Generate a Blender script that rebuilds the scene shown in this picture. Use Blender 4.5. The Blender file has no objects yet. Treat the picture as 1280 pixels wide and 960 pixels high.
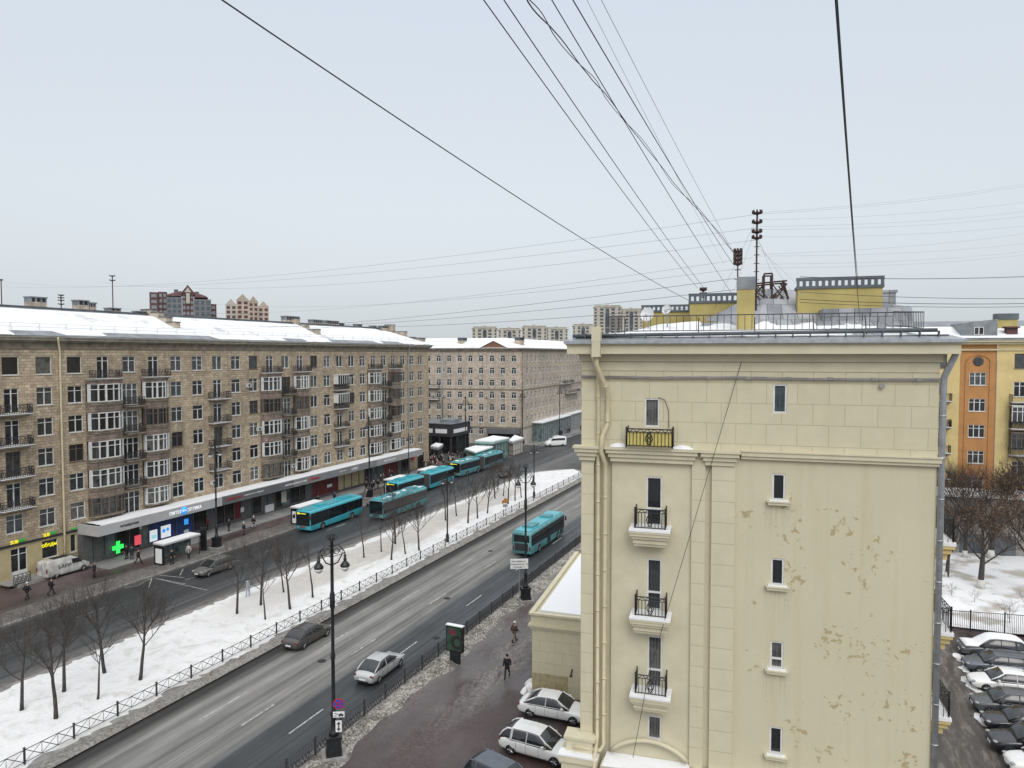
import bpy, bmesh, math, random
from mathutils import Vector, Matrix
from math import sin, cos, pi, radians as R
random.seed(7)
S = bpy.context.scene
COL = S.collection
# ------------------------------------------------------------------ camera
F_, H = 888.9, 24.0
PIT = math.atan(37/F_)
YAW = math.atan(380/(F_*cos(PIT)+37*sin(PIT)))
hd = (-sin(YAW), cos(YAW)); rt = (cos(YAW), sin(YAW))
def ray(u, v):
    cx = u-640; cy = 480-v; a = F_*cos(PIT)+cy*sin(PIT); b = cy*cos(PIT)-F_*sin(PIT)
    return (cx*rt[0]+a*hd[0], cx*rt[1]+a*hd[1], b)
def G(u, v, z=0.0):
    d = ray(u, v); t = (z-H)/d[2]; return Vector((d[0]*t, d[1]*t, z))
def PX(u, v, X):
    d = ray(u, v); t = X/d[0]; return Vector((X, d[1]*t, H+d[2]*t))
def PY(u, v, Y):
    d = ray(u, v); t = Y/d[1]; return Vector((d[0]*t, Y, H+d[2]*t))
def PF(u, v, F):
    d = ray(u, v); t = F/(d[0]*hd[0]+d[1]*hd[1]); return Vector((d[0]*t, d[1]*t, H+d[2]*t))
cam = bpy.data.objects.new('camera', bpy.data.cameras.new('camera')); COL.objects.link(cam)
cam.data.sensor_width = 36; cam.data.lens = F_/1280*36; cam.data.clip_end = 6000; cam.data.clip_start = .2
cam.location = (0, 0, H); cam.rotation_euler = (pi/2-PIT, 0, YAW); S.camera = cam

# ------------------------------------------------------------------ materials
MATS = {}
def nt(name):
    m = bpy.data.materials.new(name); m.use_nodes = True; n = m.node_tree; n.nodes.clear()
    o = n.nodes.new('ShaderNodeOutputMaterial'); b = n.nodes.new('ShaderNodeBsdfPrincipled')
    n.links.new(b.outputs[0], o.inputs[0]); MATS[name] = m
    return m, n, b
def N(n, t, **k):
    x = n.nodes.new(t)
    for a, v in k.items():
        if a.startswith('i_'):
            x.inputs[a[2:].replace('_', ' ')].default_value = v
        else: setattr(x, a, v)
    return x
def rgba(c): return (c[0], c[1], c[2], 1)
def mixc(n, fac, a, b, mode='MIX'):
    x = n.nodes.new('ShaderNodeMix'); x.data_type = 'RGBA'; x.blend_type = mode
    for s, v in ((x.inputs[0], fac), (x.inputs[6], a), (x.inputs[7], b)):
        if isinstance(v, (int, float)): s.default_value = v
        elif isinstance(v, tuple): s.default_value = rgba(v)
        else: n.links.new(v, s)
    return x.outputs[2]
def math_(n, op, a, b=None, c=None, clamp=False):
    x = n.nodes.new('ShaderNodeMath'); x.operation = op; x.use_clamp = clamp
    for s, v in zip(x.inputs, (a, b, c)):
        if v is None: continue
        if isinstance(v, (int, float)): s.default_value = v
        else: n.links.new(v, s)
    return x.outputs[0]
def ramp(n, fac, stops, interp='LINEAR'):
    x = n.nodes.new('ShaderNodeValToRGB'); e = x.color_ramp.elements; x.color_ramp.interpolation = interp
    while len(e) < len(stops): e.new(.5)
    for q, (p, c) in zip(e, stops):
        q.position = p; q.color = rgba(c) if isinstance(c, tuple) else (c, c, c, 1)
    n.links.new(fac, x.inputs[0]); return x.outputs[0]
def coords(n, kind='pos', scale=(1, 1, 1), rot=(0, 0, 0)):
    if kind == 'pos':
        g = n.nodes.new('ShaderNodeNewGeometry'); o = g.outputs['Position']
    else:
        g = n.nodes.new('ShaderNodeTexCoord'); o = g.outputs[{'uv': 'UV', 'obj': 'Object', 'gen': 'Generated'}[kind]]
    m = n.nodes.new('ShaderNodeMapping'); m.inputs['Scale'].default_value = scale; m.inputs['Rotation'].default_value = rot
    n.links.new(o, m.inputs[0]); return m.outputs[0]
def noise(n, vec, scale=1, detail=4, rough=.6, dist=0):
    x = N(n, 'ShaderNodeTexNoise'); x.inputs['Scale'].default_value = scale; x.inputs['Detail'].default_value = detail
    x.inputs['Roughness'].default_value = rough; x.inputs['Distortion'].default_value = dist
    n.links.new(vec, x.inputs['Vector']); return x.outputs[0]
def bump(n, b, h, strength=.3, dist=.02):
    x = n.nodes.new('ShaderNodeBump'); x.inputs['Strength'].default_value = strength; x.inputs['Distance'].default_value = dist
    n.links.new(h, x.inputs['Height']); n.links.new(x.outputs[0], b.inputs['Normal'])
def simple(name, c, rough=.6, metal=0, var=.15, vs=3.0, emit=None, es=1.0, kind='obj', c2=None, coat=0, bs=0, spec=.5):
    m, n, b = nt(name)
    b.inputs['Roughness'].default_value = rough; b.inputs['Metallic'].default_value = metal
    b.inputs['Specular IOR Level'].default_value = spec
    if coat: b.inputs['Coat Weight'].default_value = coat; b.inputs['Coat Roughness'].default_value = .05
    v = coords(n, kind); f = noise(n, v, vs, 5)
    dk = c2 or tuple(x*(1-var*1.6) for x in c); lt = tuple(min(1, x*(1+var)) for x in c)
    col = ramp(n, f, [(.3, dk), (.7, lt)]); n.links.new(col, b.inputs['Base Color'])
    if bs: bump(n, b, f, bs)
    if emit: b.inputs['Emission Color'].default_value = rgba(emit); b.inputs['Emission Strength'].default_value = es
    return m
simple('white_frame', (.62, .62, .6), .5, var=.1)
simple('brown_frame', (.12, .09, .07), .6)
simple('black_iron', (.018, .018, .02), .5, var=.3, vs=8)
simple('fence_iron', (.045, .045, .05), .55, var=.3, vs=3)
simple('galv', (.36, .38, .4), .4, metal=.5, var=.15, vs=4)
simple('lamp_iron', (.012, .014, .016), .45, var=.3)
simple('lamp_glass', (.6, .62, .62), .15)
simple('rubber', (.015, .015, .016), .8)
simple('rim', (.3, .31, .32), .35, metal=.7)
simple('car_glass', (.02, .023, .026), .05, var=.2, spec=.7)
simple('headlight', (.3, .31, .33), .1)
simple('tail', (.13, .01, .01), .2)
simple('plastic', (.03, .03, .032), .6)
simple('plate', (.7, .7, .7), .5, var=.03)
simple('turq', (.05, .36, .43), .3, var=.08, vs=.8, coat=.3)
simple('kiosk_pale', (.2, .33, .31), .5, var=.2, vs=1.5)
simple('turq_dirty', (.09, .26, .28), .55, var=.2, vs=1.2)
simple('bus_dark', (.012, .015, .018), .08, var=.2)
simple('bellows', (.06, .055, .055), .8)
simple('led', (.5, .45, .05), .5, emit=(.85, .8, .08), es=.8)
simple('paint_white', (.72, .72, .71), .3, var=.04, coat=.4)
simple('paint_silver', (.48, .48, .48), .3, metal=.35, var=.06, coat=.4)
simple('paint_dark', (.035, .033, .035), .3, var=.15, coat=.5)
simple('paint_grey', (.085, .09, .095), .35, metal=.2, var=.15, coat=.4)
simple('paint_mud', (.12, .115, .105), .65, var=.3)
simple('paint_brown', (.06, .055, .05), .4, var=.2, coat=.3)
simple('paint_black', (.012, .013, .018), .22, var=.1, coat=.6)
simple('paint_slate', (.1, .115, .14), .35, metal=.3, var=.1, coat=.4)
simple('van_white', (.48, .47, .44), .55, var=.3, vs=1.5)
simple('skin', (.45, .28, .2), .6, var=.05)
simple('hair', (.04, .03, .025), .8)
for nm, c in dict(coat_black=(.012, .012, .014), coat_brown=(.07, .045, .035), coat_navy=(.02, .025, .045), coat_grey=(.1, .1, .105), coat_red=(.3, .03, .04), coat_light=(.4, .38, .35), trousers=(.02, .021, .026), trousers_tan=(.17, .12, .08), boots=(.01, .01, .01), hat_white=(.6, .6, .6)).items():
    simple(nm, c, .9, var=.2, vs=6)
simple('bark', (.055, .048, .043), .9, var=.35, vs=5, bs=.5)
simple('twig', (.06, .05, .045), .9, var=.25, vs=3)
simple('twig_red', (.07, .05, .04), .9, var=.3, vs=3)
simple('leaf_brown', (.15, .09, .05), .8, var=.5, vs=3)
simple('whitewash', (.55, .54, .5), .9)
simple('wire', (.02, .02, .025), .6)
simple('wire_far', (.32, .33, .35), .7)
simple('concrete', (.26, .25, .24), .85, var=.2, vs=2, bs=.2)
simple('kerb', (.22, .21, .2), .85, var=.25, vs=1.5)
simple('grey_fascia', (.3, .3, .3), .5, var=.06, vs=.6)
simple('grey_fascia_light', (.4, .4, .4), .5, var=.06, vs=.6)
simple('grey_fascia_dark', (.12, .125, .13), .5, var=.08, vs=.6)
simple('grey_fascia_mid', (.2, .205, .21), .5, var=.08, vs=.6)
simple('soffit', (.08, .08, .08), .8)
simple('shop_dark', (.02, .02, .022), .15, var=.5, vs=.8)
simple('shop_frame', (.1, .1, .1), .5)
simple('shop_cream', (.4, .34, .2), .4, var=.2)
simple('shop_red', (.13, .012, .015), .4, var=.3)
simple('shop_blue', (.02, .06, .2), .3, var=.4)
simple('e_green', (.05, .5, .1), .5, emit=(.03, 1, .12), es=1.1)
simple('e_red', (.6, .1, .1), .5, emit=(.8, .08, .12), es=.7)
simple('e_cyan', (.3, .6, .65), .5, emit=(.35, .75, .8), es=.6)
simple('e_white', (.7, .7, .7), .5, emit=(.8, .85, .9), es=.6)
simple('e_yellow', (.7, .6, .02), .5, emit=(.9, .8, .02), es=.7)
simple('e_blue', (.05, .3, .7), .5, emit=(.05, .35, .9), es=.7)
simple('sign_green', (.02, .35, .04), .5, emit=(.02, .5, .05), es=.3)
simple('sign_white', (.7, .7, .7), .5, var=.04)
simple('sign_red', (.4, .02, .02), .5)
simple('sign_blue', (.03, .06, .4), .4, var=.03)
simple('sign_dark', (.03, .03, .035), .6)
simple('sign_orange', (.36, .16, .03), .6)
simple('pink', (.16, .025, .055), .4)
simple('poster_green', (.035, .075, .045), .3, var=.4, vs=1.5)
simple('brick_red', (.105, .05, .05), .85, var=.3, vs=.6)
simple('tower_grey', (.15, .155, .16), .8, var=.12, vs=.3)
simple('tower_beige', (.42, .39, .33), .8, var=.1, vs=.2)
simple('tower_glass', (.07, .09, .11), .2, var=.4, vs=.3)
simple('gable_brown', (.2, .1, .06), .8)
simple('mustard', (.41, .335, .125), .85, var=.1, vs=1.2, bs=.1)
simple('panel_yellow', (.6, .5, .15), .6, var=.1, vs=5)
simple('bldg_yellow', (.56, .44, .2), .85, var=.08, vs=.6)
simple('bldg_orange', (.42, .205, .075), .85, var=.1, vs=.6)
simple('ground_floor_yellow', (.42, .35, .2), .85, var=.15, vs=.7)
simple('trim_cream', (.5, .45, .3), .8, var=.1)
simple('kiosk_green', (.015, .11, .085), .4, var=.2)
simple('kiosk_glass', (.12, .16, .16), .15, var=.5, vs=1)
simple('dish', (.62, .62, .62), .5, var=.06)
simple('ac_white', (.5, .5, .48), .6)
simple('tarp', (.03, .03, .035), .7)
simple('rust', (.06, .035, .03), .8, var=.4, vs=6)

# snow
def snow(name, dirt=(.5, .47, .43), amount=.0, sc=1.0, c=(.76, .765, .77)):
    m, n, b = nt(name); v = coords(n); f = noise(n, v, .6*sc, 8, .6); g = noise(n, v, 9*sc, 5)
    th = ramp(n, f, [(.5-amount*.3, 1.0), (.75-amount*.3, 0.0)]) if amount else None
    col = ramp(n, g, [(.3, tuple(x*.93 for x in c)), (.7, c)])
    if amount:
        mk = ramp(n, f, [(.62-amount*.35, 0.0), (.72-amount*.3, 1.0)]); col = mixc(n, mk, col, dirt)
    n.links.new(col, b.inputs['Base Color']); b.inputs['Roughness'].default_value = .7; bump(n, b, math_(n, 'ADD', f, math_(n, 'MULTIPLY', g, .3)), .5, .08)
    return m
snow('snow'); snow('snow_roof', (.5, .5, .51), .12, .5)
snow('snow_yard', (.4, .37, .33), .35, .5)

# gritty snowbank beside the road
def bank(name, a, b_, c, thr=(.45, .58), sc=1):
    m, n, bs = nt(name); v = coords(n); g = noise(n, v, 5*sc, 8, .75); f = noise(n, v, .8*sc, 5)
    col = ramp(n, math_(n, 'ADD', math_(n, 'MULTIPLY', g, .75), math_(n, 'MULTIPLY', f, .25)), [(thr[0]-.06, a), (thr[0]+.02, b_), (thr[1]+.02, c)])
    n.links.new(col, bs.inputs['Base Color']); bs.inputs['Roughness'].default_value = .85; bump(n, bs, g, .8, .08)
bank('bank_dirty', (.055, .048, .042), (.16, .145, .125), (.46, .44, .4), (.46, .56), 1.3)
bank('bank_grey', (.07, .065, .058), (.17, .158, .142), (.3, .285, .26))
bank('slush', (.055, .05, .045), (.1, .092, .083), (.19, .175, .16), (.44, .62), .5)

# carriageway : coloured by its real lanes and median gutter (world X)
def road_mat():
    m, n, b = nt('road_right'); g = n.nodes.new('ShaderNodeNewGeometry'); sp = n.nodes.new('ShaderNodeSeparateXYZ'); n.links.new(g.outputs[0], sp.inputs[0])
    w = noise(n, coords(n, 'pos', (.5, .03, 1)), 1, 3); st = noise(n, coords(n, 'pos', (2.6, .035, 1)), 1, 6, .65); fine = noise(n, coords(n, 'pos', (1, 1, 1)), 14, 6, .7)
    mid = noise(n, coords(n, 'pos', (.6, .15, 1)), 1.3, 5, .6)
    x = math_(n, 'ADD', sp.outputs[0], math_(n, 'MULTIPLY', math_(n, 'SUBTRACT', w, .5), .8))
    t = math_(n, 'DIVIDE', math_(n, 'ADD', x, 66), 40.0)       # x -66..-26
    def p(X): return (X+66)/40
    base = ramp(n, t, [(p(-65.6), .06), (p(-64.6), .03), (p(-62), .034), (p(-60.2), .045), (p(-58), .034), (p(-56), .07), (p(-55.2), .035), (p(-54.6), .09), (p(-53.5), .11),
                       (p(-41.0), .015), (p(-39.6), .022), (p(-38.9), .1), (p(-38.4), .19), (p(-37.6), .13), (p(-36.5), .21), (p(-35.5), .12), (p(-34.5), .21), (p(-33.6), .13), (p(-32.7), .17), (p(-32.1), .11), (p(-31.8), .038), (p(-30.4), .032), (p(-28.2), .04)])  # black strip at the median gutter: wet asphalt plus the bank's shade painted in
    fac = math_(n, 'ADD', math_(n, 'MULTIPLY', st, .95), math_(n, 'ADD', math_(n, 'MULTIPLY', fine, .35), math_(n, 'MULTIPLY', mid, .5)))
    fac = ramp(n, math_(n, 'MULTIPLY', fac, .56), [(.36, .45), (.64, 1.5)])
    col = mixc(n, 1.0, base, fac, 'MULTIPLY')
    tint = mixc(n, 1.0, col, (1.0, .97, .91), 'MULTIPLY')
    dark = mixc(n, 1.0, col, (.9, 1.0, 1.08), 'MULTIPLY')
    wet = ramp(n, t, [(p(-64.8), 0.0), (p(-64.2), 1.0), (p(-56), .8), (p(-54.4), .1), (p(-32.15), .0), (p(-31.95), 1.0)])
    n.links.new(mixc(n, wet, tint, dark), b.inputs['Base Color'])
    rgh = math_(n, 'SUBTRACT', .8, math_(n, 'MULTIPLY', wet, math_(n, 'MULTIPLY', fac, .32)))
    n.links.new(rgh, b.inputs['Roughness']); bump(n, b, fine, .25, .01)
road_mat()
def asphalt(name, c1, c2, c3, sc=.25, rough=.55, stretch=(1, 1, 1), rot=0):
    m, n, b = nt(name); v = coords(n, 'pos', stretch, (0, 0, rot)); f = noise(n, v, sc, 8, .62, .4); g = noise(n, coords(n), 10, 6, .7); h2 = noise(n, v, sc*5, 6, .65, 1)
    s = math_(n, 'ADD', math_(n, 'MULTIPLY', f, .55), math_(n, 'ADD', math_(n, 'MULTIPLY', g, .15), math_(n, 'MULTIPLY', h2, .3)))
    n.links.new(ramp(n, s, [(.36, c1), (.5, c2), (.64, c3)]), b.inputs['Base Color'])
    n.links.new(ramp(n, f, [(.35, rough*.55), (.6, rough*1.4)]), b.inputs['Roughness']); bump(n, b, s, .5, .03)
asphalt('ground_far', (.1, .1, .1), (.2, .2, .2), (.45, .45, .46), .05)
def pavement_mat():
    m, n, b = nt('pavement_right'); g = n.nodes.new('ShaderNodeNewGeometry'); sp = n.nodes.new('ShaderNodeSeparateXYZ'); n.links.new(g.outputs[0], sp.inputs[0])
    big = noise(n, coords(n), .22, 7, .62, .5); fine = noise(n, coords(n), 6, 7, .72); st = noise(n, coords(n, 'pos', (1, .22, 1), (0, 0, R(-8))), 1.1, 7, .68, .8); puddle = noise(n, coords(n, 'pos', (1, .4, 1)), .35, 3, .5)
    base = ramp(n, math_(n, 'ADD', math_(n, 'MULTIPLY', big, .6), math_(n, 'MULTIPLY', fine, .4)), [(.36, (.03, .018, .017)), (.52, (.055, .032, .03)), (.68, (.085, .062, .056))])
    X = math_(n, 'ADD', sp.outputs[0], math_(n, 'ADD', math_(n, 'MULTIPLY', math_(n, 'SUBTRACT', big, .5), 5.0), math_(n, 'MULTIPLY', math_(n, 'SUBTRACT', st, .5), 2.5)))
    t = math_(n, 'DIVIDE', math_(n, 'ADD', X, 28), 14)
    def p(x): return (x+28)/14
    band = ramp(n, t, [(p(-25.3), .9), (p(-24.3), .25), (p(-23.4), .25), (p(-22.6), .8), (p(-21.2), .85), (p(-20.2), .1), (p(-18.5), 0.0)])
    yf = ramp(n, math_(n, 'DIVIDE', sp.outputs[1], 100), [(.36, .1), (.46, .75), (.6, 1.0)])
    k = math_(n, 'MULTIPLY', math_(n, 'MULTIPLY', band, yf), ramp(n, math_(n, 'ADD', math_(n, 'MULTIPLY', st, .6), math_(n, 'MULTIPLY', fine, .4)), [(.4, 0.0), (.56, 1.0)]))
    col = mixc(n, k, base, ramp(n, fine, [(.35, (.13, .12, .11)), (.65, (.36, .34, .315))]))
    grey = mixc(n, math_(n, 'MULTIPLY', ramp(n, puddle, [(.5, 0.0), (.58, .7)]), yf), col, (.12, .115, .115)); n.links.new(grey, b.inputs['Base Color'])
    n.links.new(ramp(n, math_(n, 'ADD', math_(n, 'MULTIPLY', puddle, .7), math_(n, 'MULTIPLY', k, .4)), [(.3, .5), (.42, .32), (.62, .7)]), b.inputs['Roughness']); bump(n, b, math_(n, 'ADD', fine, k), .4, .04)
pavement_mat()
asphalt('sidewalk_red', (.05, .033, .034), (.085, .06, .06), (.13, .11, .105), .18, .6)
asphalt('plaza', (.03, .03, .031), (.055, .055, .056), (.1, .098, .095), .12, .5)
asphalt('sidewalk_left', (.036, .03, .027), (.078, .067, .06), (.17, .155, .14), .35, .8, (1, .3, 1))
asphalt('paving_light', (.15, .145, .14), (.21, .205, .2), (.28, .27, .26), .3, .7)
asphalt('yard', (.02, .018, .017), (.065, .054, .046), (.24, .215, .19), .7, .5, (1, .22, 1), .12)
asphalt('slush_track', (.07, .062, .058), (.15, .14, .13), (.33, .31, .29), .6, .6, (1, .4, 1), .3)
def line_mat():
    m, n, b = nt('line_paint'); f = noise(n, coords(n), 3, 6, .7); n.links.new(ramp(n, f, [(.38, (.16, .16, .16)), (.6, (.46, .46, .44))]), b.inputs['Base Color']); b.inputs['Roughness'].default_value = .7
line_mat()

def brick(name, c1, c2, mortar, w=.62, h=.31, ms=.02, rough=.85, kind='uv', bs=.6, dirt=(.1, .08, .065), dirtamt=.5, bias=0, offs=.5, mott=(.62, 1.26)):
    m, n, b = nt(name); v = coords(n, kind)
    t = n.nodes.new('ShaderNodeTexBrick'); t.inputs['Scale'].default_value = 1; t.inputs['Brick Width'].default_value = w; t.inputs['Row Height'].default_value = h
    t.inputs['Mortar Size'].default_value = ms; t.inputs['Mortar Smooth'].default_value = .3; t.inputs['Bias'].default_value = bias; t.offset = offs
    t.inputs['Color1'].default_value = rgba(c1); t.inputs['Color2'].default_value = rgba(c2); t.inputs['Mortar'].default_value = rgba(mortar)
    n.links.new(v, t.inputs['Vector'])
    big = noise(n, coords(n), .12, 8, .65); mid = noise(n, coords(n), 1.6, 6, .65); ver = noise(n, coords(n, 'pos', (1.5, 1.5, .12)), 1, 5, .6)
    sh = ramp(n, math_(n, 'ADD', math_(n, 'MULTIPLY', mid, .6), math_(n, 'MULTIPLY', big, .4)), [(.35, mott[0]), (.65, mott[1])])
    col = mixc(n, 1, t.outputs['Color'], sh, 'MULTIPLY')
    if dirtamt:
        mk = ramp(n, ver, [(.5, 0.0), (.75, dirtamt)]); col = mixc(n, mk, col, dirt)
    n.links.new(col, b.inputs['Base Color']); b.inputs['Roughness'].default_value = rough
    hgt = math_(n, 'SUBTRACT', math_(n, 'MULTIPLY', mid, .5), t.outputs['Fac']); bump(n, b, hgt, bs, .03)
    return m
brick('stone', (.5, .405, .28), (.345, .27, .195), (.2, .16, .115), dirtamt=.4)
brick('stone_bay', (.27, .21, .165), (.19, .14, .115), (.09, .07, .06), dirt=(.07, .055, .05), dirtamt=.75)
brick('stone_mid', (.52, .445, .36), (.41, .34, .27), (.25, .21, .17), .9, .4)
brick('stone_base', (.42, .38, .33), (.38, .34, .3), (.25, .22, .2), 1.2, .5, dirtamt=.2)
YC = (.55, .503, .36)
brick('yellow_blocks', YC, (.535, .488, .345), (.38, .335, .21), 1.1, .79, .012, .85, 'uv', .3, (.42, .36, .22), .16, mott=(.93, 1.05))
brick('yellow_pilaster', YC, YC, (.38, .33, .2), 60, .83, .012, .85, 'uv', .3, (.42, .36, .22), .16, 0, 0, mott=(.93, 1.05))
simple('yellow_trim', (.56, .513, .37), .85, var=.05, vs=1.5, kind='pos', bs=.08)
simple('yellow_pipe', (.54, .47, .31), .5, var=.08, vs=1.5)
simple('stone_trim', (.2, .17, .13), .85, var=.3, vs=1.2, kind='pos')
simple('stone_trim_light', (.34, .31, .25), .85, var=.2, vs=1.2, kind='pos')
simple('roof_metal', (.22, .235, .25), .45, metal=.2, var=.25, vs=.8, kind='pos')
simple('roof_metal_dark', (.1, .115, .13), .45, metal=.2, var=.25, vs=.8, kind='pos')
def seam_roof():
    m, n, b = nt('roof_seam'); t = n.nodes.new('ShaderNodeTexBrick'); t.inputs['Scale'].default_value = 1
    t.inputs['Brick Width'].default_value = .62; t.inputs['Row Height'].default_value = 1.6; t.inputs['Mortar Size'].default_value = .018
    t.inputs['Color1'].default_value = (.2, .21, .23, 1); t.inputs['Color2'].default_value = (.33, .34, .355, 1); t.inputs['Mortar'].default_value = (.1, .11, .12, 1)
    n.links.new(coords(n, 'uv'), t.inputs['Vector']); f = noise(n, coords(n), 1.2, 6)
    n.links.new(mixc(n, 1, t.outputs[0], ramp(n, f, [(.3, .75), (.7, 1.2)]), 'MULTIPLY'), b.inputs['Base Color']); b.inputs['Roughness'].default_value = .5; bump(n, b, t.outputs['Fac'], .4, .02)
seam_roof()
# plain plaster of the end wall with real peeled patches
def peel():
    m, n, b = nt('yellow_plain'); v = coords(n, 'obj'); f = noise(n, v, 3.6, 8, .66, .4); g = noise(n, v, 12, 4); big = noise(n, v, .35, 5)
    acc = None
    for (s, z, r) in [(6.35, 17.6, .9), (7.9, 18.3, .8), (8.3, 15.6, 1.2), (8.0, 17, .9), (7.0, 11.9, .75), (8.5, 9.6, .8), (9.6, 13.2, 1.1), (10.6, 13.0, 1.5), (12.3, 13.2, .8), (11.6, 11.0, 1.3), (9.9, 10.6, .9), (12.4, 10.3, .9), (11.0, 16.6, 1.0), (9.9, 17.6, .9), (10.2, 15.6, 1.0), (12.2, 9, .8), (9.3, 8.9, .8)]:
        d = n.nodes.new('ShaderNodeVectorMath'); d.operation = 'DISTANCE'; n.links.new(v, d.inputs[0]); d.inputs[1].default_value = (s, 0, z)
        k = math_(n, 'SUBTRACT', 1, math_(n, 'DIVIDE', d.outputs['Value'], r), clamp=True)
        acc = k if acc is None else math_(n, 'MAXIMUM', acc, k)
    t = math_(n, 'ADD', f, math_(n, 'MULTIPLY', acc, .15))
    mk = ramp(n, t, [(.672, 0.0), (.678, 1.0)])
    base = ramp(n, math_(n, 'ADD', math_(n, 'MULTIPLY', big, .7), math_(n, 'MULTIPLY', g, .3)), [(.35, (.515, .468, .33)), (.65, YC)])
    ver = noise(n, coords(n, 'obj', (2.2, 2.2, .1)), 1, 5); base = mixc(n, ramp(n, ver, [(.52, 0.0), (.75, .3)]), base, (.4, .345, .21))
    spx = n.nodes.new('ShaderNodeSeparateXYZ'); n.links.new(v, spx.inputs[0])
    sx_ = ramp(n, math_(n, 'DIVIDE', spx.outputs[0], 13.0), [(7.1/13, 0.0), (7.25/13, 1.0), (8.05/13, 1.0), (8.2/13, 0.0)])
    st_ = noise(n, coords(n, 'obj', (9, 1, .35)), 1, 5, .7); zf = math_(n, 'FRACT', math_(n, 'DIVIDE', math_(n, 'SUBTRACT', spx.outputs[2], 1.9), 3.29))
    base = mixc(n, math_(n, 'MULTIPLY', math_(n, 'MULTIPLY', sx_, ramp(n, zf, [(.45, 0.0), (.95, .55), (1.0, .6)])), ramp(n, st_, [(.45, 0.0), (.65, 1.0)])), base, (.3, .26, .17))
    n.links.new(mixc(n, mk, base, (.38, .31, .175)), b.inputs['Base Color']); b.inputs['Roughness'].default_value = .88
    bump(n, b, math_(n, 'SUBTRACT', math_(n, 'MULTIPLY', g, .25), mk), .4, .012)
peel()
# window glass: each pane draws its own curtain or dark room
def pane(name, dark=False):
    m, n, b = nt(name); oi = n.nodes.new('ShaderNodeObjectInfo'); r = oi.outputs['Random']
    base = ramp(n, r, [(0, (.01, .012, .014)), (.4, (.025, .028, .032)), (.65, (.07, .075, .075)), (.88, (.14, .14, .13)), (1, (.05, .07, .08))])
    w = n.nodes.new('ShaderNodeTexWave'); w.inputs['Scale'].default_value = 2.6; w.inputs['Distortion'].default_value = 2.5; w.bands_direction = 'X'
    mp = coords(n, 'obj'); n.links.new(mp, w.inputs['Vector'])
    f = noise(n, mp, 1.7, 3); c = mixc(n, ramp(n, math_(n, 'ADD', math_(n, 'MULTIPLY', w.outputs[0], .14), f), [(.42, 0.0), (.78, 1.0)]), base, (.012, .013, .015))
    n.links.new(c, b.inputs['Base Color']); b.inputs['Roughness'].default_value = .07; b.inputs['Specular IOR Level'].default_value = .5
pane('pane')
simple('pane_far', (.045, .05, .055), .15, var=.6, vs=.5, kind='pos')

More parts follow.
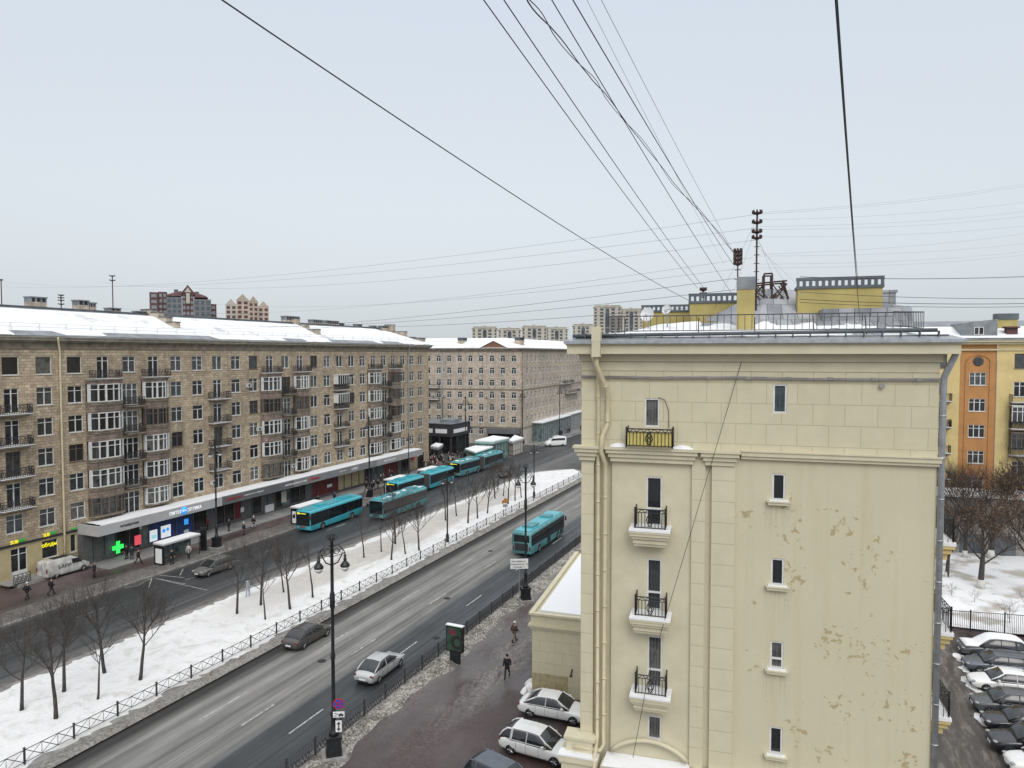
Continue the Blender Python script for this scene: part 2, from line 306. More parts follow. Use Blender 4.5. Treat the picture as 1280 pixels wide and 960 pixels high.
# ------------------------------------------------------------------ mesh helpers
def tag(o, label=None, cat=None, group=None, kind=None):
    if label: o['label'] = label
    if cat: o['category'] = cat
    if group: o['group'] = group
    if kind: o['kind'] = kind
    return o
def empty(name, loc=(0, 0, 0), rz=0, label=None, cat=None, group=None):
    o = bpy.data.objects.new(name, None); COL.objects.link(o); o.location = loc; o.rotation_euler = (0, 0, rz); o.empty_display_size = .3
    return tag(o, label, cat, group)
class MB:
    def __init__(s): s.v = []; s.f = []; s.m = []; s.sm = []
    def add(s, vs, fs, mi=0, smooth=False):
        k = len(s.v); s.v += [tuple(x) for x in vs]
        for f in fs: s.f.append(tuple(i+k for i in f)); s.m.append(mi); s.sm.append(smooth)
    def quad(s, a, b, c, d, mi=0): s.add([a, b, c, d], [(0, 1, 2, 3)], mi)
    def box(s, x0, x1, y0, y1, z0, z1, mi=0, M=None):
        vs = [(x, y, z) for z in (z0, z1) for y in (y0, y1) for x in (x0, x1)]
        if M: vs = [M @ Vector(v) for v in vs]
        s.add(vs, [(0, 2, 3, 1), (4, 5, 7, 6), (0, 1, 5, 4), (2, 6, 7, 3), (0, 4, 6, 2), (1, 3, 7, 5)], mi)
    def prism(s, poly, z0, z1, mi=0, top=True, smooth=False):      # poly CCW in xy
        n = len(poly); zt = z1 if callable(z1) else (lambda x, y: z1); zb = z0 if callable(z0) else (lambda x, y: z0)
        vs = [(x, y, zb(x, y)) for x, y in poly]+[(x, y, zt(x, y)) for x, y in poly]
        s.add(vs, [(i, (i+1) % n, n+(i+1) % n, n+i) for i in range(n)], mi, smooth)
        if top: s.add(vs, [tuple(range(n, 2*n)), tuple(reversed(range(n)))], mi)
    def tube(s, pts, rad, n=6, mi=0, smooth=True, cap=True):
        pts = [Vector(p) for p in pts]; rs = rad if isinstance(rad, (list, tuple)) else [rad]*len(pts)
        vs = []; fs = []; pu = None
        for i, p in enumerate(pts):
            t = (pts[min(i+1, len(pts)-1)]-pts[max(i-1, 0)]); t = t.normalized() if t.length > 1e-9 else Vector((0, 0, 1))
            u = t.cross(Vector((0, 0, 1)) if abs(t.z) < .9 else Vector((1, 0, 0))).normalized() if pu is None else (pu-t*pu.dot(t)).normalized()
            pu = u; w = t.cross(u)
            for k in range(n):
                a = 2*pi*k/n; vs.append(p+(u*cos(a)+w*sin(a))*rs[i])
        for i in range(len(pts)-1):
            for k in range(n):
                a = i*n+k; b = i*n+(k+1) % n; fs.append((a, b, b+n, a+n))
        if cap: fs.append(tuple(reversed(range(n)))); fs.append(tuple(range((len(pts)-1)*n, len(pts)*n)))
        s.add(vs, fs, mi, smooth)
    def bar(s, a, b, w, mi=0): s.tube([a, b], w*.6, 4, mi, False)
    def lathe(s, prof, c=(0, 0, 0), n=12, mi=0, axis='z', smooth=True):
        vs = []
        for r, z in prof:
            for k in range(n):
                a = 2*pi*k/n
                if axis == 'z': vs.append((c[0]+r*cos(a), c[1]+r*sin(a), c[2]+z))
                elif axis == 'y': vs.append((c[0]+r*cos(a), c[1]+z, c[2]+r*sin(a)))
                else: vs.append((c[0]+z, c[1]+r*cos(a), c[2]+r*sin(a)))
        fs = [(i*n+k, i*n+(k+1) % n, (i+1)*n+(k+1) % n, (i+1)*n+k) for i in range(len(prof)-1) for k in range(n)]
        fs += [tuple(reversed(range(n))), tuple(range((len(prof)-1)*n, len(prof)*n))]
        if abs(prof[0][1]-prof[-1][1]) < .035 and len(prof) < 3: smooth = False
        s.add(vs, fs, mi, smooth)
    def mesh(s, name, mats):
        me = bpy.data.meshes.new(name); me.from_pydata(s.v, [], s.f)
        for m in (mats if isinstance(mats, (list, tuple)) else [mats]): me.materials.append(MATS[m])
        me.polygons.foreach_set('material_index', s.m); me.polygons.foreach_set('use_smooth', s.sm)
        uv = me.uv_layers.new(name='UVMap').data
        for p in me.polygons:
            nx, ny, nz = p.normal
            if abs(nz) < .75:
                l = math.hypot(nx, ny) or 1; tx, ty = -ny/l, nx/l
                for li in p.loop_indices:
                    co = me.vertices[me.loops[li].vertex_index].co; uv[li].uv = (co.x*tx+co.y*ty, co.z)
            else:
                for li in p.loop_indices:
                    co = me.vertices[me.loops[li].vertex_index].co; uv[li].uv = (co.x, co.y)
        me.update(); return me
    def build(s, name, mats, parent=None, loc=(0, 0, 0), rz=0, world=False):
        if world and parent is not None:
            L = parent.location; s.v = [(v[0]-L[0], v[1]-L[1], v[2]-L[2]) for v in s.v]
        elif world is not False and parent is None: pass
        return put(name, s.mesh(name, mats), parent, loc, rz)
def put(name, me, parent=None, loc=(0, 0, 0), rz=0):
    o = bpy.data.objects.new(name, me); COL.objects.link(o); o.location = loc; o.rotation_euler = (0, 0, rz)
    if parent is not None: o.parent = parent
    return o
def kids(o): return [c for c in bpy.data.objects if c.parent == o]
def copy_tree(o, parent=None, loc=None, rz=None, label=None):
    c = o.copy(); COL.objects.link(c)
    if parent is not None: c.parent = parent
    if loc is not None: c.location = loc
    if rz is not None: c.rotation_euler = (0, 0, rz)
    if label: c['label'] = label
    for ch in list(o.children): copy_tree(ch, c)
    return c
def struct(name, mb, mats): return tag(mb.build(name, mats), kind='structure')
def text_mesh(s, size, depth=.03, mat='sign_white'):
    c = bpy.data.curves.new('lettering', 'FONT'); c.body = s; c.size = size; c.extrude = depth; c.align_x = 'CENTER'
    o = bpy.data.objects.new('lettering', c); COL.objects.link(o); bpy.context.view_layer.update()
    me = bpy.data.meshes.new_from_object(o.evaluated_get(bpy.context.evaluated_depsgraph_get())); me.name = 'lettering'
    bpy.data.objects.remove(o); bpy.data.curves.remove(c); me.materials.clear(); me.materials.append(MATS[mat]); return me
def put_text(s, parent, loc, size, mat, facing, name='lettering', depth=.03, sx=1):
    """facing = rotation about z of the reading direction (0: reads along +x, faces -y)"""
    o = put(name, text_mesh(s, size, depth, mat), parent, loc); o.rotation_euler = (pi/2, 0, facing); o.scale = (sx, 1, 1); return o
def noisy_strip(name, mat, pts_fn, nu, nv, amp, z0, freq=1.2, kind='structure', edge=True):
    from mathutils import noise as mn
    vs = []; fs = []
    for i in range(nu+1):
        for j in range(nv+1):
            x, y = pts_fn(i/nu, j/nv); e = min(1, 4*min(j, nv-j)/nv) if edge else 1
            h = (mn.noise(Vector((x*freq, y*freq, 1.7)))*.5+.6+.5*mn.noise(Vector((x*freq*3, y*freq*3, 5))))*amp*e
            vs.append((x, y, z0+max(h, -.02)))
    for i in range(nu):
        for j in range(nv):
            a = i*(nv+1)+j; fs.append((a, a+nv+1, a+nv+2, a+1))
    m = MB(); m.add(vs, fs, 0, True); o = m.build(name, mat)
    return tag(o, kind=kind)

# facade with real openings.  local frame: P(u,z) = P0 + u*e + z*Z, outward normal n
def facade(mb, P0, e, n, u0, u1, z0, z1, holes, rev=.22, mi=0, mrev=None):
    P0 = Vector(P0); e = Vector(e); n = Vector(n); mrev = mi if mrev is None else mrev
    def P(u, z, d=0): return P0+e*u+Vector((0, 0, z))-n*d
    us = sorted(set([u0, u1]+[round(h[k], 4) for h in holes for k in (0, 1) if u0 < h[k] < u1]))
    flip = e.cross(Vector((0, 0, 1))).dot(n) < 0
    def q(a, b, c, d, m): mb.quad(*( (a, d, c, b) if flip else (a, b, c, d)), m)
    for i in range(len(us)-1):
        a, b = us[i], us[i+1]; c = (a+b)/2
        hs = sorted([(h[2], h[3]) for h in holes if h[0]-1e-4 <= c <= h[1]+1e-4]); z = z0
        for (p, r) in hs:
            if p > z+1e-4: q(P(a, z), P(b, z), P(b, p), P(a, p), mi)
            z = max(z, r)
        if z < z1-1e-4: q(P(a, z), P(b, z), P(b, z1), P(a, z1), mi)
    for (a, b, p, r) in holes:
        q(P(a, p), P(a, p, rev), P(a, r, rev), P(a, r), mrev); q(P(b, p, rev), P(b, p), P(b, r), P(b, r, rev), mrev)
        q(P(a, r), P(a, r, rev), P(b, r, rev), P(b, r), mrev); q(P(a, p, rev), P(a, p), P(b, p), P(b, p, rev), mrev)
# window: local x along, z up from sill, outward -y. frame sits .1 inside
WC = {}
def win_parts(w, h, style='T', frame='white_frame', y=.12, fw=.07, sill=True):
    k = (round(w, 2), round(h, 2), style, frame, y, sill)
    if k in WC: return WC[k]
    f = MB(); t = .05
    f.box(-w/2, -w/2+fw, y-t, y+t, 0, h); f.box(w/2-fw, w/2, y-t, y+t, 0, h)
    f.box(-w/2+fw, w/2-fw, y-t, y+t, 0, fw); f.box(-w/2+fw, w/2-fw, y-t, y+t, h-fw, h)
    iw = w-2*fw; tr = h*.7
    if style in 'TWL':
        f.box(-w/2+fw, w/2-fw, y-t*.9, y+t*.9, tr, tr+.06)
        f.box(-.045, .045, y-t*1.1, y+t*1.1, fw, tr)
        if style != 'L': f.box(-.035, .035, y-t*1.1, y+t*1.1, tr+.06, h-fw)
        if style == 'W':
            f.box(w*.06, w/2-fw, y-t*.7, y+t*.7, tr*.5, tr*.5+.05)
    elif style == 'M':
        f.box(-.05, .05, y-t*1.1, y+t*1.1, fw, h-fw)
    elif style == '3':
        for q in (-w/6, w/6): f.box(q-.05, q+.05, y-t*1.1, y+t*1.1, fw, h-fw)
        f.box(-w/2+fw, w/2-fw, y-t*.9, y+t*.9, tr, tr+.06)
    elif style == 'D':
        f.box(-.05, .05, y-t*1.1, y+t*1.1, fw, h-fw); f.box(-w/2+fw, w/2-fw, y-t*.9, y+t*.9, h*.78, h*.78+.06); f.box(-w/2+fw, w/2-fw, y-t*.6, y+t*.6, fw, h*.25) if h > 3 else None
    elif style == 'S':
        f.box(-w/2+fw, w/2-fw, y-t*.9, y+t*.9, h*.33, h*.33+.07)
    if sill: f.box(-w/2-.06, w/2+.06, -.09, y, -.06, -.005)
    p = MB(); p.quad((-w/2+fw*.5, y+.02, fw*.5), (w/2-fw*.5, y+.02, fw*.5), (w/2-fw*.5, y+.02, h-fw*.5), (-w/2+fw*.5, y+.02, h-fw*.5))
    WC[k] = (f.mesh('window', frame), p.mesh('pane', 'pane')); return WC[k]
def put_window(parent, loc, rz, w, h, style='T', frame='white_frame', y=.12, sill=True, name='window'):
    a, b = win_parts(w, h, style, frame, y, sill=sill)
    o = put(name, a, parent, loc, rz); put('pane', b, o); return o
# all-in-one window for distant facades (frame + pane in one mesh)
FW = {}
def far_win(w, h, y=.12):
    k = (w, h)
    if k in FW: return FW[k]
    f = MB(); fw = .1
    f.box(-w/2, -w/2+fw, y-.04, y+.04, 0, h); f.box(w/2-fw, w/2, y-.04, y+.04, 0, h); f.box(-w/2+fw, w/2-fw, y-.04, y+.04, 0, fw); f.box(-w/2+fw, w/2-fw, y-.04, y+.04, h-fw, h)
    f.box(-.06, .06, y-.045, y+.045, fw, h*.68); f.box(-w/2+fw, w/2-fw, y-.045, y+.045, h*.68, h*.68+.09)
    f.quad((-w/2, y+.02, 0), (w/2, y+.02, 0), (w/2, y+.02, h), (-w/2, y+.02, h), 1)
    f.box(-w/2-.08, w/2+.08, -.08, y, -.08, -.005)
    FW[k] = f.mesh('window', ['white_frame', 'pane_far']); return FW[k]

# balcony railings (local: x along 0-centred, outward -y)
def rail_mesh(w, d, h, kind='greek', mat='black_iron', step=.16):
    m = MB()
    def panel(p, q):
        p = Vector(p); q = Vector(q); L = (q-p).length
        if L < .02: return
        e = (q-p)/L
        def B(a, za, b, zb, t=.022): m.bar(p+e*a+Vector((0, 0, za)), p+e*b+Vector((0, 0, zb)), t*(1.9 if kind == 'greek' else 1.15))
        B(0, h, L, h, .035); B(0, .08, L, .08, .03)
        if kind == 'greek':
            n = max(1, round(L/.45)); s = L/n
            for i in range(n):
                a = i*s; B(a, .08, a, h, .03)
                B(a+.1*s, .28*h, a+.75*s, .28*h, .03); B(a+.75*s, .28*h, a+.75*s, .72*h, .03); B(a+.25*s, .72*h, a+.75*s, .72*h, .03); B(a+.25*s, .45*h, a+.25*s, .9*h, .03); B(a+.5*s, .1*h, a+.5*s, .5*h, .025)
            B(L, .08, L, h, .035)
        else:
            n = max(2, round(L/step))
            for i in range(n+1): B(L*i/n, .08, L*i/n, h*.84, .02)
            B(0, h*.84, L, h*.84, .025)
            for i in range(n): B(L*i/n, h*.84, L*(i+1)/n, h, .02) if i % 2 else B(L*i/n, h, L*(i+1)/n, h*.84, .02)
            if kind == 'orn':
                c = L/2
                for s_ in (-1, 1):
                    pts = [p+e*(c+s_*.13*sin(pi*t/8))+Vector((0, 0, .12+t/8*h*.68)) for t in range(9)]; m.tube(pts, .018, 4)
                    pts = [p+e*(c+s_*.06*sin(2*pi*t/8))+Vector((0, 0, .22+t/8*h*.5)) for t in range(9)]; m.tube(pts, .015, 4)
            for a in (0, L): m.tube([p+e*a, p+e*a+Vector((0, 0, h+.08))], .03, 5)
    panel((-w/2, -d, 0), (w/2, -d, 0)); panel((-w/2, -.05, 0), (-w/2, -d, 0)); panel((w/2, -.05, 0), (w/2, -d, 0))
    return m.mesh('railing', mat)
BC = {}
def balcony(parent, loc, rz, w, d=.95, kind='greek', snowy=True, h=1.0):
    k = (w, d, kind, h)
    if k not in BC:
        s = MB(); s.box(-w/2, w/2, -d, 0, -.14, 0); s.box(-w/2+.1, w/2-.1, -d*.6, 0, -.3, -.141)
        sn = MB(); sn.box(-w/2-.04, w/2+.04, -d-.06, -.02, .004, .07)
        BC[k] = (s.mesh('balcony', 'stone_trim'), rail_mesh(w-.06, d-.05, h, kind), sn.mesh('snow_cover', 'snow'))
    a, b, c = BC[k]; o = put('balcony', a, parent, loc, rz); put('railing', b, o)
    if snowy: put('snow_cover', c, o)
    return o
def ac_unit(parent, loc, rz):
    if 'ac' not in WC:
        m = MB(); m.box(-.42, .42, -.4, -.08, 0, .58); m.lathe([(.2, -.415), (.22, -.405), (.22, -.39)], (0, 0, .29), 10, 1, 'y'); m.box(-.35, -.3, -.08, 0, .05, .1, 1); m.box(.3, .35, -.08, 0, .05, .1, 1)
        WC['ac'] = m.mesh('air_conditioner', ['ac_white', 'plastic'])
    return put('air_conditioner', WC['ac'], parent, loc, rz)

# ================================================================== SETTING
def sheet(name, x0, x1, y0, y1, z, mat, kind='structure', sub=1):
    m = MB(); m.quad((x0, y0, z), (x1, y0, z), (x1, y1, z), (x0, y1, z)); o = m.build(name, mat); return tag(o, kind=kind)
sheet('ground', -2500, 2500, -300, 3500, -.06, 'ground_far')
sheet('road', -65.4, -27.2, -60, 800, 0, 'road_right')
sheet('plaza', -110, -65.4, 139.0, 174, .004, 'plaza'); sheet('crossing_road', -27.2, 60, 128, 160, .004, 'plaza')
def slab(name, poly, z0, z1, mat, mats=None):
    m = MB(); m.prism(poly, z0, z1); return tag(m.build(name, mat), kind='structure')
# left pavement + kerb
slab('pavement', [(-110, -60), (-65.7, -60), (-65.7, 139), (-110, 139)], -.05, .12, 'sidewalk_left')
slab('kerb', [(-65.7, -60), (-65.4, -60), (-65.4, 139), (-65.7, 139)], -.05, .14, 'kerb')
sheet('paving_strip', -75.6, -71.8, 54.2, 132, .125, 'paving_light'); sheet('paving_strip', -76.8, -70.2, 30, 54.2, .125, 'sidewalk_red')
sheet('paving_strip', -71.2, -69.2, 56, 130, .127, 'sidewalk_red')
slab('pavement', [(-75, 174), (-67.2, 174), (-67.2, 300), (-75, 300)], -.05, .12, 'paving_light')
slab('kerb', [(-67.2, 174), (-66.9, 174), (-66.9, 300), (-67.2, 300)], -.05, .14, 'kerb')
# slushy bank along the left kerb
noisy_strip('slush_bank', 'slush', lambda a, b: (-68.8+3.2*b, 20+100*a), 240, 9, .16, .11, 1.0)
# median
tip = [(-53.3, 128), (-52.9, 131.5), (-51.3, 134.3), (-48, 137.2), (-45, 138.2), (-43, 137.6), (-41.4, 135)]
med = [(-53.3, -60), (-40.5, -60), (-40.5, 135)]+tip[::-1][0:0]
poly = [(-53.3, -60), (-40.5, -60), (-40.5, 134), (-41.3, 137), (-43.2, 139.6), (-46, 140.5), (-49, 139), (-51.8, 135.5), (-53.3, 131)]
slab('median_kerb', poly, -.05, .13, 'kerb')
def median_snow():
    m, n, b = nt('median_snow'); g = n.nodes.new('ShaderNodeNewGeometry'); sp = n.nodes.new('ShaderNodeSeparateXYZ'); n.links.new(g.outputs[0], sp.inputs[0])
    v = coords(n); f = noise(n, coords(n, 'pos', (1, .35, 1)), .45, 6, .6, .6); g9 = noise(n, v, 7, 6, .7); f2 = noise(n, v, .9, 7, .65, .5)
    X = math_(n, 'ADD', sp.outputs[0], math_(n, 'MULTIPLY', math_(n, 'SUBTRACT', f, .5), 5.0))
    t = math_(n, 'DIVIDE', math_(n, 'ADD', X, 54), 14)
    def p(x): return (x+54)/14
    band = ramp(n, t, [(p(-52), .0), (p(-51), 1.0), (p(-46.8), 1.0), (p(-45.6), .0)])
    yy = ramp(n, math_(n, 'DIVIDE', sp.outputs[1], 200), [(.22, 0.0), (.3, .9), (.56, .9), (.62, 0.0)])
    pm = math_(n, 'MULTIPLY', band, yy)
    white = ramp(n, g9, [(.3, (.62, .615, .605)), (.65, (.73, .73, .725))])
    white = mixc(n, ramp(n, f2, [(.5, 0.0), (.68, .7)]), white, (.46, .435, .4))
    path = ramp(n, math_(n, 'ADD', math_(n, 'MULTIPLY', f2, .6), math_(n, 'MULTIPLY', g9, .4)), [(.35, (.36, .33, .295)), (.65, (.56, .535, .5))])
    edge = ramp(n, t, [(p(-53.6), .35), (p(-52.6), .0), (p(-42.4), .0), (p(-41.4), .6)])
    col = mixc(n, pm, white, path); col = mixc(n, edge, col, (.42, .4, .37))
    n.links.new(col, b.inputs['Base Color']); b.inputs['Roughness'].default_value = .75
    bump(n, b, math_(n, 'ADD', f2, math_(n, 'MULTIPLY', g9, .35)), .6, .12)
median_snow()
from mathutils import noise as mnoise
def med_snow():
    vs = []; fs = []; nu, nv = 260, 18
    for i in range(nu+1):
        y = 5+134.5*i/nu
        xr = -41.25 if y < 132 else -41.25-(max(0, y-132)/7.5)**2*4.2
        xl = -53.15 if y < 131 else -53.15+(max(0, y-131)/8.5)**1.6*6.6
        for j in range(nv+1):
            b = j/nv; x = xl+(xr-xl)*b; e = min(1, 5*min(b, 1-b)+.0)
            x2 = x+(.18*mnoise.noise(Vector((y*1.1, b*3, 0))) if j in (0, nv) else 0)
            vs.append((x2, y, .1+.17*e+.11*mnoise.noise(Vector((x*.8, y*.5, 0)))*e+.05*mnoise.noise(Vector((x*2.4, y*2.4, 3)))))
    for i in range(nu):
        for j in range(nv):
            a = i*(nv+1)+j; fs.append((a, a+1, a+nv+2, a+nv+1))
    m = MB(); m.add(vs, fs, 0, True); tag(m.build('snow_cover', 'median_snow'), kind='structure')
med_snow()
noisy_strip('snow_bank', 'bank_grey', lambda a, b: (-41.5+1.25*b, 8+126*a), 500, 8, .2, .1, 1.6)
noisy_strip('snow_bank', 'slush', lambda a, b: (-54.1+1.0*b, 8+120*a), 380, 6, .1, .0, 1.4)
# right pavement
slab('pavement', [(-27.2, -60), (60, -60), (60, 128), (-27.2, 128)], -.05, .10, 'pavement_right')
slab('kerb', [(-27.5, -60), (-27.2, -60), (-27.2, 128), (-27.5, 128)], -.05, .13, 'kerb')
noisy_strip('snow_bank', 'bank_dirty', lambda a, b: (-27.15+(1.75+.3*sin(a*40)+.2*sin(a*97)+.12*sin(a*211))*b, 10+110*a), 640, 12, .3, .09, 1.9)
def patch(name, mat, cx, cy, rx, ry, rz, z, n=40, seed=0, amp=.0):
    m = MB(); rng = random.Random(seed); ph = [rng.uniform(0, 6.28) for _ in range(5)]; Q = [1.25, 1.05, .88, .7, .5, .25]; vs = []
    for q in Q:
        for k in range(n):
            a = 2*pi*k/n; r = 1+.2*sin(2*a+ph[0])+.14*sin(3*a+ph[1])+.1*sin(5*a+ph[2]); x = cos(a)*rx*r*q; y = sin(a)*ry*r*q
            nz_ = mnoise.noise(Vector((x*1.6+seed, y*1.6, 0)))+.6*mnoise.noise(Vector((x*5+seed, y*5, 2))); vs.append((x, y, (amp+.06)*(1-q**2)*1.1+.13*nz_*(1.3-q)+.02-.05*(q > 1.2)))
    vs.append((0, 0, amp+.05)); fs = [(j*n+k, j*n+(k+1) % n, (j+1)*n+(k+1) % n, (j+1)*n+k) for j in range(len(Q)-1) for k in range(n)]+[((len(Q)-1)*n+k, (len(Q)-1)*n+(k+1) % n, len(Q)*n) for k in range(n)]
    m.add(vs, fs, 0, True); o = m.build(name, mat, None, (cx, cy, z-.03), rz); return tag(o, kind='structure')
for i, (u, v, rx, ry) in enumerate([(664, 858, .55, .9), (658, 864, .4, .5)]):
    p = G(u, v, .1); patch('snow_heap', 'snow_yard', p.x, p.y, rx, ry, R(10), .1, seed=30+i, amp=.35)
# yard
sheet('yard', 5, 60, 38, 70.6, .112, 'yard'); 
m = MB()
noisy_strip('yard_snow', 'snow_yard', lambda a, b: (5+60*a, 71.5+44*b), 60, 60, .25, .1, .35, edge=False)
for i, (u, v, rx, ry) in enumerate([(1210, 826, .9, 1.1), (1217, 850, .8, .8), (1221, 858, .7, 1.2), (1240, 905, .8, 1.3), (1236, 893, .55, .8), (1206, 836, .4, .7)]):
    p = G(u, v, .1); patch('snow_heap', 'snow_yard', p.x, p.y, rx, ry, R(10), .118, seed=50+i, amp=.05)

# road markings
def dash(x, y0, y1, w=.13, z=.006):
    return tag((lambda mb: (mb.quad((x-w/2, y0, z), (x+w/2, y0, z), (x+w/2, y1, z), (x-w/2, y1, z)), mb)[1])(MB()).build('lane_marking', 'line_paint'), kind='structure')
def linepx(u0, v0, u1, v1, w=.09):
    a = G(u0, v0, .006); b = G(u1, v1, .006); t = (b-a).normalized(); n = Vector((-t.y, t.x, 0))*w/2
    mb = MB(); mb.quad(a-n, b-n, b+n, a+n); tag(mb.build('lane_marking', 'line_paint'), kind='structure')
for x, y in ((-35.2, 44.5), (-33.0, 61), (-29.2, 52), (-59, 63), (-36.2, 78)):
    m = MB(); m.lathe([(.34, 0), (.34, .006)], (x, y, .003), 18); tag(m.build('manhole_cover', 'rubber'), kind='structure')
for x, ys in ((-36.85, [(34, 38.2), (46.9, 50), (58.8, 62.2), (71, 75), (83, 87), (95, 99), (107, 111)]), (-33.8, [(34.5, 37.6), (46.4, 49.8), (58.9, 62.2), (71.3, 74.5), (83, 87), (95, 99), (107, 111)]), (-30.3, [(35, 38.4), (47.7, 50.7), (59.8, 63.2), (72, 75.4), (84, 87.5), (96, 99.5), (108, 111.5)])):
    for a, b in ys: dash(x, a, b)
# bus-stop zigzag and lane dashes on the left carriageway
for q in [(155, 735, 172, 732), (172, 732, 190, 722), (190, 722, 232, 730), (190, 722, 186, 734), (200, 719, 230, 722), (225, 719, 229, 711), (231, 725, 248, 720), (95, 772, 132, 759), (332, 690, 350, 683), (408, 663, 432, 654), (190, 722, 260, 738), (248, 716, 300, 700)]: linepx(*q)
linepx(420, 659, 431, 655, .14)

# ================================================================== LEFT BUILDING
XW = -76.8
lb = empty('apartment_building', (XW, 90, 0), 0, 'long seven storey brown stone apartment block with bay windows above a row of shops', 'building')
CX = [47.4+3.462*i for i in range(-3, 25)]      # column centres ; index offset 3
def cy(i): return 47.4+3.462*i
TOP = [23.78, 20.46, 17.15, 13.85, 10.56, 7.25]; WH = 1.93; WW = 1.75
BAYC = {3: 4.4, 5: 3.6, 11: 4.2, 13: 3.4, 19: 4.0, 21: 3.6}
LOG = [4, 12, 20]
holes = []; wins = []
rnd = random.Random(11)
def fr(): return rnd.choices(['T', 'W', 'L', 'M', 'T'], [4, 2, 2, 1, 3])[0]
balcs = []
for i in range(-3, 25):
    c = cy(i)
    for r, t in enumerate(TOP):
        if r > 0 and i in BAYC: continue
        w, h = WW, WH; z = t-h; st = fr(); frame = 'brown_frame' if rnd.random() < .12 else 'white_frame'; nm = 'window'
        door = (i in (3, 5, 11, 13, 19, 21) and r == 0) or (i == 0 and 0 < r < 5) or (i == 8 and 0 < r < 5) or (i == 16 and 2 < r < 5) or (i in LOG and r > 0)
        if door: h = 2.6; z = t-h; st = 'D'; w = 1.5
        if i in LOG and r > 0: w = 2.3; st = '3'
        if i == 10 and r == 0 or (i == 14 and r == 0): st = 'M'; frame = 'brown_frame'
        if i == 16 and r in (1, 2): w = 2.6; st = '3'; h = 2.3; z = t-h+.1
        if i in (-1, 0, 1, 2) and r == 0: st = 'S0'
        holes.append((c-w/2, c+w/2, z, z+h)); wins.append((c, z, w, h, st, frame))
# top floor bay columns handled above; ground floor openings (restaurant)
GF = [(46.9, 48.6, .42, 3.65, 'D'), (50.15, 51.95, 1.75, 3.75, 'M0'), (53.35, 54.05, 1.7, 3.7, 'S0')]
wall = MB()
facade(wall, (XW, 0, 0), (0, 1, 0), (1, 0, 0), 30, 133.95, 4.2, 25.45, holes, .25, 0)
facade(wall, (XW, 0, 0), (0, 1, 0), (1, 0, 0), 30, 54.1, 0, 3.95, [g[:4] for g in GF], .3, 1)
wall.quad((XW, 54.1, 0), (XW, 133.95, 0), (XW, 133.95, 4.2), (XW, 54.1, 4.2), 0)
wall.quad((XW, 30, 0), (XW-15, 30, 0), (XW-15, 30, 25.45), (XW, 30, 25.45)); wall.quad((XW-15, 133.95, 0), (XW, 133.95, 0), (XW, 133.95, 25.45), (XW-15, 133.95, 25.45)); wall.quad((XW-15, 30, 0), (XW-15, 133.95, 0), (XW-15, 133.95, 25.45), (XW-15, 30, 25.45))
wall.build('wall', ['stone', 'ground_floor_yellow'], lb, world=True)
b_ = MB(); b_.box(XW-.02, XW+.12, 30, 54.08, 3.95, 4.2); b_.build('signboard_band', 'sign_dark', lb, world=True)
wins.sort(key=lambda a: a[0]*1.0)
extra = MB(); L0 = lb.location
def addmesh(mb, me, loc, rz, mi):
    c, s = cos(rz), sin(rz); k = len(mb.v)
    mb.v += [(v.co.x*c-v.co.y*s+loc[0], v.co.x*s+v.co.y*c+loc[1], v.co.z+loc[2]) for v in me.vertices]
    for p in me.polygons: mb.f.append(tuple(i+k for i in p.vertices)); mb.m.append(mi if isinstance(mi, int) else mi[p.material_index]); mb.sm.append(False)
cnt = 0
vis = [w for w in wins if w[0] > 44]
for (c, z, w, h, st, frame) in wins:
    if c <= 44:
        a, b = win_parts(w, h, 'T' if st == 'S0' else st, frame, .14); addmesh(extra, a, (0, c-L0.y, z), pi/2, 0); addmesh(extra, b, (0, c-L0.y, z), pi/2, 1); continue
    if cnt < 86:
        if st == 'S0':
            o = put_window(lb, (0, c, z), pi/2, w, h, 'S0', 'white_frame', .16, True); o.location = (0, c-L0.y, z)
        else:
            o = put_window(lb, (0, c-L0.y, z), pi/2, w, h, st, frame, .14); cnt += 1
        cnt += 0
    else:
        a, b = win_parts(w, h, st, frame, .14); addmesh(extra, a, (0, c-L0.y, z), pi/2, 0); addmesh(extra, b, (0, c-L0.y, z), pi/2, 1)
tag(extra.build('windows', ['white_frame', 'pane_far'], lb), kind='stuff')
# ground floor openings
for (a, b, z0, z1, st) in GF:
    if st == 'D':
        o = put_window(lb, (0, (a+b)/2-L0.y, z0), pi/2, b-a, z1-z0, 'D', 'white_frame', .18, False, 'door')
    else: o = put_window(lb, (0, (a+b)/2-L0.y, z0), pi/2, b-a, z1-z0, 'S0', 'white_frame', .18)
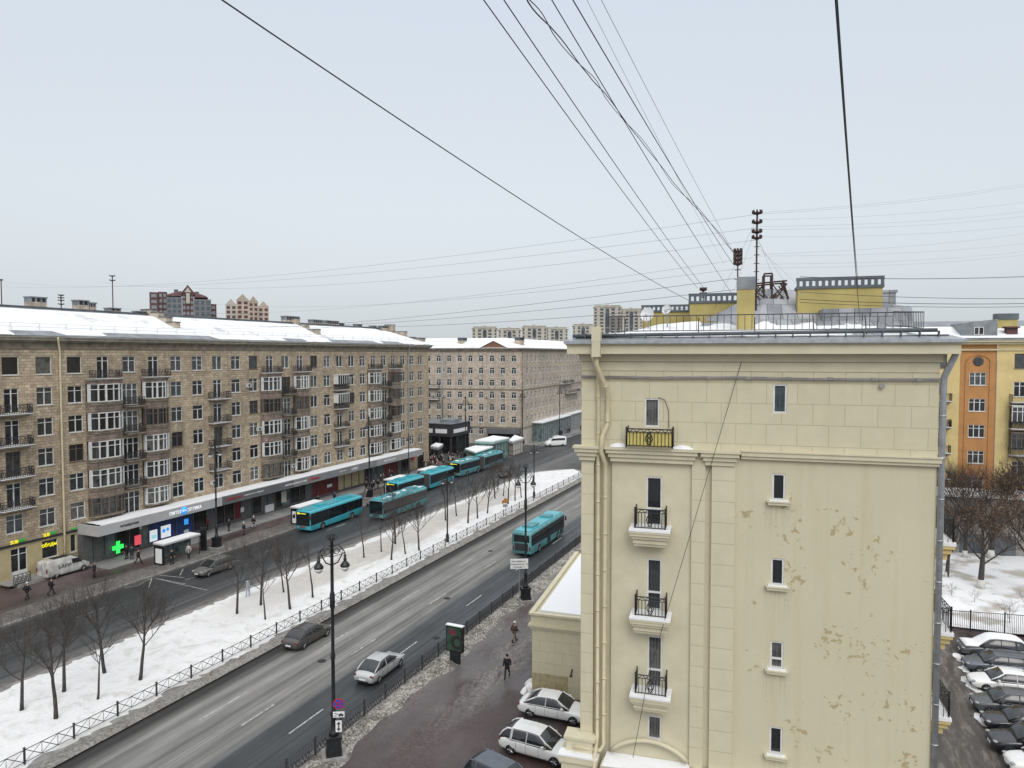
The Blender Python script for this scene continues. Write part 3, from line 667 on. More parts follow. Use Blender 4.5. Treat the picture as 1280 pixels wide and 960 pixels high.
# bays
def bay(i, w):
    c = cy(i); d = .95; hw = w/2
    def plan(k, off=0):
        P = []
        pts = [(-hw-.35, 0), (-hw-.18, d*.45), (-hw+.25, d*.88), (-hw+.8, d), (0, d+.02), (hw-.8, d), (hw-.25, d*.88), (hw+.18, d*.45), (hw+.35, 0)]
        return [(XW+max(0, q)-off*(1 if q > 0 else 0)+(.0 if q else -.02), c+p*(1-off*.5/hw)) for p, q in pts][::-1]
    # walls CCW
    base = plan(0)
    def ccw(P):
        A = sum(P[k][0]*P[(k+1) % len(P)][1]-P[(k+1) % len(P)][0]*P[k][1] for k in range(len(P))); return P if A > 0 else P[::-1]
    base = ccw(base); inner = ccw(plan(0, .12)); outer = ccw(plan(0, -.1))
    prev = 21.12; sh = Matrix.Translation(-L0)
    for r, t in enumerate(TOP[1:]):
        m = MB(); g = MB(); f = MB(); rim = MB()
        wt, wb = t+.12, t-1.95
        rim.prism(outer, prev-.14, prev-.003); m.prism(base, wt+.003, prev-.143)
        g.prism(inner, wb, wt)
        for (yy, ww_, xx) in [(-hw+.62, .1, d), (hw-.62, .1, d), (-hw*.18, .2, d+.0), (hw*.32, .07, d)]:
            f.box(XW+xx-.12, XW+xx+.03, c+yy-ww_/2, c+yy+ww_/2, wb, wt)
        f.box(XW+d-.12, XW+d+.02, c-hw+.67, c+hw-.67, wb, wb+.1); f.box(XW+d-.12, XW+d+.02, c-hw+.67, c+hw-.67, wt-.1, wt)
        f.box(XW+d-.12, XW+d+.0, c-hw+.67, c+hw-.67, wb+1.4, wb+1.47)
        for s_ in (-1, 1):
            for zz in (wb, wt-.09, wb+1.4): f.bar((XW+d*.93, c+s_*(hw-.6), zz+.04), (XW+d*.45, c+s_*(hw+.12), zz+.04), .08)
            f.box(XW+.02, XW+d*.5, c+s_*(hw+.1)-.1, c+s_*(hw+.1)+.1, wb, wt)
        sl_ = MB(); sl_.prism(outer, wb-.15, wb-.003); prev = wb-.2
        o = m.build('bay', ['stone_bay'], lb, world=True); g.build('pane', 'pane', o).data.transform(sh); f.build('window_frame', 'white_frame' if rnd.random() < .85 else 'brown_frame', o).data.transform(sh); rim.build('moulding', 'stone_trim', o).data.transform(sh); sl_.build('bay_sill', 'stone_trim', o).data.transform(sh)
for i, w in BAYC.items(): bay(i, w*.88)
for i in (3, 5, 11, 13, 19, 21): balcony(lb, (0, cy(i)-L0.y, 21.16), pi/2, 3.5, 1.05, 'greek')
for i in LOG:
    for t in TOP[1:-1]: balcony(lb, (0, cy(i)-L0.y+(.1), t-2.65), pi/2, 2.3, 1.15, 'greek', snowy=False)
for i, rows in ((0, (1, 2, 3, 4)), (8, (1, 2, 3, 4)), (16, (1, 2, 3, 4))):
    for r in rows: balcony(lb, (0, cy(i)-L0.y-.1, TOP[r]-2.68), pi/2, 3.3, 1.0, 'greek')
for r in (1, 2):    # glazed-in balconies
    m = MB(); z = TOP[r]-2.6; c = cy(16)-.1
    m.box(XW+.9, XW+.96, c-1.6, c+1.6, z+2.5, z+2.6)
    for k in range(6): m.box(XW+.9, XW+.96, c-1.6+k*.62, c-1.6+k*.62+.09, z+1.0, z+2.5)
    m.box(XW, XW+.9, c-1.6, c-1.53, z+1, z+2.6); m.box(XW, XW+.9, c+1.53, c+1.6, z+1, z+2.6); m.box(XW+.02, XW+1.02, c-1.7, c+1.7, z+2.6, z+2.68)
    o = m.build('glazed_enclosure', 'white_frame', lb, world=True); p = MB(); p.quad((XW+.92, c-1.55, z+1), (XW+.92, c+1.55, z+1), (XW+.92, c+1.55, z+2.5), (XW+.92, c-1.55, z+2.5)); q = p.build('pane', 'pane', o); q.data.transform(Matrix.Translation(-L0))
for (i, r, d) in [(10, 1, -1.25), (11, 3, -2.7), (8, 5, -1.3), (12, 5, 1.2), (17, 5, -1.2)]: ac_unit(lb, (0, cy(i)+d-L0.y, TOP[r]-1.3), pi/2)
# cornice
c_ = MB()
for (x, z0, z1, mi) in [(.12, 24.6, 24.85, 0), (.02, 24.85, 25.3, 0), (.3, 25.3, 25.5, 0), (.55, 25.5, 25.78, 1), (.75, 25.78, 25.96, 1)]:
    c_.box(XW-.3, XW+x, 29.7, 134.1+x, z0, z1-.002, mi)
c_.build('cornice', ['stone_trim', 'stone_trim_light'], lb, world=True)
# drainpipes
for yy, mt in ((52.55, 'yellow_pipe'), (125.5, 'galv')):
    m = MB(); m.tube([(XW+.78, yy-.6, 25.9), (XW+.7, yy-.5, 25.5), (XW+.2, yy, 24.2), (XW+.17, yy, 23.5), (XW+.17, yy, 4.6), (XW+.17, yy, .4)], .11, 8); 
    for z in range(2, 24, 2): m.lathe([(.13, -.04), (.13, .04)], (XW+.17, yy, z), 8)
    m.build('drainpipe', mt, lb, world=True)
# roof: metal deck, then a lumpy snow cover, snow guard rail, ridge, chimneys
def roofz(x, y):
    d = (XW+.7)-x; e = max(0, (134.6-y)); up = min(d, 7.8, e*.75)
    return 26.0+max(0, up)*.44-max(0, d-7.8)*.44
rf = MB(); sn = MB()
NX, NY = 16, 120; x0, x1 = XW+.82, XW-15.3
gx = [x0+(x1-x0)*i/NX for i in range(NX+1)]; gy = [29.5+(105.3)*j/NY for j in range(NY+1)]
def fillgrid(mb, f, mi=0):
    vs = [f(x, y) for x in gx for y in gy]; n = NY+1
    mb.add(vs, [(i*n+j, (i+1)*n+j, (i+1)*n+j+1, i*n+j+1)[::-1] for i in range(NX) for j in range(NY)], mi, True)
fillgrid(rf, lambda x, y: (x, y, roofz(x, y)))
rf.build('roof', 'roof_metal', lb, world=True)
def snz(x, y):
    d = (XW+.7)-x; n1 = mnoise.noise(Vector((x*.5, y*.3, 2))); n2 = mnoise.noise(Vector((x*.25, y*.12, 9)))
    t = .16+.06*n1
    if d < .5+.5*n2+.3: t = -.1 if n2 > -.2 else .05
    if y > 127 and n2 > -.1: t = -.1
    if d > 7.2+.4*n1: t = -.1
    return (x, y, roofz(x, y)+t)
fillgrid(sn, snz); sn.build('snow_cover', 'snow_roof', lb, world=True)
m = MB(); xr = XW-.7; zr = roofz(xr, 60)
for k in range(34): yy = 33+k*3; m.bar((xr, yy, zr), (xr, yy, zr+.75), .035); m.bar((xr-.5, yy, zr+.2), (xr, yy, zr+.6), .03)
for z in (.35, .72): m.bar((xr, 33, zr+z), (xr, 132, zr+z), .03)
m.build('snow_guard', 'galv', lb, world=True)
m = MB(); m.box(-85.6, -84.2, 48, 127, 29.25, 29.62); m.build('ridge_cap', 'roof_metal_dark', lb, world=True)
def chimney(mb_par, x, y, z0, w, l, h, mats=('stone_mid', 'roof_metal')):
    m = MB(); m.box(x-w/2, x+w/2, y-l/2, y+l/2, z0, z0+h*.62, 0)
    n = max(2, round(l/.7)); zt = z0+h
    for k in range(n+1): yy = y-l/2+k*l/n; m.box(x-w/2, x+w/2, yy-(.1 if 0 < k < n else 0)-(.16 if k == n else 0), yy+(.1 if 0 < k < n else 0)+(.16 if k == 0 else 0), z0+h*.62+.002, zt-.15, 1)
    m.box(x-w/2-.08, x+w/2+.08, y-l/2-.08, y+l/2+.08, zt-.148, zt, 1)
    return m.build('chimney', mats, mb_par, world=True)
for u, l, h in ((45, 1.9, 1.7), (101, 1.4, 1.7), (112.5, .9, 1.5), (141, 1.5, 1.0), (182, 3.2, .8), (190, 2, .5)):
    p = PX(u, 395, -85); chimney(lb, -85, p.y, 29.1, 1.2, l, h)
for u, l, h in ((363, 3.4, 1.9), (394, 2.6, 1.6), (413, 3.6, 1.6), (424, 1.6, 1.3), (447, 1.4, 1.3), (466, 1.0, 1.2), (482, 4.0, 1.3), (514, 2, 1.0), (525, 3, .9)):
    p = PX(u, 405, -85); chimney(lb, -85, p.y, 28.8 if u < 500 else 27.0, 1.2, l, h)
# stepped fire walls across the roof
for u, ss in ((200, [(-85.5, -83.6, 30.1), (-83.6, -82.2, 29.7), (-82.2, -80.7, 29.0), (-80.7, -79.3, 28.3)]), (378, [(-85.5, -83.4, 30.2), (-83.4, -81.4, 29.2), (-81.4, -79.0, 28.3)]), (497, [(-85.5, -83.4, 30.3), (-83.4, -80.4, 28.8)])):
    p = PX(u, 405, -82.5); m = MB()
    for a, b, z in ss: m.box(a+.002, b-.002, p.y-.5, p.y+.5, roofz(b, p.y)-1.2, z, 0); m.box(a-.05, b+.05, p.y-.58, p.y+.58, z+.002, z+.12, 1)
    m.build('fire_wall', ['stone_mid', 'roof_metal_dark'], lb, world=True)
# canopy over the shops
CY0, CY1, XC = 54.15, 125.5, -73.35
segs = [(CY0, 72.2, 'grey_fascia_light'), (72.2, 86.6, 'grey_fascia_dark'), (86.6, 99.5, 'grey_fascia_mid'), (99.5, 109, 'grey_fascia_mid'), (109, CY1, 'grey_fascia')]
for a, b, mt in segs:
    m = MB(); m.box(XC-.25, XC, a+.004, b-.004, 3.62, 4.76)
    if a == CY0: m.box(XW+.01, XC-.252, a+.004, a+.25, 3.62, 4.76)
    m.build('canopy_fascia', mt, lb, world=True)
m = MB(); m.box(XW+.01, XC-.26, CY0+.26, CY1-.26, 3.66, 3.76); m.box(XW+.01, XC-.26, CY0+.26, CY1-.26, 4.45, 4.6); m.box(XW+.01, XC-.002, CY1-.25, CY1, 3.64, 4.74); m.build('canopy', 'soffit', lb, world=True)
o = noisy_strip('snow_cover', 'snow', lambda a, b: (XW+.12+(XC-XW-.1)*b, CY0+.6+(CY1-CY0-.6)*a), 220, 6, .16, 4.72, .9); del o['kind']; o.parent = lb; o.location = (-L0.x, -L0.y, 0)
# shopfronts under the canopy
XS = -75.95
y = CY0+.1; k = 0; rs = random.Random(4)
m = MB(); m.box(XW+.01, XS, CY0+.02, CY0+1.2, 0, 3.6); m.box(XW+.01, XS-.05, CY0+1.25, CY1-.3, 0.1, .45, 0); m.build('shopfront_frame', 'shop_frame', lb, world=True)
def shop(a, b, mt, z0=.45, z1=3.6, nm='shop_window'):
    m = MB(); m.box(XW+.02, XS-.04, a+.05, b-.05, z0, z1, 0); m.box(XS-.1, XS+.04, a, a+.1, z0-.3, z1, 1); m.box(XS-.06, XS+.03, a+.1, b, z1-.6, z1-.52, 1)
    return m.build(nm, [mt, 'shop_frame'], lb, world=True)
y = CY0+1.3
while y < CY1-1.5:
    w = rs.choice([1.4, 1.8, 2.2]); yc = y+w/2
    def inr(a, b): return PX(a, 640, XS).y < yc < PX(b, 640, XS).y
    mt = 'shop_blue' if inr(186, 243) else 'shop_red' if (inr(290, 300) or inr(391, 423) or inr(478, 498)) else 'shop_cream' if inr(424, 455) else rs.choice(['shop_dark', 'shop_dark', 'shop_frame', 'kiosk_glass', 'shop_dark'])
    shop(y, min(y+w, CY1-.4), mt); y += w
def poster(u, v, du, dv, mt, x=XS+.06, label=None):
    a = PX(u-du/2, v, x); b = PX(u+du/2, v, x); c = PX(u, v, x); hz = dv/F_*math.hypot(c.x*hd[0]+c.y*hd[1], 0)
    m = MB(); m.box(x-.05, x, a.y, b.y, c.z-hz/2, c.z+hz/2); o = m.build('poster', mt, lb, world=True); return o, c, hz
poster(172.5, 675, 8, 12, 'e_red')[0]['label'] = 'red lit poster in the pharmacy shopfront'
o, c, hz = poster(192, 669.5, 9.5, 14, 'e_white'); m = MB(); m.box(XS+.065, XS+.075, c.y-.35, c.y+.4, c.z-.35, c.z+.1); m.build('poster_print', 'e_cyan', lb, world=True)
o, c, hz = poster(207.5, 664, 12, 15, 'e_white'); m = MB(); m.lathe([(.22, 0), (.22, .02)], (XS+.065, c.y+.25, c.z+.2), 14, 0, 'x'); m.box(XS+.065, XS+.08, c.y-.55, c.y-.1, c.z-.1, c.z+.35); m.build('poster_print', 'e_blue', lb, world=True)
poster(233, 652, 5, 7, 'e_blue'); poster(233, 665, 6, 6, 'sign_white'); poster(303, 637, 4, 6, 'sign_white'); poster(337, 635, 11, 9, 'sign_white'); poster(412, 607, 6, 3.5, 'sign_white'); poster(176, 632+27, 3, 5, 'sign_white')
poster(355, 621, 6, 14, 'tower_beige', XS+.9)
c = PX(147.5, 684, XS+.12); m = MB(); m.box(XS+.1, XS+.16, c.y-.72, c.y+.72, c.z-.24, c.z+.24); m.box(XS+.1, XS+.16, c.y-.24, c.y+.24, c.z+.241, c.z+.72); m.box(XS+.1, XS+.16, c.y-.24, c.y+.24, c.z-.72, c.z-.241)
m.build('pharmacy_cross', 'e_green', lb, world=True)
def fas(u0, u1, s, mt, size, dz=0, x=XC+.012):
    a = PX(u0, 640, x).y; b = PX(u1, 640, x).y
    o = put_text(s, lb, (x-L0.x, (a+b)/2-L0.y, 3.98+dz), size, mt, pi/2); bpy.context.view_layer.update()
    if o.dimensions.x > .1: o.scale = ((b-a)/o.dimensions.x, 1, 1)
    return o
fas(150, 173, 'петербургская', 'sign_dark', .42, .1); fas(212, 227, 'ПИТЕР', 'e_white', .6); fas(234, 252, 'ОПТИКА', 'e_white', .6)
c = PX(230.5, 637, XC+.05); m = MB(); m.lathe([(.5, 0), (.5, .06)], (XC+.01, c.y, 4.22), 18, 0, 'x'); m.build('logo_disc', 'e_blue', lb, world=True)
m = MB(); m.box(XC+.075, XC+.09, c.y-.3, c.y-.05, 4.15, 4.32); m.box(XC+.075, XC+.09, c.y+.05, c.y+.3, 4.15, 4.32); m.build('logo_mark', 'e_white', lb, world=True)
fas(284, 302, 'ровеста', 'sign_red', .6, .1); fas(306, 330, 'магазин обуви', 'sign_white', .25, .2); fas(357, 384, 'магазин разливного пива', 'sign_white', .42, .1); fas(386, 399, '▮ Фермер', 'sign_red', .62, .05); fas(425, 433, 'цветы', 'sign_white', .3, .2); fas(440, 448.5, 'СУ✿С', 'sign_white', .62)
fas(481, 489, 'МЯСО', 'sign_white', .55); fas(489.5, 495, 'и рыба', 'sign_white', .4, .1)
# restaurant lettering above the band
def wl(u0, u1, v, s, mt, size):
    x = XW+.14; a = PX(u0, v, x); b = PX(u1, v, x); o = put_text(s, lb, (x-L0.x, (a.y+b.y)/2-L0.y, a.z), size, mt, pi/2); bpy.context.view_layer.update()
    o.scale = ((b.y-a.y)/o.dimensions.x, 1, 1)
wl(13, 23, 681, 'SUB', 'e_yellow', .5); wl(23, 33.5, 678.5, 'WAY', 'sign_green', .5); wl(54.5, 62, 671.5, 'SUB', 'e_yellow', .5); wl(62, 72, 669, 'WAY', 'sign_green', .5)
wl(52.5, 71, 685, 'обеды', 'e_yellow', .62); wl(89, 95, 663, '◄', 'sign_green', .4)
# stairs with railings before the restaurant door
st = MB()
for k in range(3): st.box(XW+.02, XW+2.2, 46.2+0*k, 49.2+.32*(3-k)*1.0, .12+.1*k if k else .1, .22+.11*k)
st.box(XW+.02, XW+2.0, 45.4, 48.9, .44, .52); st.build('steps', 'concrete', lb, world=True)
rl = rail_mesh(1.7, .05, 1.0, 'greek'); put('stair_railing', rl, lb, (2.1, 46.6-L0.y, .5), pi/2); put('stair_railing', rl, lb, (1.2, 49.7-L0.y, .4), 0)
tg = MB(); tg.box(XW+.02, XW+.3, 129.2, 131.2, .1, 3.2); tg.build('door', 'shop_dark', lb, world=True)
poster(516.5, 572, 4, 5.5, 'sign_red', XW+.3); poster(522.5, 566, 2, 9, 'sign_white', XW+.3)

# ================================================================== MIDDLE BUILDING
mbld = empty('apartment_building', (-71.2, 174.3, 0), 0, 'brown stone apartment block across the square with a small triangular gable on its snowy roof', 'building'); ML = mbld.location
A8 = R(9); e1 = Vector((-cos(A8), -sin(A8), 0)); n1 = Vector((sin(A8), -cos(A8), 0)); e2 = Vector((-.03, 1, 0)).normalized(); n2 = Vector((e2.y, -e2.x, 0))
mh = []; cols1 = [2.6+3.02*k for k in range(12)]; rows_m = [22.0, 18.75, 15.5, 12.2, 8.95, 5.7, 2.5]
for c in cols1:
    for r, z in enumerate(rows_m):
        if r == 6 and c < 4 or r == 6 and c > 16: continue
        mh.append((c-.68, c+.68, z, z+1.75))
m = MB(); facade(m, ML, e1, n1, 0, 38, 4.4, 25.2, [h for h in mh if h[2] > 4.4], .22, 0); facade(m, ML, e1, n1, 0, 38, 0, 4.4, [h for h in mh if h[2] < 4.4], .22, 1)
mh2 = []; cols2 = [3.2+3.35*k for k in range(26)]
for c in cols2:
    for z in rows_m[:6]: mh2.append((c-.65, c+.65, z, z+1.75))
facade(m, ML, e2, n2, 0, 92, 4.4, 25.2, mh2, .22, 0); facade(m, ML, e2, n2, 0, 92, 0, 4.4, [], .22, 1)
B = ML+e2*92; D_ = ML+e1*38
m.quad(B, B-n2*14, B-n2*14+Vector((0, 0, 25)), B+Vector((0, 0, 25)))
m.build('wall', ['stone_mid', 'stone_base'], mbld, world=True)
mesh_w = far_win(1.36, 1.75); cntm = 0; ex = MB()
for hs, e, n in ((mh, e1, n1), (mh2, e2, n2)):
    rz = math.atan2(n.y, n.x)+pi/2
    for (a, b, z, z1) in hs:
        p = e*((a+b)/2)+Vector((0, 0, z))
        if cntm < 98: put('window', mesh_w, mbld, p, rz); cntm += 1
        else: addmesh(ex, mesh_w, p, rz, [0, 1])
tag(ex.build('windows', ['white_frame', 'pane_far'], mbld), kind='stuff')
def ringbox(mb, o, e, n, u0, u1, d0, d1, z0, z1, mi=0):
    P = [o+e*u0+n*d0, o+e*u1+n*d0, o+e*u1+n*d1, o+e*u0+n*d1]
    A = sum(P[k].x*P[(k+1) % 4].y-P[(k+1) % 4].x*P[k].y for k in range(4)); P = P if A > 0 else P[::-1]
    mb.prism([(p.x, p.y) for p in P], z0, z1, mi)
m = MB()
for z0, z1, d in ((25.0, 25.35, .5), (25.35, 25.6, .75), (14.55, 14.75, .15), (4.35, 4.6, .12)):
    ringbox(m, ML, e1, n1, -d, 38, -.3, d, z0, z1-.003); ringbox(m, ML, e2, n2, .003, 92, -.3, d-.003, z0, z1-.003)
m.build('cornice', 'stone_trim', mbld, world=True)
m = MB(); s_ = MB()
def rpt(u, v, z): return ML+e1*u+Vector((0, v, z))
# roof: two slopes
for mb, dz, mi in ((m, 0, 0), (s_, .14, 0)):
    i0 = .6 if mb is m else .4
    mb.quad(ML+e1*38+n1*i0+Vector((0, 0, 25.62+dz)), ML+n1*i0+n2*i0+Vector((0, 0, 25.62+dz)), ML-n1*7+e1*7.0+Vector((0, 0, 28.4+dz)), ML+e1*38-n1*7+Vector((0, 0, 28.4+dz)))
    mb.quad(ML+n1*i0+n2*i0+Vector((0, 0, 25.62+dz)), ML+e2*92+n2*i0+Vector((0, 0, 25.62+dz)), ML+e2*92-n2*7+Vector((0, 0, 28.4+dz)), ML-n1*7+e1*7.0+Vector((0, 0, 28.4+dz)))
m.build('roof', 'roof_metal', mbld, world=True); s_.build('snow_cover', 'snow_roof', mbld, world=True)
# gable
g = MB(); a = ML+e1*4.2+n1*.2; b = ML+e1*12+n1*.2; top = ML+e1*8.1+n1*.2+Vector((0, 0, 27.5)); back = ML+e1*8.1-n1*6+Vector((0, 0, 27.5))
za = Vector((0, 0, 25.64))
g.add([a+za, b+za, top], [(0, 2, 1)], 0); g.build('gable', 'gable_brown', mbld, world=True)
g = MB(); up = Vector((0, 0, .12)); g.quad(a+za+n1*.3+up, top+n1*.3+up, back+up, a-n1*6+za+up); g.quad(top+n1*.3+up, b+za+n1*.3+up, b-n1*6+za+up, back+up); g.build('gable_roof', 'snow', mbld, world=True)
for u_, l, h in ((2, 3.0, 3.2), (18.2, 2.6, 3.2)):
    p = ML+e1*u_-n1*4; chimney(mbld, p.x, p.y, 26.4, 1.6, l, 1.9 if h < 3 else 2.2, ('stone_mid', 'roof_metal_dark'))
rb = balcony
for k, r in ((11, 3), (11, 4)): pass
for z in (14.9, 11.7): o = balcony(mbld, e1*(cols1[7]+1.4)+Vector((0, 0, z)), math.atan2(n1.y, n1.x)+pi/2, 3.4, 1.2, 'bars')
for c, z, w in ((40, 14.9, 7), (44, 11.7, 13), (60, 14.9, 5), (62, 11.7, 5), (34, 14.9, 5)): balcony(mbld, e2*c+Vector((0, 0, z)), math.atan2(n2.y, n2.x)+pi/2, w, 1.2, 'bars')
m = MB(); m.tube([ML+n1*.2+e1*.2+Vector((0, 0, 25)), ML+n1*.2+e1*.2+Vector((0, 0, .3))], .13, 6); m.build('drainpipe', 'stone_trim', mbld, world=True)
m = MB(); p = ML+e1*22.6+n1*.2; m.tube([p+Vector((0, 0, 25)), p+Vector((0, 0, 5))], .13, 6); m.build('drainpipe', 'galv', mbld, world=True)
for k, r in ((4, 4), (6, 3), (7, 3), (2, 3)): ac_unit(mbld, e1*(cols1[k]+1.4)+Vector((0, 0, rows_m[r]+.2)), math.atan2(n1.y, n1.x)+pi/2)
# dark awning band on the left facade, glazed shops on the right one
m = MB(); ringbox(m, ML, e1, n1, 0.6, 9.5, .003, 2.2, 3.0, 4.3); m.build('awning', 'grey_fascia_dark', mbld, world=True)
m = MB(); ringbox(m, ML, e1, n1, 0.8, 9.3, .003, 1.6, 0, 2.99); m.build('shopfront', 'shop_dark', mbld, world=True)
for u0, u1, d in ((7, 34, 3.0), (36, 52, 2.4), (55, 88, 2.8)):
    m = MB(); ringbox(m, ML, e2, n2, u0, u1, .003, d, 0, 4.9); m.build('shop_extension', 'kiosk_glass' if u0 != 36 else 'grey_fascia_mid', mbld, world=True)
    m = MB(); ringbox(m, ML, e2, n2, u0-.2, u1+.2, .003, d+.2, 4.903, 5.2); m.build('shop_roof', 'grey_fascia_dark', mbld, world=True)
    m = MB(); ringbox(m, ML, e2, n2, u0-.1, u1+.1, .003, d+.1, 5.21, 5.42); m.build('snow_cover', 'snow', mbld, world=True)
    m = MB(); k = u0
    while k <= u1: ringbox(m, ML, e2, n2, k, k+.12, d+.003, d+.06, .1, 4.8); k += 1.6
    m.build('shopfront_frame', 'grey_fascia', mbld, world=True)

# ================================================================== FAR TOWERS
def tower_parts(t, x, y, w, d, z1, mat, floors, cols, z0=20, win='tower_glass', rz=0):
    m = MB(); m.box(x-w/2, x+w/2, y-d/2, y+d/2, 0, z1); m.build('wing', mat, t)
    key = ('tw', round(w/cols, 1), win)
    if key not in WC:
        q = MB(); q.box(-w/cols*.3, w/cols*.3, -.15, .1, 0, 1.9); WC[key] = q.mesh('window', win)
    for f in range(floors):
        for c in range(cols): put('window', WC[key], t, (x-w/2+(c+.5)*w/cols, y-d/2, z1-3-f*3.2))
def tower(u, v, F, label):
    p = PF(u, v, F); a = math.atan2(p.y, p.x)-pi/2
    return empty('apartment_tower', (p.x, p.y, 0), a, label, 'building', None)
t = tower(231, 440, 420, 'far brick red and grey tower block with a pointed central gable behind the snowy roof')
k = 420/F_
def zz(v, F): return H+(443-v)*F/F_
tower_parts(t, -15.5*1.0, 0, 4.5, 14, zz(368, 420), 'brick_red', 5, 1, win='roof_metal'); tower_parts(t, -11, 1, 4.5, 14, zz(367, 420), 'brick_red', 5, 2, win='roof_metal')
tower_parts(t, -5, -1.5, 8, 14, zz(373, 420), 'tower_grey', 4, 3, win='tower_glass'); tower_parts(t, 10, -1.5, 9, 14, zz(375, 420), 'tower_grey', 4, 3, win='tower_glass')
tower_parts(t, 2.2, -.5, 6, 15, zz(368, 420), 'brick_red', 5, 3, win='roof_metal'); tower_parts(t, 15.5, 1, 4, 12, zz(380, 420), 'brick_red', 4, 1, win='roof_metal')
m = MB(); zt = zz(368, 420); m.prism([(-1.2, -9), (5.6, -9), (5.6, 4), (-1.2, 4)], zt-1, lambda x, y: zt); m.add([(-1.4, -9.2, zt), (5.8, -9.2, zt), (2.2, -9.2, zz(358, 420)), (-1.4, 4, zt), (5.8, 4, zt), (2.2, 4, zz(358, 420))], [(0, 1, 2), (3, 5, 4), (0, 2, 5, 3), (1, 4, 5, 2)]); m.build('gable', 'brick_red', t)
m = MB(); m.add([(.4, -9.25, zt+.5), (4, -9.25, zt+.5), (2.2, -9.25, zz(361, 420))], [(0, 1, 2)]); m.box(1.2, 3.2, -9.3, -9.0, zt-6, zt); m.build('gable_window', 'tower_beige', t)
for x0, x1, v0, v1 in ((-9, -1.2, 372, 366), (5.6, 13, 373, 367)):
    m = MB(); z0, z1 = zz(v0, 420), zz(v1, 420); xs = (x0, x1) if x0 < 0 else (x1, x0)
    m.add([(xs[0], -9.1, z0), (xs[1], -9.1, z0), (xs[1], -5, z1+.6), (xs[0]*.9, -5, z1-1.5), (xs[0], 6, z0), (xs[1], 6, z0)], [(0, 1, 2, 3), (3, 2, 5, 4), (0, 3, 4), (1, 5, 2)]); m.build('roof', 'brick_red', t)
for x, v, w in ((7, 365, 2.4), (-4, 363, 2.2)): m = MB(); m.box(x-w/2, x+w/2, -3, 0, zz(372, 420), zz(v, 420)); m.build('roof_house', 'roof_metal_dark', t)
t = tower(311, 440, 500, 'far beige tower block with several pointed gables, right of the brick red tower')
for x, w, v, c in ((-11, 7, 382, 'tower_beige'), (-3.5, 8, 376, 'stone_mid'), (3.5, 6, 378, 'stone_mid'), (10, 7, 384, 'stone_mid')):
    tower_parts(t, x, 0, w, 12, zz(v, 500), c, 5, 2, win='brick_red')
    m = MB(); z0, z1 = zz(v, 500), zz(v-7, 500); m.add([(x-w/2, -6.1, z0), (x+w/2, -6.1, z0), (x, -6.1, z1), (x-w/2, 6, z0), (x+w/2, 6, z0), (x, 6, z1)], [(0, 1, 2), (3, 5, 4), (0, 2, 5, 3), (1, 4, 5, 2)]); m.build('gable', c, t)
BT = [(606, 408, 31, 'leftmost of the far pale beige tower blocks behind the gabled roof'), (637, 410, 28, 'narrow pale beige far tower second from the left, with a thin mast in front'), (668, 407, 31, 'far pale beige tower block third from the left, taller than its neighbours'), (696, 409, 27, 'far pale beige tower block fourth from the left, partly hidden'), (729, 405, 26, 'far pale beige tower stepped down beside the tallest beige tower'), (759, 382, 34, 'tallest far pale beige tower block, just left of the near yellow building roof'), (789, 386, 27, 'far beige tower with warm brown panels behind the satellite dishes')]
for u, v, w, lab in BT:
    F = 700; t = tower(u, 440, F, lab); t['group'] = 'far pale beige tower blocks'; W_ = w*F/F_
    z1 = zz(v, F); z0 = z1-30
    tower_parts(t, 0, 0, W_, 16, z1-2.5, 'tower_beige', 4 if v > 400 else 9, 5)
    m = MB(); m.box(-W_/2-.7, W_/2+.7, -8.8, 8.8, z1-2.49, z1-1.9); m.box(-W_/2+1.2, W_/2-1.2, -7.5, 7.5, z1-1.89, z1-.8); m.box(-W_/2+.8, W_/2-.8, -8, 8, z1-.79, z1-.4); m.box(-2, 1, -3, 0, z1-.39, z1+.9); m.build('roof', 'tower_beige', t)
    for x in (-W_*.33, W_*.33): m = MB(); m.box(x-1.6, x+1.6, -8.9, -8, z1-24, z1-2.6); m.build('bay', 'tower_beige', t)
    m = MB(); m.box(-1.7, 1.7, -8.5, -8.0, z1-(12 if v > 400 else 20), z1-4.5); m.build('stair_glazing', 'tower_glass', t)

# ================================================================== YELLOW END-WALL BUILDING   local x along wall, -y outward
AZ = R(6.47); wx = (cos(AZ), sin(AZ)); wn = (sin(AZ), -cos(AZ))
d0 = ray(966, 475); t0 = 27.0/(d0[0]*hd[0]+d0[1]*hd[1]); Aw = (d0[0]*t0, d0[1]*t0); cw = Aw[0]*wn[0]+Aw[1]*wn[1]
def Wr(u, v, off=0):
    d = ray(u, v); t = (cw+off)/(d[0]*wn[0]+d[1]*wn[1]); return Vector((d[0]*t, d[1]*t, H+d[2]*t))
OW = Wr(727, 490); OW.z = 0
def Wl(u, v, off=0):
    p = Wr(u, v, off); q = p-OW; return Vector((q.x*wx[0]+q.y*wx[1], -off, p.z))
yb = empty('apartment_building', OW, AZ, 'pale yellow building end wall with four small balconies and peeling plaster', 'building')
L, DP = 12.97, 15
hl = [(2.55, 3.15, 21.1, 22.26, 'S0'), (2.63, 3.27, 17.1, 19.1, 'S'), (2.68, 3.28, 13.65, 15.76, 'S'), (2.73, 3.33, 10.45, 12.6, 'S'), (2.76, 3.32, 8.3, 9.3, 'S0')]
hr = [(7.38, 7.88, 21.76, 22.88, 'S0'), (7.4, 7.88, 18.42, 19.46, 'S0'), (7.4, 7.88, 15.13, 16.18, 'S0'), (7.42, 7.9, 11.87, 12.95, 'S'), (7.44, 7.92, 8.5, 9.58, 'S0')]
m = MB(); e = (1, 0, 0); n = (0, -1, 0)
facade(m, (0, 0, 0), e, n, 0, L, 20.25, 23.9, [h[:4] for h in hl[:1]+hr[:1]], .18, 0)
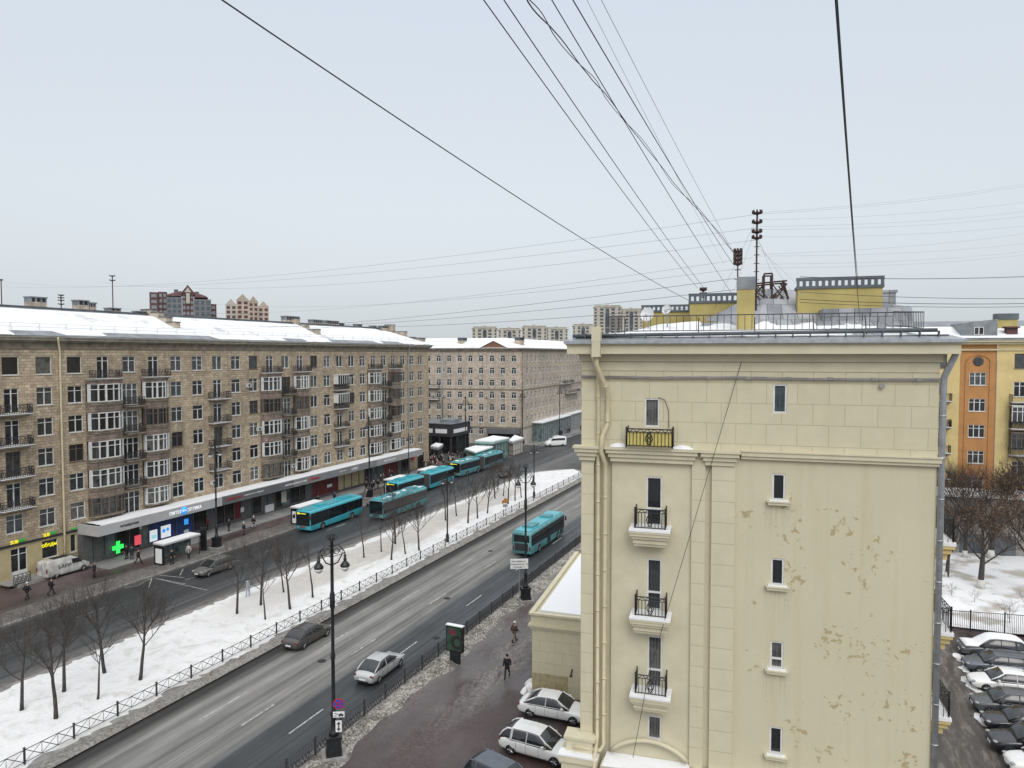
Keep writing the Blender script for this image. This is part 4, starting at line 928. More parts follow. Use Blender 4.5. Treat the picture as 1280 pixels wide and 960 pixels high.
facade(m, (0, .12, 0), e, n, 1.25, 4.42, 0, 20.25, [h[:4] for h in hl[1:]], .18, 1)
facade(m, (0, .06, 0), e, n, 6.05, L, 0, 20.25, [h[:4] for h in hr[1:]], .18, 2)
m.box(0, .52, 0, .5, 0, 20.25, 3); m.box(.52, 1.25, .3, .5, 0, 20.25, 1); m.box(4.42, 4.94, 0, .5, 0, 20.25, 3); m.box(4.94, 5.18, .16, .5, 0, 20.2, 1); m.box(5.18, 6.05, -.03, .5, 0, 20.25, 3)
m.quad((0, 0, 0), (0, DP, 0), (0, DP, 23.9), (0, 0, 23.9), 1); m.quad((L, 0, 0), (L, DP, 0), (L, DP, 23.9), (L, 0, 23.9), 1); m.quad((0, DP, 0), (L, DP, 0), (L, DP, 23.9), (0, DP, 23.9), 1)
m.box(L-.0, L+.001, .06, .1, 0, 20.2, 1)
m.build('wall', ['yellow_blocks', 'yellow_trim', 'yellow_plain', 'yellow_pilaster'], yb)
# mouldings
m = MB()
def capm(x0, x1, d=.0, z=20.28):
    for dz0, dz1, dd in ((-.1, 0, .3), (-.25, -.1, .24), (-.42, -.25, .15), (-.6, -.42, .07)): m.box(x0-dd, x1+dd, -(d+dd), .12, z+dz0, z+dz1-.003)
capm(-.0, .52, .05); capm(1.28, 4.4, .02); capm(5.0, 5.95, .03); 
m.box(4.72, 4.97, -.12, .1, 19.95, 20.25); m.box(6.26, L+.1, -.16, .1, 20.1, 20.26); m.box(6.26, L+.05, -.09, .1, 19.98, 20.097); m.box(6.26, L+.12, -.2, .12, 20.262, 20.31)
m.box(0, L, -.03, 0, 23.35, 23.7); m.box(-.08, L+.08, -.1, -.002, 23.72, 23.98); m.box(-.16, L+.16, -.2, -.002, 23.982, 24.02)
m.build('moulding', 'yellow_trim', yb)
m = MB(); m.box(-.5, L+.5, -.56, .3, 24.02, 24.36); m.box(-.55, L+.6, -.62, .3, 24.362, 24.5); m.build('cornice', 'yellow_trim', yb)
m = MB(); m.box(-.6, L+.65, -.7, -.1, 24.505, 24.53); m.box(-.6, L+.65, -.72, -.69, 24.42, 24.53)
m.add([(-.6, -.7, 24.53), (L+.65, -.7, 24.53), (L+.2, -.1, 24.72), (-.2, -.1, 24.72)], [(0, 1, 2, 3)]); m.build('eaves_flashing', 'galv', yb)
m = MB(); m.tube([(-.3, -.35, 24.74), (L-.2, -.35, 24.86)], .07, 8)
for k in range(22): m.box(.2+k*.6, .24+k*.6, -.44, -.26, 24.66, 24.84)
m.build('gutter', 'roof_metal_dark', yb)
# bottom ledge with arch, snow on top
m = MB(); m.box(-.65, .75, -.7, .3, 6.7, 7.3); m.box(-.75, .85, -.8, .3, 7.3, 7.55); m.box(-.5, .6, -.45, .3, 7.55, 8.1); m.box(-.6, .7, -.5, .3, 8.1, 8.22)
m.box(.95, 4.6, -.62, .11, 6.9, 7.3); m.box(4.6, L, -.35, .04, 7.3, 7.5)
pts = [(1.35+3.0*k/16, -.12, 7.72+.62*sin(pi*k/16)**.7) for k in range(17)]
m.tube(pts, .1, 6); m.build('ledge', 'yellow_trim', yb)
m = MB(); m.prism([(1.0, -.66), (1.9, -.6), (3.4, -.67), (4.5, -.5), (4.4, .1), (1.1, .1)], 7.302, lambda x, y: 7.36+.2*(y > 0)+.05*sin(x*5)); m.box(-.76, .86, -.82, -.3, 7.553, 7.62); m.build('snow_cover', 'snow', yb)
# windows
for (a, b, z0, z1, st) in hl: put_window(yb, ((a+b)/2, .0 if z0 > 20 else .12, z0), 0, b-a, z1-z0, st, 'white_frame', .08, z0 < 9)
for (a, b, z0, z1, st) in hr:
    put_window(yb, ((a+b)/2, .0 if z0 > 20 else .06, z0), 0, b-a, z1-z0, st, 'white_frame', .08, False)
    if z0 < 20: m = MB(); m.box(a-.14, b+.14, -.12, .055, z0-.16, z0-.06); m.box(a-.18, b+.18, -.16, .055, z0-.058, z0-.01); m.box(a-.1, b+.1, -.1, .05, z0-.008, z0+.03, 1); m.build('window_sill', ['yellow_trim', 'snow'], yb)
# three corbelled balconies and the yellow-panelled top one
for c, z in ((2.86, 17.05), (2.9, 13.55), (2.93, 10.4)):
    m = MB()
    for k, (dz0, dz1, w, d) in enumerate([(-.08, 0, .8, .82), (-.2, -.083, .77, .78), (-.32, -.203, .72, .7), (-.52, -.323, .66, .6), (-.64, -.523, .62, .52)]): m.box(c-w, c+w, -d, .11, z+dz0, z+dz1)
    o = m.build('balcony', 'yellow_trim', yb); put('railing', rail_mesh(1.18, .62, .8, 'orn', step=.13), o, (c, .05, z+.04))
    m = MB(); m.prism([(c-.8, -.84), (c+.8, -.84), (c+.8, .1), (c-.8, .1)], z+.002, lambda x, y: z+.07+.05*(y > 0)); m.build('snow_cover', 'snow', o)
o = put('balcony_railing', rail_mesh(1.78, .62, .74, 'orn', step=.14), yb, (2.8, .05, 20.33)); m = MB(); m.box(1.95, 3.65, -.52, -.5, 20.38, 20.95)
m.build('panel', 'panel_yellow', o, (-2.8, -.05, -20.33))
for cx, w in ((1.55, .8), (4.05, .9)):
    m = MB(); n_ = 14; vs = [(cx+cos(2*pi*k/n_)*w/2, -.12+sin(2*pi*k/n_)*.17, 20.284) for k in range(n_)]+[(cx+cos(2*pi*k/n_)*w*.3, -.08+sin(2*pi*k/n_)*.1, 20.4) for k in range(n_)]+[(cx, -.06, 20.44)]
    m.add(vs, [(k, (k+1) % n_, n_+(k+1) % n_, n_+k) for k in range(n_)]+[(n_+k, n_+(k+1) % n_, 2*n_) for k in range(n_)], 0, True); m.build('snow_cover', 'snow', yb)
# pipes
def pipe(pts, r=.1, mt='yellow_pipe'):
    m = MB(); m.tube(pts, r, 10)
    for a, b in zip(pts[:-1], pts[1:]):
        a = Vector(a); b = Vector(b); Ln = (b-a).length; k = 1.0
        while k < Ln: q = a+(b-a)*(k/Ln); m.lathe([(r+.015, -.03), (r+.015, .03)], q, 10) if abs((b-a).normalized().z) > .9 else None; k += 1.5
    m.build('drainpipe', mt, yb)
pipe([(.72, -.62, 24.55), (.72, -.6, 23.6), (1.08, -.3, 22.6), (1.1, -.12, 22.3), (1.1, -.12, 21.2), (.92, -.3, 20.7), (.88, -.4, 20.1), (1.0, -.12, 19.6), (1.02, -.1, 19.2), (1.02, -.1, 7.95), (.9, -.3, 7.75), (-.2, -.5, 7.85)], .095)
pipe([(.5, -.55, 24.1), (.7, -.12, 23.3), (.72, -.1, 20.5), (.74, -.1, 8.2), (.74, -.75, 7.6), (.7, -.9, 6.2), (.7, -.9, 1)], .08)
m = MB(); m.box(.55, .9, -.85, -.5, 24.5, 25.1); m.box(.56, .89, -.84, -.51, 23.9, 24.5); m.build('drain_hopper', 'yellow_trim', yb)
pipe([(L+.4, -.35, 24.35), (L+.4, -.3, 24.0), (L+.13, -.05, 23.2), (L+.13, 0, 22.8), (L+.13, 0, .5)], .11, 'galv')
m = MB()
for z in (23.08, 23.13): m.tube([(0, -.1, z), (3, -.1, z-.03), (6, -.1, z+.01), (9, -.1, z-.03), (L, -.1, z)], .025, 5)
m.lathe([(.1, 0), (.1, .03)], (11.1, -.12, 22.86), 10, 0, 'y')
for k in range(9): m.box(.6+k*1.45, .75+k*1.45, -.14, 0, 23.05, 23.15)
m.build('cable', 'concrete', yb)
# grey surface cable loop beside the top window
m = MB(); m.tube([(3.1, -.04, 22.3), (3.35, -.05, 22.2), (3.5, -.05, 21.8), (3.52, -.05, 21.1)], .012, 4); m.tube([(6.3, -.02, 24), (4.4, -.6, 17), (2.9, -.9, 11.5), (2.3, -.9, 8)], .01, 4); m.build('cable', 'wire', yb)
# balconies on the hidden long side, peeping out at the right
for y, z in ((1.9, 16.85), (1.9, 13.5), (1.9, 10.3)):
    for k, yy in enumerate((y,)):
        m = MB(); m.box(L, L+.8, yy-1.3, yy+1.3, z, z+.12); m.box(L, L+.72, yy-1.2, yy+1.2, z-.2, z-.003); m.box(L, L+.6, yy-1.1, yy+1.1, z-.45, z-.203); o = m.build('side_balcony', 'bldg_yellow', yb)
        put('railing', rail_mesh(2.4, .76, 1.0, 'bars'), o, (L, yy, z+.13), pi/2); m = MB(); m.box(L+.02, L+.83, yy-1.32, yy+1.3, z+.123, z+.25); m.build('snow_cover', 'snow', o)
# roof surfaces
m = MB(); NXr, NYr = 60, 30
def yrz(x, y):
    z = 24.7+min(y+.1, 3.5)*.13*min(1, max(0, x+.2)/3)*min(1, max(0, L+.2-x)/1.5)+min(max(0, y-3.5)*.3, max(0, x-1)*.07, max(0, 12.6-x)*.3)
    return z
vs = [(-.2+(L+.4)*i/NXr, -.3+7.3*j/NYr, 0) for i in range(NXr+1) for j in range(NYr+1)]
vs = [(x, y, yrz(x, y)) for x, y, _ in vs]; fsq = [(i*(NYr+1)+j, (i+1)*(NYr+1)+j, (i+1)*(NYr+1)+j+1, i*(NYr+1)+j+1) for i in range(NXr) for j in range(NYr)]
m.add(vs, fsq, 0, True); m.build('roof', 'roof_seam', yb)
s_ = MB(); vs2 = []
for x, y, z in vs:
    n_ = mnoise.noise(Vector((x*.9, y*1.2, 4))); k = .07+.09*n_
    if y > 3.9+.6*n_ and x > 4.5: k = -.1
    if x > 9.2 and n_ > .12-.08*(x-9): k = -.1
    if y < -.12: k = -.03
    vs2.append((x, y, z+k))
s_.add(vs2, fsq, 0, True); s_.build('snow_cover', 'snow_roof', yb)
# hipped grey metal roofs rising behind
def rp(u, v, off): return Wl(u, v, off)
m = MB()
A = rp(945, 410, -4.2); Bq = rp(1142, 408, -4.2); A.z = 25.2; Bq.z = 25.2
P1 = rp(958, 361, -8); P2 = rp(1140, 384, -6.5)
m.add([A, Bq, P2, P1], [(0, 1, 2, 3)]); P3 = rp(1000, 363, -8.5)
m.add([P1, P3, P2], [(0, 2, 1)]); P4 = rp(880, 400, -8); m.add([P4, A, P1], [(0, 1, 2)])
m.box(9.6, 12.3, 4.4, 6.4, 25.2, 25.95)
q5 = rp(1103, 366, -7.2); q6 = rp(1120, 366, -7.2); m.box(q5.x-.3, q6.x, 7.2, 8.5, 25.5, q5.z); m.box(q5.x-.3, q6.x+.06, 7.15, 8.55, q5.z+.002, q5.z+.12)
m.build('upper_roof', 'roof_seam', yb)
# ventilation blocks: yellow body, grey slotted crown
def vent(x0, x1, y0, y1, z0, z1, zc, n, tilt=0):
    m = MB(); m.box(x0, x1, y0, y1, z0, z1, 0); o = m.build('ventilation_block', 'mustard', yb); m = MB()
    st = (x1-x0)/n; c = (zc-z1)
    m.box(x0-.06, x1+.06, y0-.06, y1+.06, z1+.002, z1+c*.25); m.box(x0-.06, x1+.06, y0-.06, y0+.3, zc-c*.25, zc)
    for k in range(n+1): xx = x0+k*st; m.box(max(x0-.05, xx-st*.24), min(x1+.05, xx+st*.24), y0-.05, y0+.1, z1+c*.252, zc-c*.252)
    m.build('slotted_crown', 'roof_metal_dark', o)
q0 = rp(997, 384, -5.6); q1 = rp(1103, 380, -5.6); zt = rp(1050, 346, -5.6).z; zm = rp(1050, 359, -5.6).z
vent(q0.x, q1.x, 5.6, 6.6, 25.3, zm-.05, zt, 13)
q0 = rp(862, 395, -8.5); q1 = rp(921, 395, -8.5); vent(q0.x, q1.x+.3, 8.5, 9.6, 25, rp(890, 379, -8.5).z, rp(890, 366.5, -8.5).z, 10)
q0 = rp(803, 395, -10.5); q1 = rp(861, 395, -10.5); vent(q0.x, q1.x, 10.5, 11.6, 25, rp(830, 390, -10.5).z, rp(830, 381, -10.5).z, 10)
q0 = rp(921, 410, -1.6); q1 = rp(943, 410, -1.6); zt = rp(930, 346, -1.6).z; zm = rp(930, 362, -1.6).z
m = MB(); m.box(q0.x, q1.x, 1.6, 2.4, 24.7, zm); o = m.build('chimney', 'mustard', yb); m = MB(); m.box(q0.x-.02, q1.x+.02, 1.58, 2.42, zm+.002, zt); m.build('chimney_cap', 'roof_metal', o)
# roof railing
m = MB(); yr = .55; ru = rp(757, 396, -yr); rv = rp(1155, 387, -yr)
zb = 24.95; ztt = 25.55
m.bar((ru.x, yr, ztt), (rv.x, yr, ztt), .035); m.bar((ru.x, yr, zb), (rv.x, yr, zb), .03)
k = ru.x
while k <= rv.x+.01: m.bar((k, yr, zb-.0), (k, yr, ztt), .02); k += .26
for k in (1.7, 4.6, 6.7, 8.8, 10.6): m.bar((k, yr-.35, 24.75), (k, yr, ztt-.1), .035)
for xx in (ru.x, rv.x):
    m.bar((xx, yr, ztt), (xx, 5.5, ztt+.3), .03); m.bar((xx, yr, zb), (xx, 5.5, zb+.3), .03)
    for j in range(20): m.bar((xx, yr+j*.25, zb+.015*j), (xx, yr+j*.25, ztt+.015*j), .02)
m.build('roof_railing', 'fence_iron', yb)
# satellite dishes
def dish(u, v, r, off, nm, lab):
    r *= 1.05
    p = Wr(u, v, -off); o = empty(nm, (p.x, p.y, p.z-1.0), 0, lab, 'satellite dish', 'satellite dishes on the yellow building roof')
    m = MB(); prof = [(.02, .22*r), (r*.5, .17*r), (r*.8, .07*r), (r, -.06*r), (r*1.02, -.07*r), (r, -.02*r), (r*.5, .2*r)]
    m.lathe(prof, (0, 0, 0), 24, 0, 'y'); b = m.build('reflector', 'dish', o, (0, 0, 1.0)); b.rotation_euler = (R(-14), 0, R(-14))
    m = MB(); m.bar((0, .25, 0), (0, .25, 1.1), .05); m.build('mast', 'galv', o); m = MB(); m.bar((0, 0, .6), (0, -.7*r, .9), .025); m.lathe([(.05, -.05), (.06, .05)], (0, -.75*r, .93), 8); m.build('feed_arm', 'galv', o)
dish(809, 393, .3, 3.2, 'satellite_dish', 'large white satellite dish on the yellow building roof behind the railing'); dish(833, 387, .2, 3.0, 'satellite_dish', 'small white satellite dish right of the large one on the yellow building roof')
# telephone masts with insulator racks
def rack_mast(p, h, racks, lab, thick=.06, rw=.42, grp='roof masts with insulators'):
    o = empty('cable_mast', p, 0, lab, 'mast', grp); m = MB(); m.tube([(0, 0, 0), (0, 0, h)], thick, 6); m.build('pole', 'rust', o)
    for z in racks:
        m = MB(); m.lathe([(rw*.35, -.05), (rw*.8, 0), (rw, .03), (rw*.9, .06), (rw*.3, .05)], (0, 0, z), 10)
        for k in range(8): a = k*pi/4; m.tube([(rw*cos(a), rw*sin(a), z), (rw*cos(a), rw*sin(a), z+.16)], .035, 4)
        m.build('insulator_rack', 'rust', o)
    m = MB(); z = .3
    while z < h-.4: m.bar((-.12, 0, z), (.12, 0, z), .03); z += .38
    m.build('rungs', 'rust', o)
    return o
p = Wr(945, 375, -6); pz = Wr(945, 264, -6).z
M1 = rack_mast((p.x, p.y, 25.6), pz-25.6, [pz-25.6-.12, pz-25.6-.55, pz-25.6-.98, pz-25.6-1.25], 'tall mast with three insulator crowns above the lattice frame on the yellow building roof', .045, .2)
p2 = Wr(922, 350, -2.2); pz2 = Wr(922, 315, -2.2).z
M2 = rack_mast((p2.x, p2.y, 26.8), pz2-26.8, [pz2-26.8-.02, pz2-26.8-.17, pz2-26.8-.34, pz2-26.8-.52], 'short mast with stacked insulators on the yellow chimney', .03, .15)
p3 = Wr(879, 366, -9); rack_mast((p3.x, p3.y, 26.6), .75, [.4, .65], 'tiny insulator mast on the left ventilation block of the yellow building', .03, .15)
# rusty lattice frame
o = empty('lattice_frame', Wr(958, 380, -7), AZ, 'rusty steel lattice frame on the yellow building roof beside the tall mast', 'frame'); o.location.z = 25.75; o.scale = (1.2, 1.2, 1.08); m = MB()
zz0, zz1, zz2 = .6, 1.45, 1.9
for y in (0, .9):
    X0 = [-.65, -.1, .25, .85]
    m.bar((-.75, y, zz1), (.75, y, zz1+.12), .06); m.bar((-.7, y, zz0), (.85, y, zz0+.1), .06); m.bar((-.75, y, zz1), (-.7, y, zz0-.1), .06); m.bar((.6, y, zz1+.1), (.95, y, zz0-.4), .07)
    m.bar((-.1, y, zz0), (-.1, y, zz2), .06); m.bar((.2, y, zz0), (.2, y, zz2), .06); m.bar((-.1, y, zz2), (.2, y, zz2), .06)
    for a, b in ((-.75, -.1), (-.1, -.75), (.2, .75), (.75, .2), (-.75, .2), (-.4, .2), (.75, -.1), (.5, .9), (-.75, -.45)): m.bar((a, y, zz1), (b, y, zz0), .045)
    m.bar((-.3, y, 0), (.35, y, zz0+.4), .09); m.bar((-.3, y, 0), (-.3, y, zz0), .06); m.bar((.0, y, .1), (.6, y, zz0+.3), .07)
for x in (-.7, -.1, .2, .7): m.bar((x, 0, zz0), (x, .9, zz0), .05); m.bar((x, 0, zz1), (x, .9, zz1), .05)
m.build('truss', 'rust', o); m = MB(); 
for k in range(10): m.box(-.6+k*.13, -.53+k*.13, -.05+.08*(k % 3), .2, zz0-.2, zz0+.15)
m.build('insulators', 'rust', o)

# ================================================================== ANNEX
p = G(665, 868, .0); an = empty('annex', (p.x, p.y, 0), AZ, 'low flat roofed yellow annex with snow on its roof, left of the tall end wall', 'building')
m = MB(); m.box(0, 9, 0, 16, 0, 4.75); m.build('wall', 'yellow_blocks', an)
m = MB(); m.box(-.12, 9, -.12, 16, 4.75, 4.95); m.box(-.25, 9, -.25, 16, 4.952, 5.1); m.box(-.06, 9, -.06, 16, 5.102, 5.75); m.box(-.2, 0.15, -.2, 16, 5.752, 5.92); m.box(.152, 9, -.2, .15, 5.752, 5.9); m.build('parapet', 'yellow_trim', an)
m = MB(); m.prism([(.5, .3), (9, .3), (9, 16), (.5, 16)], 5.752, lambda x, y: 5.93+.1*sin(x*2)); m.build('snow_cover', 'snow', an)
m = MB(); m.box(.02, 2.6, -.012, -.002, .0, 1.6); m.build('stain', 'shop_cream', an)
m = MB(); m.tube([(2.9, -.05, 2.2), (2.9, -.5, 2.0)], .05, 6); m.lathe([(.12, 0), (.05, .12)], (2.9, -.5, 1.9), 8); m.build('wall_lamp', 'lamp_iron', an)

# ================================================================== RIGHT BUILDING
p = PF(1222, 500, 92); rbd = empty('apartment_building', (p.x, p.y, 0), AZ, 'yellow apartment block with orange stair bay and round window at the right edge', 'building')
q = 92/F_*1.0; rows_r = [21.7, 18.35, 14.95, 11.55, 8.2, 4.9]
hh = []
def ru_(u): return (u-1222)*q*1.09
for c in (-13.6, -9.6, -4.6, 5.0, 9.2, 13.4, 17.6):
    for r, z in enumerate([22.5, 18.9, 15.5, 12.1, 8.7, 5.3, 2]):
        w = 2.0; hh.append((c-w/2, c+w/2, z-.3, z+1.6, c, r))
oh = [(-.95, .95, z, z+1.65) for z in (20.0, 16.6, 13.2, 9.8, 6.4)]
m = MB(); facade(m, (0, 0, 0), e, n, -20, -2.1, 0, 25.6, [h[:4] for h in hh if h[4] < -2], .2, 0); facade(m, (0, 0, 0), e, n, 2.1, 22, 0, 25.6, [h[:4] for h in hh if h[4] > 2], .2, 0)
facade(m, (0, .15, 0), e, n, -2.1, 2.1, 0, 25.6, oh, .2, 1)
m.quad((-20, 0, 0), (-20, 14, 0), (-20, 14, 25.6), (-20, 0, 25.6)); m.quad((22, 0, 0), (22, 14, 0), (22, 14, 25.6), (22, 0, 25.6))
m.box(-1.45, -1.3, .05, .149, 0, 23, 1); m.box(1.3, 1.45, .05, .149, 0, 23, 1)
m.build('wall', ['bldg_yellow', 'bldg_orange'], rbd)
m = MB(); m.lathe([(.62, -.03), (.62, .02), (.5, .02)], (0, .13, 23.1), 18, 0, 'y'); o = m.build('round_window', 'brown_frame', rbd); m = MB(); m.lathe([(.5, -.04), (.5, -.02)], (0, .13, 23.1), 18, 0, 'y'); m.build('pane', 'pane_far', o)
pts = [(1.38*cos(a), .1, 22.9+1.0*sin(a)) for a in [pi*k/10 for k in range(11)]]; m = MB(); m.tube(pts, .07, 4); m.build('arch_moulding', 'bldg_orange', rbd)
for h in hh: put_window(rbd, (h[4], 0, h[2]), 0, 2.0, 1.9, '3' if h[5] else 'S0', 'white_frame' if h[5] else 'brown_frame', .12)
for h in oh: put_window(rbd, (0, .15, h[2]), 0, 1.9, 1.65, '3', 'white_frame', .12)
for c in (-9.6, -4.6, 5.0, 9.2):
    for r in (1, 2, 3, 4): 
        z = [22.5, 18.9, 15.5, 12.1, 8.7][r]-1.0; balcony(rbd, (c, 0, z), 0, 2.9, 1.0, 'bars' if r != 2 else 'greek', True, 1.0)
for c, r, mt in ((5.0, 2, 'white_frame'), (5.0, 3, 'brown_frame'), (9.2, 2, 'brown_frame')):
    z = [22.5, 18.9, 15.5, 12.1][r]-1.0; m = MB()
    for k in range(6): m.box(c-1.45+k*.56, c-1.37+k*.56, -1.0, -.94, z+1, z+2.9)
    m.box(c-1.45, c+1.45, -1.0, -.94, z+2.8, z+2.95); m.box(c-1.45, c+1.45, -1.0, -.94, z+2.2, z+2.28); m.box(c-1.5, c+1.5, -1.05, 0, z+2.96, z+3.05); o = m.build('glazed_enclosure', mt, rbd)
    m = MB(); m.box(c-1.4, c+1.4, -.95, -.01, z+1, z+2.8); m.build('pane', 'pane_far', o)
m = MB()
for z0, z1, d in ((24.5, 24.7, .15), (25.3, 25.6, .4), (25.6, 25.85, .7)): m.box(-20.5, 22.5, -d, .3, z0, z1-.003)
m.build('cornice', 'trim_cream', rbd)
m = MB(); m.add([(-20.6, -.8, 25.86), (22.6, -.8, 25.86), (22.6, 7, 28.6), (-20.6, 7, 28.6), (22.6, 14.5, 25.86), (-20.6, 14.5, 25.86)], [(0, 1, 2, 3), (3, 2, 4, 5)]); m.build('roof', 'roof_metal', rbd)
m = MB(); m.add([(-20.4, -.3, 26.12), (22.4, -.3, 26.12), (22.4, 4.3, 27.75), (-20.4, 4.3, 27.75)], [(0, 1, 2, 3)]); m.build('snow_cover', 'snow_roof', rbd)
m = MB(); m.prism([(-1.9, .6), (2.2, .6), (2.2, 6), (-1.9, 6)], 26.2, lambda x, y: 28.3+.12*x); o = m.build('dormer', 'roof_metal', rbd); put_window(o, (.1, .6, 26.55), 0, 1.1, 1.0, 'M', 'white_frame', -.02, False)
m = MB(); m.box(3.0, 5.4, 3.5, 4.6, 27, 28.6); m.build('chimney', 'mustard', rbd); m = MB(); m.box(2.9, 5.5, 3.4, 4.7, 28.602, 29.4); m.build('chimney', 'roof_metal_dark', rbd); m = MB(); m.box(3.4, 4.6, 1.0, 2.0, 26.3, 27.4); m.box(3.2, 4.8, .8, 2.2, 27.4, 27.6); m.build('chimney', 'brick_red', rbd)
# low garage in front of it
p = G(1215, 640, 0); p = PF(1215, 640, 84); gr = empty('garage', (p.x, p.y, 0), AZ, 'long low grey garage with snow on its roof behind the bare trees', 'garage')
m = MB(); m.box(-9, 16, 0, 5, 0, 3.0+3.8); m.build('wall', 'concrete', gr); m = MB(); m.box(-9.2, 16.2, -.3, 5.2, 6.802, 7.0); m.build('roof', 'roof_metal_dark', gr); m = MB(); m.prism([(-9.1, -.25), (16.1, -.25), (16.1, 5.1), (-9.1, 5.1)], 7.002, lambda x, y: 7.2+.05*sin(x*2)); m.build('snow_cover', 'snow', gr)
for k in range(7): m = MB(); m.box(-8+k*3.4, -5.6+k*3.4, -.06, -.002, 0, 2.6); m.build('garage_door', 'roof_metal_dark', gr)
for k in range(7): m = MB(); m.box(-8+k*3.4, -6.4+k*3.4, -.05, -.002, 4, 5.6); m.build('window', 'pane_far', gr)

# ================================================================== PAVILION, KIOSKS, SHELTERS
p = PY(536, 529, 150); ztop = p.z
pv = empty('pavilion', (p.x, 150, 0.12), 0, 'black modern pavilion with white strip signs at the corner of the square', 'pavilion')
m = MB(); W = PY(564.5, 529, 150).x-p.x
m.box(-8, W, 0, 10, ztop-3.2, ztop-.2); o = m.build('roof_box', 'sign_dark', pv); m = MB(); m.box(-8, W+.2, -.2, 10.2, ztop-.198, ztop); m.box(W*.3, W*.9, 2, 6, ztop+.002, ztop+.7); m.build('roof', 'roof_metal', pv)
m = MB(); m.box(-8, W-.3, 3, 9.8, 0, ztop-3.2); m.build('wall', 'shop_dark', pv)
for x in (.5, W*.45, W-.4): m = MB(); m.box(x-.2, x+.2, .2, .6, 0, ztop-3.2); m.build('column', 'sign_dark', pv)
for a, b in ((-.6, W*.17), (W*.3, W*.8)): m = MB(); m.box(a, b, -.12, -.003, ztop-2.4, ztop-1.4); m.build('sign_strip', 'sign_white', pv)
m = MB(); m.box(W+.003, W+.12, 1, 8, ztop-2.4, ztop-1.5); m.build('sign_strip', 'sign_white', pv)
def kiosk(us, zr, zb, lab, roof, wall, cat='kiosk', trim='kiosk_green', ridge=0, thick=.25):
    P = [G(u, v, zr) for u, v in us]; c = sum(P, Vector((0, 0, 0)))/4
    o = empty('kiosk', (c.x, c.y, .12), 0, lab, cat)
    Q = [(q.x-c.x, q.y-c.y) for q in P]; A = sum(Q[k][0]*Q[(k+1) % 4][1]-Q[(k+1) % 4][0]*Q[k][1] for k in range(4)); Q = Q if A > 0 else Q[::-1]
    m = MB(); m.prism([(x*.88, y*.88) for x, y in Q], 0, zr-.5); m.build('wall', wall, o)
    m = MB(); m.prism(Q, zr-.6, zr-.15); m.build('roof', trim, o)
    m = MB(); m.prism([(x*.99, y*.99) for x, y in Q], zr-.148, zr+.12); m.build('snow_cover', 'snow', o)
    m = MB()
    for k in range(4):
        a, b = Vector((*Q[k], 0))*.885, Vector((*Q[(k+1) % 4], 0))*.885; n_ = max(2, int((b-a).length/1.3))
        for j in range(n_+1): pp = a+(b-a)*j/n_; m.bar(pp+Vector((0, 0, .02)), pp+Vector((0, 0, zr-.62)), .12)
        m.bar(a+Vector((0, 0, 1)), b+Vector((0, 0, 1)), .08)
    m.build('frame', roof, o); return o
kiosk([(581, 562), (604, 555), (616.6, 559.5), (594, 566.6)], 3.4, 0, 'low kiosk with dark green fascia under a snowy pitched roof at the bus stop', 'kiosk_green', 'tower_beige')
kiosk([(594, 551.5), (616.5, 545.5), (637, 548), (617.5, 552.5)], 4.6, 0, 'tall pale green glazed kiosk with flat snowy roof beside the rear bus', 'kiosk_pale', 'kiosk_glass', trim='kiosk_pale')
kiosk([(635.5, 551.6), (643.4, 544.5), (654.7, 548.3), (640.6, 552.5)], 3.4, 0, 'small kiosk with snow roof right of the green glazed kiosk', 'shop_frame', 'tower_beige', trim='grey_fascia')
kiosk([(538, 558.5), (545, 554.5), (554, 556), (548, 560)], 3.0, 0, 'little snow roofed stall under the black pavilion', 'shop_frame', 'shop_dark', trim='grey_fascia')
def shelter(x, y, lab, L=5.2):
    o = empty('bus_shelter', (x, y, .12), 0, lab, 'bus shelter', 'bus shelters along the kerb'); m = MB()
    m.box(-.85, .85, -L/2, L/2, 2.35, 2.5); m.build('roof', 'grey_fascia_light', o); m = MB(); m.box(-.82, .82, -L/2+.03, L/2-.03, 2.502, 2.6); m.build('snow_cover', 'snow', o)
    m = MB()
    for yy in (-L/2+.1, 0, L/2-.1): m.box(-.78, -.7, yy-.04, yy+.04, 0, 2.35)
    for yy in (-L/2+.1, L/2-.1): m.box(.68, .74, yy-.03, yy+.03, 0, 2.35)
    m.build('frame', 'lamp_iron', o); m = MB(); m.box(-.755, -.735, -L/2+.15, L/2-.15, .3, 2.2); m.build('back_panel', 'kiosk_glass', o)
    m = MB(); m.box(-.6, .6, -L/2+.02, -L/2+.16, .15, 2.1); m.build('advert_box', 'lamp_iron', o); m = MB(); m.box(-.5, .5, -L/2+.005, -L/2+.018, .3, 1.95); m.build('poster', 'sign_white', o)
    m = MB(); m.box(-.6, -.2, -1.3, 1.3, .45, .5); m.bar((-.4, -1, 0), (-.4, -1, .45), .05); m.bar((-.4, 1, 0), (-.4, 1, .45), .05); m.build('bench', 'brown_frame', o); return o
a = G(220, 702, .12); sh1 = (a.x+.3, a.y+1.5); shelter(-67.9, a.y+.6, 'bus shelter with snow on its roof and a white poster, nearest the pharmacy')
def sx(u, v, z=2.7): return G(u, v, z)
for (u, v, lab) in ((391, 630, 'bus shelter behind the front turquoise bus'), (495, 596.5, 'bus shelter with a bright snowy roof beside the front of the articulated bus'), (536, 585, 'far bus shelter near the corner of the long block')):
    q_ = G(u, v, 2.7); shelter(max(-70.5, min(-66.6, q_.x)), q_.y, lab)
